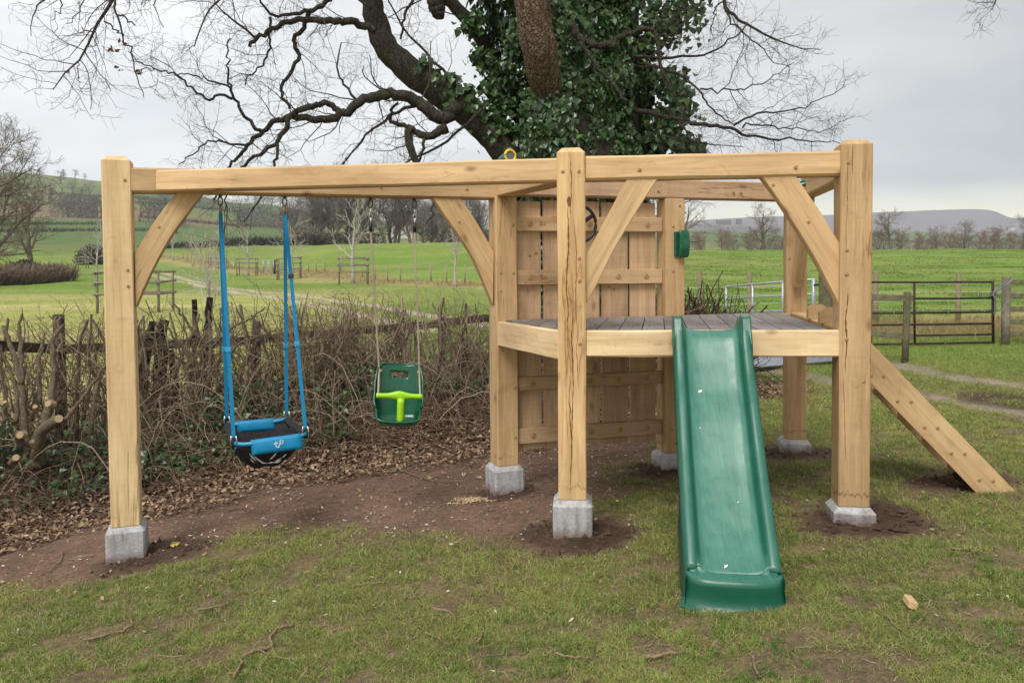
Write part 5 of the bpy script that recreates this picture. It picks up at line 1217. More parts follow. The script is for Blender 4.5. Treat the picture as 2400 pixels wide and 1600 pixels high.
stool('hedge_tree', 'slender pale trunk forking low in the hedge just behind the blue swing', 'sapling', (482, 985), yb, [
    (Z([(1412, 1520), (1425, 1400), (1432, 1300), (1450, 1180), (1460, 1090), (1447, 980), (1440, 820)], 0, 450), yb, yb, 14, 5), (Z([(1452, 1080), (1400, 1030), (1330, 960), (1270, 870), (1200, 770)], 0, 450), yb, yb - .1, 9, 4),
    (Z([(1430, 1275), (1370, 1200), (1290, 1110), (1200, 1010), (1110, 850)], 0, 450), yb, yb - .1, 8, 4), (Z([(1462, 1070), (1520, 1000), (1620, 920), (1750, 860), (1830, 790)], 0, 450), yb, yb + .1, 8, 3), (Z([(1470, 1400), (1500, 1340), (1620, 1050), (1800, 990), (1900, 950)], 0, 450), yb - .1, yb - .2, 6, 3)], [], PALE)
stool('old_hedge_stump', 'dark rotten hedge stump mass behind the free end post', 'stump', (370, 930), 8.9, [
    ([(330, 955), (335, 860), (345, 800), (360, 755)], 8.9, 8.9, 34, 20), ([(372, 955), (378, 870), (372, 800), (385, 750)], 8.95, 9.0, 40, 24), ([(405, 950), (410, 880), (400, 820)], 8.9, 9.0, 26, 14), ([(352, 800), (330, 790), (318, 760)], 8.9, 8.9, 16, 8)], [], DARKB)
stool('old_hedge_stump', 'pair of dark upright dead trunks topped level with the hedge', 'stump', (470, 900), 9.2, [
    ([(452, 960), (455, 850), (458, 760), (455, 702)], 9.2, 9.2, 15, 12), ([(470, 960), (478, 850), (485, 760), (492, 697)], 9.25, 9.2, 17, 15)], [], DARKB)
# post and rail fence inside the hedge
FT = plain_mat('weathered_fence_timber', (.085, .068, .050), .95, .1, var=.35, scale=12, bmp=.4); MOSSY = plain_mat('mossy_fence_timber', (.15, .14, .085), .95, .1, var=.35, scale=10, bmp=.4); GREYW = plain_mat('grey_fence_timber', (.24, .21, .17), .95, .1, var=.3, scale=10, bmp=.4)
hf = empty('rail_fence', (-1, 10, .1), 'dark weathered post and rail fence buried in the bare hedge', 'fence')
fps = [(-70, 7.0, 790), (137, 8.25, 736), (600, 9.55, 752), (1035, 10.25, 742), (1230, 10.4, 740)]
fpp = []
for u, Y, vt in fps:
    q = at(u, vt, Y); zb_ = float(gz(q[0], q[1])) - .1; timber('post', (q[0], q[1], zb_), (q[0], q[1], q[2]), .095, .095, hf, FT, up=(0.2, -1, 0), ch=.012); fpp.append(q)
rv = [805, 819, 797, 757, 735]
for k in range(len(fps) - 1):
    a = Vector(at(fps[k][0] - 8, rv[k], fps[k][1] - .085)); b2 = Vector(at(fps[k + 1][0] + 8, rv[k + 1] if True else 757, fps[k + 1][1] - .085)); timber('rail', a, b2, .04, .10, hf, FT, ch=.006)
# the cut end of the hedge beyond the wall
h2 = empty('hedge', (2.75, 10.9, .1), 'dark clipped twiggy hedge end between the wall post and the silver gate', 'hedge'); t2 = MB(); oo2 = np.array((2.75, 10.9, 0))
K = 330; x = 2.45 + rng.normal(0, .42, K) + .1; y = 10.8 + rng.normal(0, .35, K); x = np.clip(x, 1.7, 3.15)
Pq, rq = stems(t2, x, y, 1.36 - .6 * np.clip(x - 2.7, 0, 1) + rng.normal(0, .13, K), rng.uniform(.006, .016, K), stem_cols(K, (.035, .026, .022), (.12, .085, .06)), .5, 7, .28)
A_, ra_ = grow(Pq, rq, 5, (.15, .5), (35, 85), 6, .25, .0, .6, .5, .2, 1); A_[:, :, 2] = np.minimum(A_[:, :, 2], 1.36 - .5 * np.clip(A_[:, :, 0] - 2.75, 0, 1) + .1 * rng.random((len(A_), 1))); tubes(t2, A_, np.clip(ra_, .003, .007), 3, stem_cols(len(A_), (.035, .026, .022), (.13, .09, .065)))
for u, v in ((1790, 870), (1780, 850)):
    q = at(u - 40, v + 22, 10.3); d = np.array([q + np.array((.09 * s, -.02 * s, .05 * s - .012 * s * s + .03 * math.sin(s))) for s in np.linspace(0, 6, 8)]); A_, ra_ = grow(d[None], np.full((1, 8), .006), 5, (.15, .35), (30, 70), 5, .2, .1, .6, .5, .2, 1); tubes(t2, d[None], .006, 4, (.06, .045, .04)); tubes(t2, A_, ra_, 3, (.06, .045, .04))
t2.v = [v_ - oo2 for v_ in t2.v]; put('twig_mass', t2.mesh('twig_mass', False, True), STEM, h2, Matrix.Translation(oo2), kind='stuff')

# ------------------------------------------------------------------ ivy carpet on the bank
K = 14000; p = rng.uniform(4.5, 16.5, K); off = rng.uniform(-1.25, .35, K); x, y = hpt(p, off); w = sstep(.36, .56, fbm(x * 1.1 + 3, y * 1.3, 3) + .16 * (off > -.75) - .17 * (p > 12.2) * (p < 14.6) + .10 * (p < 12)); k_ = rng.random(K) < w
x, y = x[k_], y[k_]; K = len(x); c_ = np.stack([x, y, gz(x, y) + rng.uniform(.0, .16, K) * (.3 + fbm(x * 2, y * 2))], 1); im = MB()
leaves(im, c_, unit(np.stack([rng.normal(0, .45, K), rng.normal(-.45, .4, K), np.ones(K)], 1)), unit(rng.normal(0, 1, (K, 3)) + np.array((0, .5, .4))), rng.uniform(.03, .065, K), ivy_col(K) * .9)
K = 5200; p = rng.uniform(5.0, 12.6, K); off = rng.normal(-.25, .28, K); x, y = hpt(p, off); k_ = fbm(x * 1.3 + 8, y * 1.3, 3) > .44; x, y = x[k_], y[k_]; K = len(x); c_ = np.stack([x, y, gz(x, y) + .42 * rng.random(K) ** 1.6], 1)
leaves(im, c_, unit(np.stack([rng.normal(0, .5, K), rng.normal(-.8, .4, K), rng.normal(.5, .3, K)], 1)), np.array((0, 0, 1.0)) + rng.normal(0, .5, (K, 3)), rng.uniform(.03, .07, K), ivy_col(K) * .9)
put('ground_ivy', im.mesh('ground_ivy', False, True), IVY, label='dark green ivy trailing over the hedge bank', category='ivy', kind='stuff')
# ------------------------------------------------------------------ fallen leaves and debris
lm = MB(); K = 100000; x = rng.uniform(-7.5, 4.4, K); y = rng.uniform(4.2, 10.6, K)
so_, fr_, li_, ru_, he_, mu_, ba_ = masks(x, y); dh_, sh_, ph_ = seg_dist(x, y, HEDGE); upb = sstep(-1.5, -.95, dh_ * sh_) * (x < 2); w = np.clip(li_ * (.25 + .9 * fbm(x * 1.6, y * 1.6, 3)) * (1 - .72 * upb), 0, 1) + .022 * so_ + .012; k_ = rng.random(K) < w; x, y, upb = x[k_], y[k_], upb[k_]; K = len(x)
t = np.where(rng.random(K) < upb * .7, .95, rng.random(K))[:, None]; cl = np.where(t < .55, np.array((.29, .19, .122)), np.where(t < .85, np.array((.42, .30, .20)), np.array((.16, .10, .068)))) * (.7 + .55 * rng.random((K, 1)))
leaves(lm, np.stack([x, y, gz(x, y) + rng.uniform(.006, .035, K)], 1), unit(np.stack([rng.normal(0, .45, K), rng.normal(0, .45, K), np.ones(K)], 1)), rng.normal(0, 1, (K, 3)), rng.uniform(.026, .066, K) * (.55 + .45 * np.clip(li_[k_] * 2, 0, 1)), cl, .35, 'oak')
put('leaf_litter', lm.mesh('leaf_litter', False, True), DRY, label='brown fallen oak leaves along the hedge bottom', category='leaves', kind='stuff')
dm = MB(); K = 9000; x = rng.uniform(-7, 3.9, K); y = 2.8 + 7.6 * rng.random(K) ** 1.1; so_, fr_, li_, ru_, he_, mu_, ba_ = masks(x, y); k_ = rng.random(K) < np.clip(li_ * .55 + he_ * .3 + so_ * .26 + .13, 0, 1); x, y = x[k_], y[k_]; K = len(x)
n = 7; az = rng.uniform(0, 2 * np.pi, K); L_ = .025 + (.10 + .36 * np.clip(li_[k_] + he_[k_], 0, 1)) * rng.random(K) ** 1.8; t = np.linspace(-.5, .5, n)
P = np.stack([x[:, None] + np.cos(az)[:, None] * L_[:, None] * t, y[:, None] + np.sin(az)[:, None] * L_[:, None] * t, np.zeros((K, n))], 2) + np.cumsum(rng.normal(0, .05, (K, n, 3)) * L_[:, None, None] * .6, 1) * np.array((1, 1, .1))
P[:, :, 2] += gz(P[:, :, 0], P[:, :, 1]) + .008 + (rng.random(K) ** 3 * .16 * np.clip(li_[k_] + he_[k_] - .25, 0, 1))[:, None] * np.cos(t * np.pi)[None]
tubes(dm, P, np.linspace(1, .6, n)[None] * (.0015 + .0045 * rng.random(K) * np.clip(L_ / .25, .25, 1))[:, None], 4, stem_cols(K, (.09, .06, .045), (.34, .25, .175)))
put('twig_litter', dm.mesh('twig_litter', False, True), STEM, label='broken twigs scattered over bare soil and leaves', category='twigs', kind='stuff')
# pale wood chips and petals on the soil and lawn
cm_ = MB(); K = 9000; x = rng.uniform(-5.5, 3.4, K); y = rng.uniform(2.9, 8.6, K); so_, fr_, li_, ru_, he_, mu_, ba_ = masks(x, y); k_ = rng.random(K) < np.clip(so_ * .85 * sstep(.32, .62, fbm(x * 1.4 + 8, y * 1.4, 3)) + .05, 0, 1); x, y = x[k_], y[k_]; K = len(x)
leaves(cm_, np.stack([x, y, gz(x, y) + .012], 1), unit(np.stack([rng.normal(0, .35, K), rng.normal(0, .35, K), np.ones(K)], 1)), rng.normal(0, 1, (K, 3)), rng.uniform(.009, .032, K), np.where(rng.random((K, 1)) < .7, np.array((.66, .59, .48)), np.array((.36, .27, .18))) * (.7 + .5 * rng.random((K, 1))), .2, 'chip')
sdx, sdy = np.array(POSTS['corner']) + np.array((-.20, -.18)); K = 500; x = sdx + rng.normal(0, .11, K); y = sdy + rng.normal(0, .05, K)
leaves(cm_, np.stack([x, y, gz(x, y) + .010], 1), unit(np.stack([rng.normal(0, .3, K), rng.normal(0, .3, K), np.ones(K)], 1)), rng.normal(0, 1, (K, 3)), rng.uniform(.012, .03, K), np.tile((.55, .42, .27), (K, 1)), .2, 'chip')
put('wood_chips', cm_.mesh('wood_chips', False, True), DRY, label='small pale wood chips strewn on the bare soil', category='wood chips', kind='stuff')
# crumbs of turned earth
em = MB(); K = 9000; x = rng.uniform(-5.5, 4.2, K); y = rng.uniform(3.6, 8.8, K); so_, fr_, li_, ru_, he_, mu_, ba_ = masks(x, y); k_ = rng.random(K) < np.clip(fr_ * 1.0 + so_ * .16, 0, 1); x, y, fr_ = x[k_], y[k_], fr_[k_]; K = len(x)
s_ = rng.uniform(.006, .020, K) * (1 + .6 * fr_); oct_ = np.array([(1, 0, 0), (0, 1, 0), (-1, 0, 0), (0, -1, 0), (0, 0, 1.)]); V = np.stack([x, y, gz(x, y) + fr_ * .02], 1)[:, None] + oct_[None] * s_[:, None, None] * rng.uniform(.6, 1.3, (K, 5, 3))
b0 = (np.arange(K) * 5)[:, None, None]; em.add(V.reshape(-1, 3), (b0 + np.array([(0, 1, 4), (1, 2, 4), (2, 3, 4), (3, 0, 4)])).reshape(-1, 3), np.repeat(np.where(fr_[:, None] > .3, np.array((.08, .052, .04)), np.array((.20, .145, .112))) * (.8 + .4 * rng.random((K, 1))), 5, 0))
put('earth_crumbs', em.mesh('earth_crumbs', False, True), vcol_mat('loose_earth', .98, .05, 0, .3, 80), label='loose crumbs of dark earth round the footings', category='earth', kind='stuff')
# ------------------------------------------------------------------ grass
GRASS = vcol_mat('grass_blade', .65, .2, .25, .12, 10)
def grass(name, x, y, hgt, wid, colr, label, lean=.5, bend=True):
    K = len(x); mb = MB(); a = rng.uniform(0, 2 * np.pi, K); s_ = np.stack([np.cos(a), np.sin(a), np.zeros(K)], 1) * (wid / 2)[:, None]
    l = rng.normal(0, lean, (K, 3)); l[:, 2] = 1; d = unit(l) * hgt[:, None]; b0 = np.stack([x, y, gz(x, y) - .004], 1)
    m_ = b0 + d * .55; dz = np.array((0, 0, -1.0)) * (hgt * .18)[:, None]; tip = b0 + d * 1.0 + (d * np.array((1, 1, 0))) * .5 + dz
    if bend:
        V = np.stack([b0 - s_, b0 + s_, m_ + s_ * .75, m_ - s_ * .75, tip], 1); q = (np.arange(K) * 5)[:, None]
        mb.add(V.reshape(-1, 3), [q + np.array([0, 1, 2, 3]), q + np.array([3, 2, 4])], np.repeat(colr, 5, 0))
    else:
        V = np.stack([b0 - s_, b0 + s_, tip], 1); q = (np.arange(K) * 3)[:, None]; mb.add(V.reshape(-1, 3), [q + np.array([0, 1, 2])], np.repeat(colr, 3, 0))
    return put(name, mb.mesh(name, False, True), GRASS, label=label, category='grass', kind='stuff')
def gcol(K, x, y, straw=.2, bright=1.0):
    t = fbm(x * 1.5 + 2, y * 1.5, 3)[:, None]; u_ = rng.random((K, 1)); c_ = np.array((.15, .23, .042)) * (1 - t) + np.array((.34, .365, .098)) * t
    c_ = c_ * (.65 + .7 * u_) * bright; s = rng.random(K) < straw * (1.5 - t[:, 0]); c_[s] = np.array((.38, .315, .17)) * (.6 + .7 * rng.random((s.sum(), 1))); return c_
K = 1080000; y = 2.6 + 6.4 * rng.random(K) ** 1.45; x = (rng.random(K) * 2 - 1) * (y * .72 + .9)
so_, fr_, li_, ru_, he_, mu_, ba_ = masks(x, y); pat = .6 * fbm(x * 3.1, y * 3.1, 4) + .4 * fbm(x * 11, y * 11, 2)
w = np.clip(1 - so_ * 1.12, 0, 1) * (1 - np.clip(fr_ * 1.4, 0, 1)) * (1 - np.clip(li_ * 1.1, 0, 1)) * (1 - ru_) * (1 - .55 * ba_) * (.08 + .92 * sstep(.36, .56, pat)) * .95
k_ = rng.random(K) < w; x, y, pat = x[k_], y[k_], pat[k_]; K = len(x)
grass('grass', x, y, rng.uniform(.014, .040, K) * (.5 + 1.2 * pat) * (1 + .10 * (y - 3)), rng.uniform(.0022, .0042, K) * (1 + .12 * (y - 3)), gcol(K, x, y, .24), 'short patchy winter lawn with worn bare places', .75)
K = 3000; cx_ = rng.random(K); cy = 2.8 + 5.2 * rng.random(K) ** 1.3; cx_ = (cx_ * 2 - 1) * (cy * .72 + .2); so_, fr_, li_, ru_, he_, mu_, ba_ = masks(cx_, cy); k_ = (so_ < .3) & (li_ < .3) & (fr_ < .3) & (rng.random(K) < sstep(.40, .60, fbm(cx_ * 2.2 + 5, cy * 2.2, 3))); x = np.repeat(cx_[k_], 11) + rng.normal(0, .016, k_.sum() * 11); y = np.repeat(cy[k_], 11) + rng.normal(0, .016, k_.sum() * 11); K = len(x)
grass('grass', x, y, rng.uniform(.03, .065, K), rng.uniform(.003, .0052, K), np.array((.10, .19, .035)) * rng.uniform(.6, 1.5, (K, 1)), 'longer darker grass tufts dotted over the worn lawn', .65)
K = 170000; y = 7.5 + 9 * rng.random(K) ** 1.2; x = 1.5 + rng.random(K) * (y * .70 - .3); so_, fr_, li_, ru_, he_, mu_, ba_ = masks(x, y); d, s, p = seg_dist(x, y, HEDGE)
k_ = rng.random(K) < (1 - ru_) * (1 - np.clip(li_ * 1.1, 0, 1)) * (1 - fr_) * (1 - .85 * mu_ * (x > 5)) * .8 * sstep(.2, .45, fbm(x * 1.2, y * 1.2, 3)); x, y = x[k_], y[k_]; K = len(x)
grass('grass', x, y, rng.uniform(.03, .085, K), rng.uniform(.006, .011, K), gcol(K, x, y, .06, 1.05), 'fresh green verge beside the stony track by the gates', .6, False)
K = 26000; y = 17.0 + rng.normal(0, .9, K); x = 3.5 + rng.random(K) * 10; grass('grass', x, y, rng.uniform(.08, .28, K), rng.uniform(.008, .016, K), np.array((.36, .29, .14)) * rng.uniform(.6, 1.2, (K, 1)), 'tall bleached straw grass beyond the field gates', .45, False)
K = 16000; t = rng.random(K); wl = np.concatenate([[0], np.cumsum(np.hypot(*np.diff(WIRE, axis=0).T))]); x = np.interp(t * wl[-1], wl, WIRE[:, 0]) + rng.normal(0, 1.3, K); y = np.interp(t * wl[-1], wl, WIRE[:, 1]) - np.abs(rng.normal(.3, 1.4, K))
grass('grass', x, y, rng.uniform(.12, .40, K), rng.uniform(.02, .05, K), np.array((.40, .33, .17)) * rng.uniform(.6, 1.15, (K, 1)), 'band of bleached straw grass along the long wire fence', .4, False)
# rough grazed tussocks that break up the far fields
K = 90000; y = 17.5 * (100 / 17.5) ** rng.random(K); x = (.19 + .52 * rng.random(K)) * y; k_ = rng.random(K) < sstep(.46, .60, fbm(x * .55, y * .9, 4)); x, y = x[k_], y[k_]; K = len(x)
grass('grass', x, y, rng.uniform(.05, .16, K), rng.uniform(.012, .03, K) * (y / 30) ** .5, np.array((.095, .165, .032)) * rng.uniform(.6, 1.25, (K, 1)), 'rough darker tussocks across the field behind the gates', .6, False)
K = 60000; y = 12 * (58 / 12) ** rng.random(K); x = (-.68 + .62 * rng.random(K)) * y; so_, fr_, li_, ru_, he_, mu_, ba_ = masks(x, y); k_ = (rng.random(K) < sstep(.42, .60, fbm(x * .7, y * 1.1, 4)) * (1 - ru_)); x, y = x[k_], y[k_]; K = len(x)
grass('grass', x, y, rng.uniform(.03, .11, K), rng.uniform(.01, .024, K) * (y / 30) ** .5, np.where(rng.random((K, 1)) < .6, np.array((.24, .29, .075)), np.array((.36, .335, .15))) * rng.uniform(.6, 1.15, (K, 1)), 'uneven pale green tufts over the meadow beyond the hedge', .6, False)
# ------------------------------------------------------------------ sticks on the lawn, one by one
STK = plain_mat('dry_stick', (.22, .155, .10), .9, .1, var=.35, scale=40, bmp=.3)
def stick(pxs, w, label, extra=()):
    def P_(pl):
        g = [ground_pt(u, v) for u, v in pl]; return np.array([(q[0], q[1], float(gz(q[0], q[1])) + .014) for q in g])
    A = P_(pxs); o = A[0].copy(); mb = MB(); q = resample(A, 4 * len(pxs), .002); q[:, 2] += np.abs(rng.normal(0, .003, len(q))); tubes(mb, (q - o)[None], np.linspace(w, w * .6, len(q))[None], 6, None, True)
    for e_ in extra: q = resample(P_(e_), 8, .002); tubes(mb, (q - o)[None], np.linspace(w * .7, w * .4, 8)[None], 6, None, True)
    put('stick', mb.mesh('stick', True), STK, None, Matrix.Translation(o), label=label, category='stick', group='sticks lying on the ground')
stick([(571, 1545), (610, 1528), (640, 1522), (632, 1500), (648, 1482), (690, 1470)], .009, 'thick forked brown stick in the grass below the blue swing', ([(640, 1522), (650, 1545), (690, 1544)], [(610, 1528), (632, 1542)]))
stick([(196, 1507), (240, 1498), (290, 1482), (312, 1476), (305, 1450)], .007, 'long hooked stick in the grass below the tall concrete footing')
stick([(549, 1592), (558, 1575), (568, 1561), (562, 1550)], .008, 'short crooked stick at the very bottom edge of the lawn under the forked one')
stick([(464, 1431), (518, 1427), (549, 1412)], .006, 'thin bent twig at the grass edge between tall footing and forked stick')
stick([(116, 1342), (143, 1315), (146, 1292)], .006, 'thin stick beside the dark earth round the tall footing')
stick([(822, 1379), (860, 1374), (895, 1373)], .006, 'straight pale twig on the grass just below the bare soil')
stick([(1014, 1433), (1050, 1436), (1066, 1448), (1068, 1460)], .006, 'small curled stick shaped like a hook in the middle of the lawn')
stick([(1121, 1509), (1130, 1490), (1135, 1474)], .006, 'short upright pointing twig in the lawn below the cracked post')
stick([(996, 1485), (1020, 1494), (1047, 1508)], .005, 'thin dark twig slanting down beside the hook shaped stick')
stick([(934, 1105), (975, 1118), (1014, 1131), (1077, 1134)], .007, 'long thin branch lying on bare soil under the green baby swing', ([(1014, 1131), (1020, 1148)],))
stick([(1300, 1538), (1340, 1543), (1384, 1543)], .006, 'flat straight stick in the lawn below the slide foot and post')
stick([(1514, 1551), (1560, 1546), (1605, 1541)], .008, 'stout straight stick in the grass below the slide foot')
stick([(1765, 1552), (1768, 1570), (1775, 1594)], .006, 'stick pointing away from the viewer at the bottom edge beyond the slide')
stick([(2073, 1449), (2095, 1470), (2114, 1486)], .005, 'thin dark twig close to the pale wood offcut')
stick([(2337, 1221), (2352, 1212), (2380, 1207)], .006, 'pale twig on the grass below the ladder foot')
stick([(2225, 1293), (2270, 1300), (2312, 1303)], .005, 'bleached straw coloured stick between the ladder foot and the offcut')
g = ground_pt(2141, 1432); M = Matrix.Translation(on(g[0], g[1], .022)) @ Matrix.Rotation(R(80), 4, 'Z') @ Matrix.Rotation(R(12), 4, 'X')
oc = MB(); oc.v = []; 
off_o = put('wood_offcut', timber_mesh('wood_offcut', .085, .038, .034, .004), OAK, None, M, label='small pale square wood offcut on the lawn', category='offcut')

# ================================================================== fields: guards, fences, gates
def gp3(u, v, Y): return Vector(at(u, v, Y))
def upright(name, u, Y, vt, w, parent, mat, sides=8, lean=0.0, zt=None):
    q = gp3(u, vt, Y); zb_ = float(gz(q.x, q.y)) - .1; tube_obj(name, [(q.x, q.y, zb_), (q.x + lean, q.y, (zb_ + q.z) / 2), (q.x + lean * 1.5, q.y, q.z - .01), (q.x + lean * 1.5, q.y, q.z)], w / 2, mat, parent, sides); return q
# --- wooden tree guards
def guard(u, Y, wpx, label, hgt=1.75, yaw=.25, n_rail=3):
    c_ = gp3(u, 640, Y); x, y = c_.x, c_.y; z = float(gz(x, y)); s = wpx * Y / F_PX * .8; t = empty('tree_guard', (x, y, z), label, 'tree guard', 'wooden tree guards in the meadow')
    X = Vector((math.cos(yaw), math.sin(yaw), 0)); Yv = Vector((-X.y, X.x, 0)); cs = []
    for a, b2 in ((-.5, -.5), (.5, -.5), (.5, .5), (-.5, .5)):
        q = Vector((x, y, 0)) + X * (a * s) + Yv * (b2 * s * .8); zb_ = float(gz(q.x, q.y)); cs.append(Vector((q.x, q.y, zb_)))
        tube_obj('post', [(q.x, q.y, zb_ - .1), (q.x + rng.normal(0, .02), q.y, zb_ + hgt * .6), (q.x, q.y, zb_ + hgt)], .055, GREYW, t, 7)
    for k in range(4):
        a, b2 = cs[k], cs[(k + 1) % 4]; d = (b2 - a).normalized() * .12; out_ = Vector((d.y, -d.x, 0)).normalized() * .07
        for h_ in ([hgt * .97, hgt * .72, hgt * .46] if n_rail == 3 else [hgt * .97, hgt * .75, hgt * .5, hgt * .25]):
            tube_obj('rail', [a - d + out_ + Vector((0, 0, h_ + rng.normal(0, .03))), b2 + d + out_ + Vector((0, 0, h_ + rng.normal(0, .03)))], .045, GREYW, t, 6)
    return x, y, z
G = [guard(318, 30, 165, 'large weathered rail guard in the meadow, partly behind the free end post', 1.6, .12), guard(828, 52, 82, 'rail guard round the biggest pale sapling, seen past the green swing ropes', 1.8, .22),
     guard(678, 65, 64, 'rail guard crossed by the blue straps beside the small metal gate', 1.8, .2), guard(580, 79, 52, 'rail guard between the two pairs of blue straps', 1.8, .2), guard(511, 100, 44, 'small distant rail guard just beside the blue strap', 1.8, .2), guard(193, 100, 27, 'tiny distant guard by the clipped brown hedge', 1.5, .2)]
# --- wire fence along the rising field
wf = empty('wire_fence', (WIRE[5][0], WIRE[5][1], .9), 'long wire fence of slim wooden posts along the rising green field', 'fence')
WPOST = plain_mat('tan_fence_post', (.30, .25, .165), .9, .1, var=.25)
pts = []
for u in (1180, 1138, 1090, 1047, 1010, 975, 939, 909, 880, 850, 800, 762, 742, 724, 706, 688, 660, 640, 620, 602, 585, 568, 552, 537, 523, 510, 497, 485, 473, 462, 451, 441, 431):
    Y = float(np.interp(u, [330, 400, 520, 620, 724, 820, 909, 1000, 1090, 1180], [140, 125, 108, 92, 76, 64, 57, 54, 51, 49])); x = (u - PPX) / F_PX * Y; z = float(gz(x, Y)); pts.append((x, Y, z))
    tube_obj('post', [(x, Y, z - .1), (x, Y, z + .6), (x, Y, z + 1.22 + rng.normal(0, .03))], .06, WPOST, wf, 6)
for h_ in (.45, .75, 1.05): tube_obj('wire', [(x, y - .06, z + h_) for x, y, z in pts], .006, STEEL, wf, 3, smooth=False)
w2 = empty('wire_fence', (4, 18, .3), 'wire fence of round tan posts behind the two gates', 'fence'); pts = []
for u, vt in ((1560, 634), (1640, 634), (1757, 637), (1885, 637), (2053, 634), (2247, 641), (2440, 640)):
    q = upright('post', u, 18.0, vt, .12, w2, WPOST); pts.append((q.x, q.y, float(gz(q.x, q.y))))
for h_ in (.35, .55, .75, .95): tube_obj('wire', [(x, y - .07, z + h_) for x, y, z in pts], .003, STEEL, w2, 3, smooth=False)
# --- galvanised gate and its post
GALV = plain_mat('galvanised_steel', (.40, .42, .45), .45, .5, .6, var=.15, scale=14); RUST = plain_mat('dark_rusty_steel', (.055, .036, .024), .75, .3, .3, var=.5, scale=14)
g1 = empty('field_gate', gp3(1800, 720, 15), 'silver galvanised tube gate standing behind the raised deck', 'gate', 'field gates')
yl, yr = 16.6, 14.0; Yg = lambda u: 1 / np.interp(u, [1702, 1907], [1 / yl, 1 / yr])
for vl, vr, w in ((672, 655, .045), (701, 689, .033), (732, 726, .033), (762, 758, .033), (795, 795, .04)): tube_obj('bar', [gp3(1702, vl, yl), gp3(1800, (vl + vr) / 2 - (vl - vr) * .02, Yg(1800)), gp3(1908, vr, yr)], w / 2, GALV, g1, 8)
for u, w in ((1702, .05), (1764, .05), (1835, .05), (1907, .07)):
    vt = np.interp(u, [1702, 1907], [670, 652]); vb_ = 796; tube_obj('upright', [gp3(u, vt, Yg(u)), gp3(u, (vt + vb_) / 2, Yg(u)), gp3(u, vb_, Yg(u))], w / 2, GALV, g1, 8)
tube_obj('latch', [gp3(1908, 668, 13.98), gp3(1918, 667, 13.9)], .02, BLKP, g1, 6)
gpst = empty('gate_post', gp3(1936, 740, 13.5), 'stout round greenish gate post seen under the front brace', 'post'); upright('shaft', 1936, 13.5, 596, .235, gpst, MOSSY, 14)
# --- rusty gate
g2 = empty('field_gate', gp3(2200, 800, 14.3), 'dark rusty six bar gate between mossy fence and grey round post', 'gate', 'field gates')
for v0, v1, u0 in ((661, 661, 1985), (699.5, 698, 2143), (734, 731, 1985), (762, 758, 1985), (786, 783, 2143), (807.5, 802, 1985)): tube_obj('bar', [gp3(u0, v0, 14.3), gp3((u0 + 2327) / 2, (v0 + v1) / 2 + .4, 14.3), gp3(2327, v1, 14.3)], .020, RUST, g2, 8)
for u, w in ((1986, .05), (2143, .042), (2327, .05)): tube_obj('upright', [gp3(u, 658.5, 14.3), gp3(u, 730, 14.3), gp3(u + 1, 804, 14.3)], w / 2, RUST, g2, 8)
sm_ = MB()
for u, v, d in ((2155, 697, 5), (2197, 697, 4), (2292, 693, 7), (2247, 699, 3), (2095, 735, 4), (2222, 733, 4), (2307, 731, 4), (2215, 806, 4), (2285, 785, 4)):
    q = np.array(at(u, v, 14.27)); tubes(sm_, np.array([[q, q + np.array((.008, 0, .02)), q + np.array((-.004, -.01, d * .006))]]), .008, 4, None, True)
o = Vector((0, 0, 0)); put('wool_tuft', sm_.mesh('wool_tuft', True), plain_mat('grey_wool', (.48, .47, .43), .95, .05), g2, None, kind='stuff')
rp = empty('gate_rope', gp3(2335, 690, 14.2), 'grey rope tying the rusty gate to the round post', 'rope')
ROPEG = plain_mat('grey_rope', (.17, .17, .19), .9, .1, var=.3)
tube_obj('loop', [gp3(2372, 655, 14.15), gp3(2366, 663, 14.1), gp3(2346, 676, 14.15), gp3(2330, 686, 14.2), gp3(2326, 694, 14.2)], .016, ROPEG, rp, 6, 16); tube_obj('loop', [gp3(2350, 666, 14.3), gp3(2338, 676, 14.25), gp3(2327, 686, 14.2)], .014, ROPEG, rp, 6, 10)
tube_obj('tail', [gp3(2327, 690, 14.2), gp3(2333, 700, 14.18), gp3(2334, 716, 14.18), gp3(2330, 738, 14.2)], .016, ROPEG, rp, 6, 14)
for k in range(3): ring_obj('coil', gp3(2327, 686 + k * 4, 14.3), (0, .2, 1), .042, .014, ROPEG, rp, k=16)
# --- short mossy fence in front of the rusty gate
mf = empty('rail_fence', gp3(2090, 845, 12.2), 'short mossy two rail fence in front of the rusty gate', 'fence')
upright('post', 2122, 12.2, 684, .11, mf, MOSSY, 8, .02); upright('post', 2037, 12.4, 686, .11, mf, MOSSY, 8)
for (u0, v0, u1, v1) in ((2034, 697, 2140, 699), (2034, 780, 2140, 789)): timber('rail', gp3(u0, v0, 12.34), gp3(u1, v1, 12.16), .035, .098, mf, MOSSY, ch=.006)
rf = empty('rail_fence', gp3(2360, 790, 14.3), 'grey round post with five board rails at the picture edge', 'fence')
upright('post', 2359, 14.3, 648, .15, rf, GREYW, 12); upright('post', 2560, 14.6, 650, .15, rf, GREYW, 10)
for v in (661, 693.5, 724, 754, 782): timber('rail', gp3(2366, v, 14.36), gp3(2565, v - 3, 14.6), .03, .095, rf, MOSSY, ch=.006)
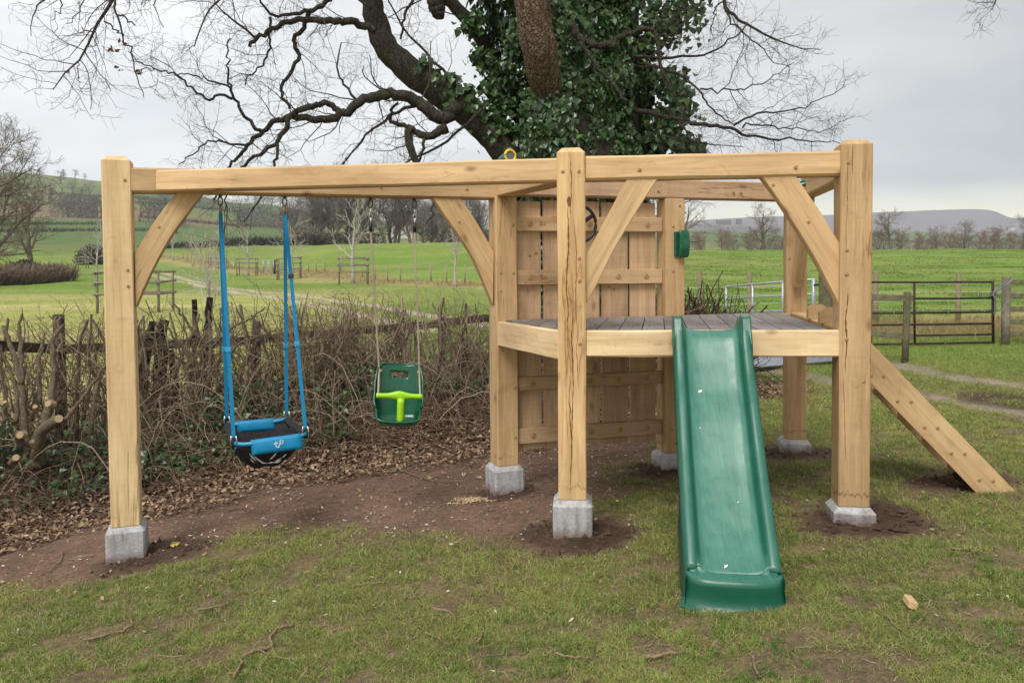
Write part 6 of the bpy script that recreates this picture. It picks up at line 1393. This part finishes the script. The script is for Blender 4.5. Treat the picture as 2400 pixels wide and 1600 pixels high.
# --- cattle grid
cg = empty('cattle_grid', gp3(1860, 852, 12.4), 'steel bar cattle grid across the track, seen under the deck', 'cattle grid')
a = Vector((*ground_pt(1752, 868), 0)); b2 = Vector((*ground_pt(1975, 850), 0)); d = (b2 - a).normalized(); q = Vector((-d.y, d.x, 0)); L_ = (b2 - a).length
def gl(p, dz): return Vector((p.x, p.y, float(gz0(p.x, p.y)) + dz))
for k in range(9):
    p0, p1 = gl(a + q * k * .17 - d * .9, .05), gl(b2 + q * k * .17 + d * .2, .05); tube_obj('bar', [p0, (p0 + p1) / 2, p1], .028, GALV, cg, 8)
for s_ in (-.95, L_ * .5, L_ + .22): p0, p1 = gl(a + d * s_ - q * .1, .03), gl(a + d * s_ + q * 1.55, .03); timber('bearer', p0, p1, .10, .06, cg, GALV, ch=.004)
pit = MB(); vs_ = [gl(a - d * .95 - q * .06, .012), gl(b2 + d * .25 - q * .06, .012), gl(b2 + d * .25 + q * 1.5, .012), gl(a - d * .95 + q * 1.5, .012)]; pit.add(np.array(vs_), np.array([(0, 1, 2, 3)])); put('pit', pit.mesh('pit'), plain_mat('dark_pit_sheet', (.03, .026, .022), .95, .1), cg)  # flat dark sheet laid just above the ground in place of a dug pit
# --- little meadow gate
g3 = empty('field_gate', gp3(628, 640, 74), 'tiny silver gate beside a dark post in the distant wire fence', 'gate', 'field gates')
for v in (611, 618, 625, 632, 639): tube_obj('bar', [gp3(617, v, 74), gp3(641, v - .5, 74)], .035, GALV, g3, 6)
for u in (617, 629, 641): tube_obj('upright', [gp3(u, 610, 74), gp3(u, 640, 74)], .045, GALV, g3, 6)
tube_obj('hanging_post', [gp3(644, 609, 74), gp3(644, 642, 74)], .12, FT, g3, 8)

# ================================================================== bare trees
GREYT = plain_mat('grey_bare_twig', (.20, .172, .15), .9, .1, var=.3, scale=2); BROWNT = plain_mat('brown_bare_twig', (.15, .118, .094), .9, .1, var=.3, scale=2); PALET = plain_mat('pale_sapling_bark', (.40, .37, .33), .9, .1, var=.2, scale=3); MAUVE = plain_mat('mauve_bare_twig', (.24, .185, .155), .9, .1, var=.3, scale=2)
def tree_meshes(seed, h_, spread, lv=(11, 6, 6, 3), thin=1.0, trunk_r=.03, up=.12, clear=.25):
    """unit tree: trunk mesh and crown mesh; height h_, everything in metres"""
    r = np.random.default_rng(seed); n = 12; t = np.linspace(0, 1, n)
    P = np.stack([np.cumsum(r.normal(0, .012, n)) * h_, np.cumsum(r.normal(0, .012, n)) * h_, t * h_ * .82], 1); P[:, :2] -= P[0, :2]; P[0, 2] = -.03 * h_
    rr = h_ * trunk_r * (1 - .85 * t) * (1 + .5 * np.exp(-t * 14)); tm_ = MB(); tubes(tm_, P[None], rr[None], 9, None, True)
    A_, ra_ = grow(P[None], rr[None], lv[0], (h_ * spread * .55, h_ * spread), (40, 72), 9, .12, up, .55, .3, clear, 1.0, .08, r)
    B_, rb_ = grow(A_, ra_, lv[1], (h_ * .12, h_ * .30), (28, 62), 7, .16, up * .7, .5, .35, .2, 1, .1, r)
    C_, rc_ = grow(B_, rb_, lv[2], (h_ * .05, h_ * .14), (25, 60), 5, .2, up * .5, .5, .5, .2, 1, .1, r)
    cm2 = MB(); mn = h_ * .0011 * thin
    for x, y, s, f in ((A_, ra_, 6, 1.6), (B_, rb_, 4, 1.2), (C_, rc_, 3, 1.0)): tubes(cm2, x, np.clip(y, mn * f, None), s)
    if lv[3]:
        D_, rd_ = grow(C_, rc_, lv[3], (h_ * .025, h_ * .06), (25, 60), 3, .2, up * .4, .5, .6, .2, 1, 0, r); tubes(cm2, D_, np.full(len(D_), mn * .8)[:, None] * np.linspace(1, .6, 3)[None], 3)
    return tm_.mesh('trunk', True), cm2.mesh('crown', False)
def tree_at(name, meshes, u, Y, h_, base_h, mat, label, cat='tree', group=None, rz=None, vb=None, sx_=1.0):
    q = gp3(u, 640, Y); z = float(gz(q.x, q.y)) if vb is None else gp3(u, vb, Y).z; s = h_ / base_h
    t = empty(name, (q.x, q.y, z), label, cat, group); M = Matrix.Translation((q.x, q.y, z)) @ Matrix.Rotation(rng.uniform(0, 6.28) if rz is None else rz, 4, 'Z') @ Matrix.Diagonal((s * sx_, s * sx_, s, 1))
    for me in meshes:
        if not me.materials: me.materials.append(mat)
        put(me.name.split('.')[0], me, None, t, M)
    return t
OAKM = [tree_meshes(s, 10, .42, (12, 7, 6, 3), 1.0, .035, .10, .2) for s in (11, 12)]
TALL = [tree_meshes(s, 14, .26, (16, 6, 6, 3), 1.0, .022, .22, .22) for s in (21, 22, 23)]
SAP = [tree_meshes(s, 6, .34, (9, 5, 3, 0), 1.5, .022, .22, .28) for s in (31, 32)]
BUSH = [tree_meshes(s, 3, .5, (18, 6, 5, 2), 2.2, .02, .16, .02) for s in (41, 42)]
# left edge
BIG = tree_meshes(51, 13, .48, (15, 8, 7, 4), .9, .034, .08, .12)
tree_at('bare_tree', BIG, -10, 70, 14.2, 13, BROWNT, 'big brown leafless tree at the picture edge above the clipped hedge', rz=1.0)
tree_at('bare_tree', OAKM[0], 70, 84, 9.5, 10, BROWNT, 'smaller bare tree overlapping the big one at the picture edge', rz=2.0)
tree_at('bare_tree', OAKM[1], -75, 62, 10.5, 10, BROWNT, 'bare tree half cut off by the picture edge beside the big tree', rz=.3)
EVB = vcol_mat('dark_bush_leaf', .8, .2, 0, .3, 6)
def fuzz(name, label, cat, c_, r3, K, size, cols, group=None, mat=None):
    mb = MB(); d = unit(rng.normal(0, 1, (K, 3))) * (rng.random((K, 1)) ** .45) * np.array(r3) * (.75 + .5 * fbm(rng.random(K) * 9, rng.random(K) * 9))[:, None]; d[:, 2] = np.abs(d[:, 2])
    leaves(mb, d, unit(rng.normal(0, 1, (K, 3)) + np.array((0, -.3, .4))), rng.normal(0, 1, (K, 3)), rng.uniform(.6, 1.4, K) * size, np.array(cols[0]) + (np.array(cols[1]) - np.array(cols[0])) * rng.random((K, 1)), .3)
    o_ = put(name, mb.mesh(name, False, True), mat or EVB, None, Matrix.Translation(c_), label=label, category=cat)
    if group: o_['group'] = group
    return o_
for u, Y, r3, lb in ((118, 66, (1.7, 1.0, 1.1), 'dark evergreen bush behind the clipped hedge'), (60, 67, (2.0, 1.0, 1.5), 'dark ivy covered thicket under the big brown tree'), (218, 112, (2.6, 1.6, 3.0), 'round dark bush beside the free end post in the distance')):
    q = gp3(u, 640, Y); fuzz('bush', lb, 'bush', (q.x, q.y, float(gz(q.x, q.y))), r3, 2600, .22, ((.04, .038, .027), (.11, .095, .068)))
def twig_hedge(name, label, a_, b_, w, h_, K, rad, cols, cat='hedge', group=None):
    """a long trimmed hedge as a dense mass of twigs between two ground points"""
    a_, b_ = np.array(a_, float), np.array(b_, float); d = b_ - a_; L2 = np.hypot(*d); nrm_ = np.array((-d[1], d[0])) / L2; t = rng.random(K); o_ = rng.uniform(-.5, .5, K) * w
    x = a_[0] + d[0] * t + nrm_[0] * o_; y = a_[1] + d[1] * t + nrm_[1] * o_; z = gz(x, y); hh = h_ * (.55 + .45 * rng.random(K)) * (1 + .18 * (fbm(t * L2 * .35, np.zeros(K)) - .5) * 2); n = 4
    P = np.stack([x, y, z + hh * rng.uniform(0, .55, K)], 1)[:, None] + np.zeros((K, n, 3)); dr_ = unit(np.stack([rng.normal(0, .6, K), rng.normal(0, .6, K), np.ones(K)], 1))
    for s in range(1, n): P[:, s] = P[:, s - 1] + dr_ * (hh * .55 / 3)[:, None]; dr_ = unit(dr_ + rng.normal(0, .35, (K, 3)))
    P[:, :, 2] = np.minimum(P[:, :, 2], (z + h_ * 1.02)[:, None] + rng.uniform(-.04, .06, (K, 1)) * h_); mb = MB(); o2 = np.array((a_[0], a_[1], float(gz(*a_)))); tubes(mb, P - o2, np.linspace(1, .6, n)[None] * rng.uniform(.6, 1.3, K)[:, None] * rad, 3, stem_cols(K, *cols))
    ob = put(name, mb.mesh(name, False, True), STEM, None, Matrix.Translation(o2), label=label, category=cat)
    if group: ob['group'] = group
    return ob
def xy(u, Y): return ((u - PPX) / F_PX * Y, Y)
twig_hedge('hedge', 'long clipped brown hedge at the meadow edge under the big bare tree', xy(-160, 50), xy(158, 62), 2.2, 1.75, 6500, .022, ((.11, .082, .065), (.27, .195, .15)))
HR = [(xy(330, 155), xy(520, 150), 1.6, 'dark hedge across the top of the meadow behind the free end post'), (xy(520, 152), xy(760, 146), 2.4, 'dark overgrown hedge along the crest of the green field'), (xy(-60, 250), xy(420, 300), 2.2, 'dark field hedge on the lower hillside above the meadow'), (xy(-60, 330), xy(320, 350), 2.2, 'second dark hedge line up the hillside'),
      (xy(330, 420), xy(760, 470), 3.0, 'hedge line bordering the tan field on the hillside'), (xy(-80, 480), xy(420, 560), 3.0, 'upper hedge line bordering the tan field'), (xy(120, 640), xy(560, 600), 3.5, 'hedge line crossing the pale hillside pasture'), (xy(1560, 420), xy(1900, 480), 3.0, 'dark hedge below the farm on the far slope'), (xy(1600, 800), xy(2050, 900), 4.5, 'far hedge line across the slope beneath the farm buildings'), (xy(2000, 700), xy(2600, 760), 4.5, 'far hedge line on the plain beneath the moor'), (xy(1950, 1100), xy(2600, 1150), 6.0, 'distant tree belt at the foot of the moor')]
for a_, b_, h_, lb in HR: twig_hedge('hedgerow', lb, a_, b_, h_ * 1.0, h_, 1500, h_ * .030, ((.03, .028, .022), (.085, .07, .055)), 'hedge')
# hillside trees
lbl = ['round bare tree high on the hillside pasture', 'bare tree halfway down the hillside', 'bare tree beside the hillside hedge', 'lone bare tree near the ridge', 'low bare tree on the hill shoulder']
hill = [(178, 640, 14), (148, 760, 13), (215, 600, 13), (195, 520, 12), (120, 560, 14), (96, 470, 13), (165, 430, 12), (228, 470, 11), (240, 420, 13), (182, 880, 10), (205, 880, 7), (155, 890, 9), (100, 880, 8), (350, 430, 13), (380, 400, 14), (330, 380, 13), (410, 390, 12), (600, 860, 14), (620, 870, 12), (640, 865, 15), (660, 860, 13), (585, 850, 9), (505, 600, 10), (470, 640, 10), (560, 420, 9), (700, 640, 14), (720, 610, 14)]
for i, (u, Y, h_) in enumerate(hill): tree_at('hillside_tree', OAKM[i % 2], u, Y, h_, 10, GREYT, 'small grey bare tree standing on the distant hillside', 'tree', 'bare trees on the distant hillside', None, None, 1.25)
# hillside woods: dark masses of many trees
def wood(name, label, segs, K, size, cols):
    mb = MB()
    for (u0, Y0), (u1, Y1), h_, dep in segs:
        t = rng.random(K); x = (np.interp(t, [0, 1], [u0, u1]) - PPX) / F_PX; Y = np.interp(t, [0, 1], [Y0, Y1]) + rng.random(K) * dep; x = x * Y; z = gz(x, Y) + h_ * (rng.random(K) ** .8) * (.45 + .9 * fbm(x * .05, Y * .03 + 3, 3))
        kk = fbm(x * .022 + h_, Y * .02, 3) > .43; x, Y, z = x[kk], Y[kk], z[kk]
        leaves(mb, np.stack([x, Y, z], 1), unit(rng.normal(0, 1, (len(x), 3)) + np.array((0, -.6, .2))), rng.normal(0, 1, (len(x), 3)), rng.uniform(.5, 1.3, len(x)) * size, np.array(cols[0]) + (np.array(cols[1]) - np.array(cols[0])) * rng.random((len(x), 1)), .3)
    put(name, mb.mesh(name, False, True), EVB, None, None, label=label, category='wood', kind='stuff')
wood('far_wood', 'grey leafless woods lying across the distant hillside', [((300, 330), (440, 360), 12, 60), ((560, 430), (780, 420), 13, 60), ((380, 560), (640, 600), 12, 70), ((120, 420), (235, 400), 11, 40), ((-60, 420), (90, 400), 13, 60), ((600, 840), (760, 800), 16, 60), ((820, 700), (1150, 700), 16, 60)], 9000, .55, ((.085, .078, .068), (.165, .148, .128)))
wood('far_wood', 'brown leafless scrub and trees between the green field and the moor', [((1580, 260), (1800, 280), 8, 40), ((1750, 420), (2050, 460), 9, 60), ((1980, 300), (2500, 320), 8, 50), ((2000, 560), (2500, 600), 10, 80), ((1650, 900), (2000, 950), 14, 90), ((2050, 950), (2500, 980), 14, 90), ((1560, 1500), (1760, 1480), 12, 60)], 8000, .55, ((.095, .082, .07), (.185, .155, .13)))
# the wood on the crest behind the green field
for i in range(30):
    u = 672 + i * 16.0 + rng.normal(0, 6); Y = 150 + 22 * rng.random(); h_ = float(np.interp(u, [670, 720, 760, 880, 960, 1150], [8.5, 11, 16, 17, 13.5, 12.5])) * rng.uniform(.85, 1.08)
    tree_at('woodland_tree', TALL[i % 3], u, Y, h_, 14, GREYT if i % 4 else BROWNT, 'tall bare tree in the wood along the crest of the green field', 'tree', 'bare trees of the wood on the crest', None, None, 1.15)
wood('undergrowth', 'dark brush under the bare wood on the crest', [((690, 148), (1180, 150), 3.6, 9)], 7000, .40, ((.06, .05, .04), (.16, .13, .10)))
# saplings
PS = [(826, 52.3, 6.1, 0, 'biggest pale bare sapling, inside the guard behind the green swing ropes'), (684, 65, 5.4, 1, 'pale sapling in the guard crossed by the blue straps'), (582, 79, 5.2, 0, 'pale sapling in the guard between the blue straps'), (512, 100, 5.6, 1, 'pale sapling in the small distant guard'), (452, 108, 5.0, 0, 'thin pale sapling between brace and blue strap in the distant meadow'), (406, 116, 5.0, 1, 'faint pale sapling close to the curved brace of the free end post'), (226, 60, 4.6, 0, 'pale spreading sapling peeping past the free end post'), (1068, 48, 4.4, 1, 'thin unguarded sapling by the wire fence near the wall post')]
for i, (u, Y, h_, k, lb) in enumerate(PS): tree_at('sapling', SAP[k], u, Y, h_, 6, PALET, lb, 'sapling', None, i * 1.3)
tree_at('sapling', SAP[1], 487, 17, 2.55, 6, PALET, 'slender young tree rising just behind the hedge beside the blue straps', 'sapling', None, .4)
# right-hand trees beyond the field
RT = [(1785, 150, 9.3, 0, 'bushy bare tree on the field edge seen between the two back posts'), (2086, 150, 8.2, 1, 'round headed bare oak beside the front post below the moor'), (2195, 158, 5.4, 0, 'low bare tree at the field edge above the rusty gate'), (2262, 160, 6.6, 1, 'taller bare tree at the field edge above the gate rope'), (2330, 155, 5.0, 0, 'small brown tree at the field edge above the round post'), (2395, 150, 7.2, 1, 'bare tree at the field edge cut by the picture edge'), (2150, 165, 4.4, 1, 'shrubby tree between the round oak and the low trees'), (1690, 165, 5.0, 0, 'low brown tree at the field edge near the wall post'), (1640, 160, 4.6, 1, 'shrubby tree touching the wall post at the field edge')]
for i, (u, Y, h_, k, lb) in enumerate(RT): tree_at('bare_tree', OAKM[k], u, Y, h_, 10, MAUVE if i not in (0, 1) else BROWNT, lb, 'tree', None, i * .9, 592, 1.15)
tree_at('bare_tree', OAKM[0], 1592, 46, 6.4, 10, GREYT, 'bare tree mostly hidden behind the wall post, twigs reaching out beside it', 'tree', None, 2.2)
for i in range(46):
    u = 1586 + i * 19 + rng.normal(0, 8); tree_at('shrub', BUSH[i % 2], u, 148 + 20 * rng.random(), rng.uniform(2.6, 4.8), 3, MAUVE, 'low brown leafless shrub along the far edge of the green field', 'shrub', 'leafless shrubs along the field edge', None, 590, 1.3)
# farm buildings far off
SLATE = plain_mat('grey_slate_roof', (.10, .10, .115), .8, .2); RENDER = plain_mat('white_render', (.62, .60, .56), .9, .1); STONE = plain_mat('brown_barn_wall', (.16, .13, .11), .9, .1); GLZ = plain_mat('dark_window', (.03, .035, .04), .2, .5)
def house(u, v, Y, w, h_, dep, wall, label, cat='farm building', wins=2):
    q = gp3(u, v, Y); t = empty('farm_building', q, label, cat); mb = MB(); box_mesh(mb, (0, 0, h_ / 2 - 1), (w, dep, h_ + 2)); M = Matrix.Translation(q); put('wall', mb.mesh('wall'), wall, t, M)
    rm = MB(); e_ = .4; rm.poly(np.array([(-w / 2 - e_, -dep / 2 - e_, h_ - .1), (w / 2 + e_, -dep / 2 - e_, h_ - .1), (w / 2 + e_, dep / 2 + e_, h_ - .1), (-w / 2 - e_, dep / 2 + e_, h_ - .1), (-w / 2 - e_, 0, h_ + dep * .4), (w / 2 + e_, 0, h_ + dep * .4)]), [(0, 1, 5, 4), (2, 3, 4, 5), (1, 2, 5), (3, 0, 4), (3, 2, 1, 0)]); put('roof', rm.mesh('roof'), SLATE, t, M)
    for k in range(wins):
        wm = MB(); box_mesh(wm, (-w * .3 + w * .6 * k / max(1, wins - 1), -dep / 2 - .03, h_ * .6), (1.2, .1, 1.3)); put('window', wm.mesh('window'), GLZ, t, M)
house(1696, 524, 1450, 26, 3.0, 10, STONE, 'long dark roofed barn on the skyline between wall post and back post'); house(1732, 523, 1440, 9, 5, 8, STONE, 'dark farmhouse on the skyline next to the long barn', 'farmhouse'); house(2372, 536, 1300, 6, 3, 5, RENDER, 'tiny white house below the moor near the picture edge', 'house'); house(2322, 540, 1320, 6, 2.6, 5, RENDER, 'tiny pale cottage among trees under the moor', 'house')
house(944, 541, 185, 5, 3.2, 4, RENDER, 'small pale cottage glimpsed through the bare wood', 'house')
# ================================================================== air
hb_ = MB(); x0, x1, y0, y1, z0, z1 = -4200, 4200, -40, 3400, -20, 330; box_mesh(hb_, ((x0 + x1) / 2, (y0 + y1) / 2, (z0 + z1) / 2), (x1 - x0, y1 - y0, z1 - z0))
m = bpy.data.materials.new('haze_air'); m.use_nodes = True; nt = m.node_tree; nt.nodes.clear(); o_ = nt.nodes.new('ShaderNodeOutputMaterial'); vp = nt.nodes.new('ShaderNodeVolumePrincipled')
vp.inputs['Color'].default_value = (.80, .86, 1.0, 1); vp.inputs['Density'].default_value = .00024; vp.inputs['Anisotropy'].default_value = .2; nt.links.new(vp.outputs[0], o_.inputs['Volume'])
put('haze', hb_.mesh('haze'), m, None, None, kind='stuff')

# small pale things lying about
PETAL = plain_mat('white_petal', (.72, .72, .68), .6, .2, var=.05); YLEAF = plain_mat('yellow_leaf', (.50, .42, .10), .7, .2, var=.2)
def flake(name, q, n, s, mat, label, cat, r_):
    mb = MB(); rr = np.random.default_rng(r_); leaves(mb, np.zeros((1, 3)), np.array([n]), np.array([(.7, .6, .1)]), np.array([s]), np.ones((1, 3)), .35, 'oak', rr)
    put(name, mb.mesh(name), mat, None, Matrix.Translation(q), label=label, category=cat)
def bed_pt(x, a): return top_c + sx * (x * scale_x) + sw * a + Vector((0, 0, float(np.interp(x, pr[:, 0], pr[:, 1])) + .008 - top_c.z))
for x, a, s, lb, r_ in ((.235, -.085, .028, 'white torn petal stuck near the top of the green slide', 1), (.40, -.10, .012, 'tiny white fleck on the slide bed below the torn petal', 2), (.70, .065, .012, 'tiny white fleck low down the slide bed', 3), (1.0, -.03, .024, 'white petal lying at the foot of the green slide', 4)):
    dz = float(np.interp(x + .02, pr[:, 0], pr[:, 1]) - np.interp(x - .02, pr[:, 0], pr[:, 1])) / (.04 * scale_x); nn2 = Vector((-sx.x * dz, -sx.y * dz, 1)).normalized(); flake('petal', bed_pt(x, a), tuple(nn2), s, PETAL, lb, 'petal', r_)
g_ = ground_pt(410, 1290); flake('leaf', on(g_[0], g_[1], .04), (.3, -1, .3), .06, YLEAF, 'yellow leaf standing in dark earth beside the tall footing', 'leaf', 5)
g_ = ground_pt(915, 1006); flake('leaf', on(g_[0], g_[1], .04), (.1, -1, .6), .085, YLEAF, 'yellow leaf on the litter just under the green baby swing', 'leaf', 6)
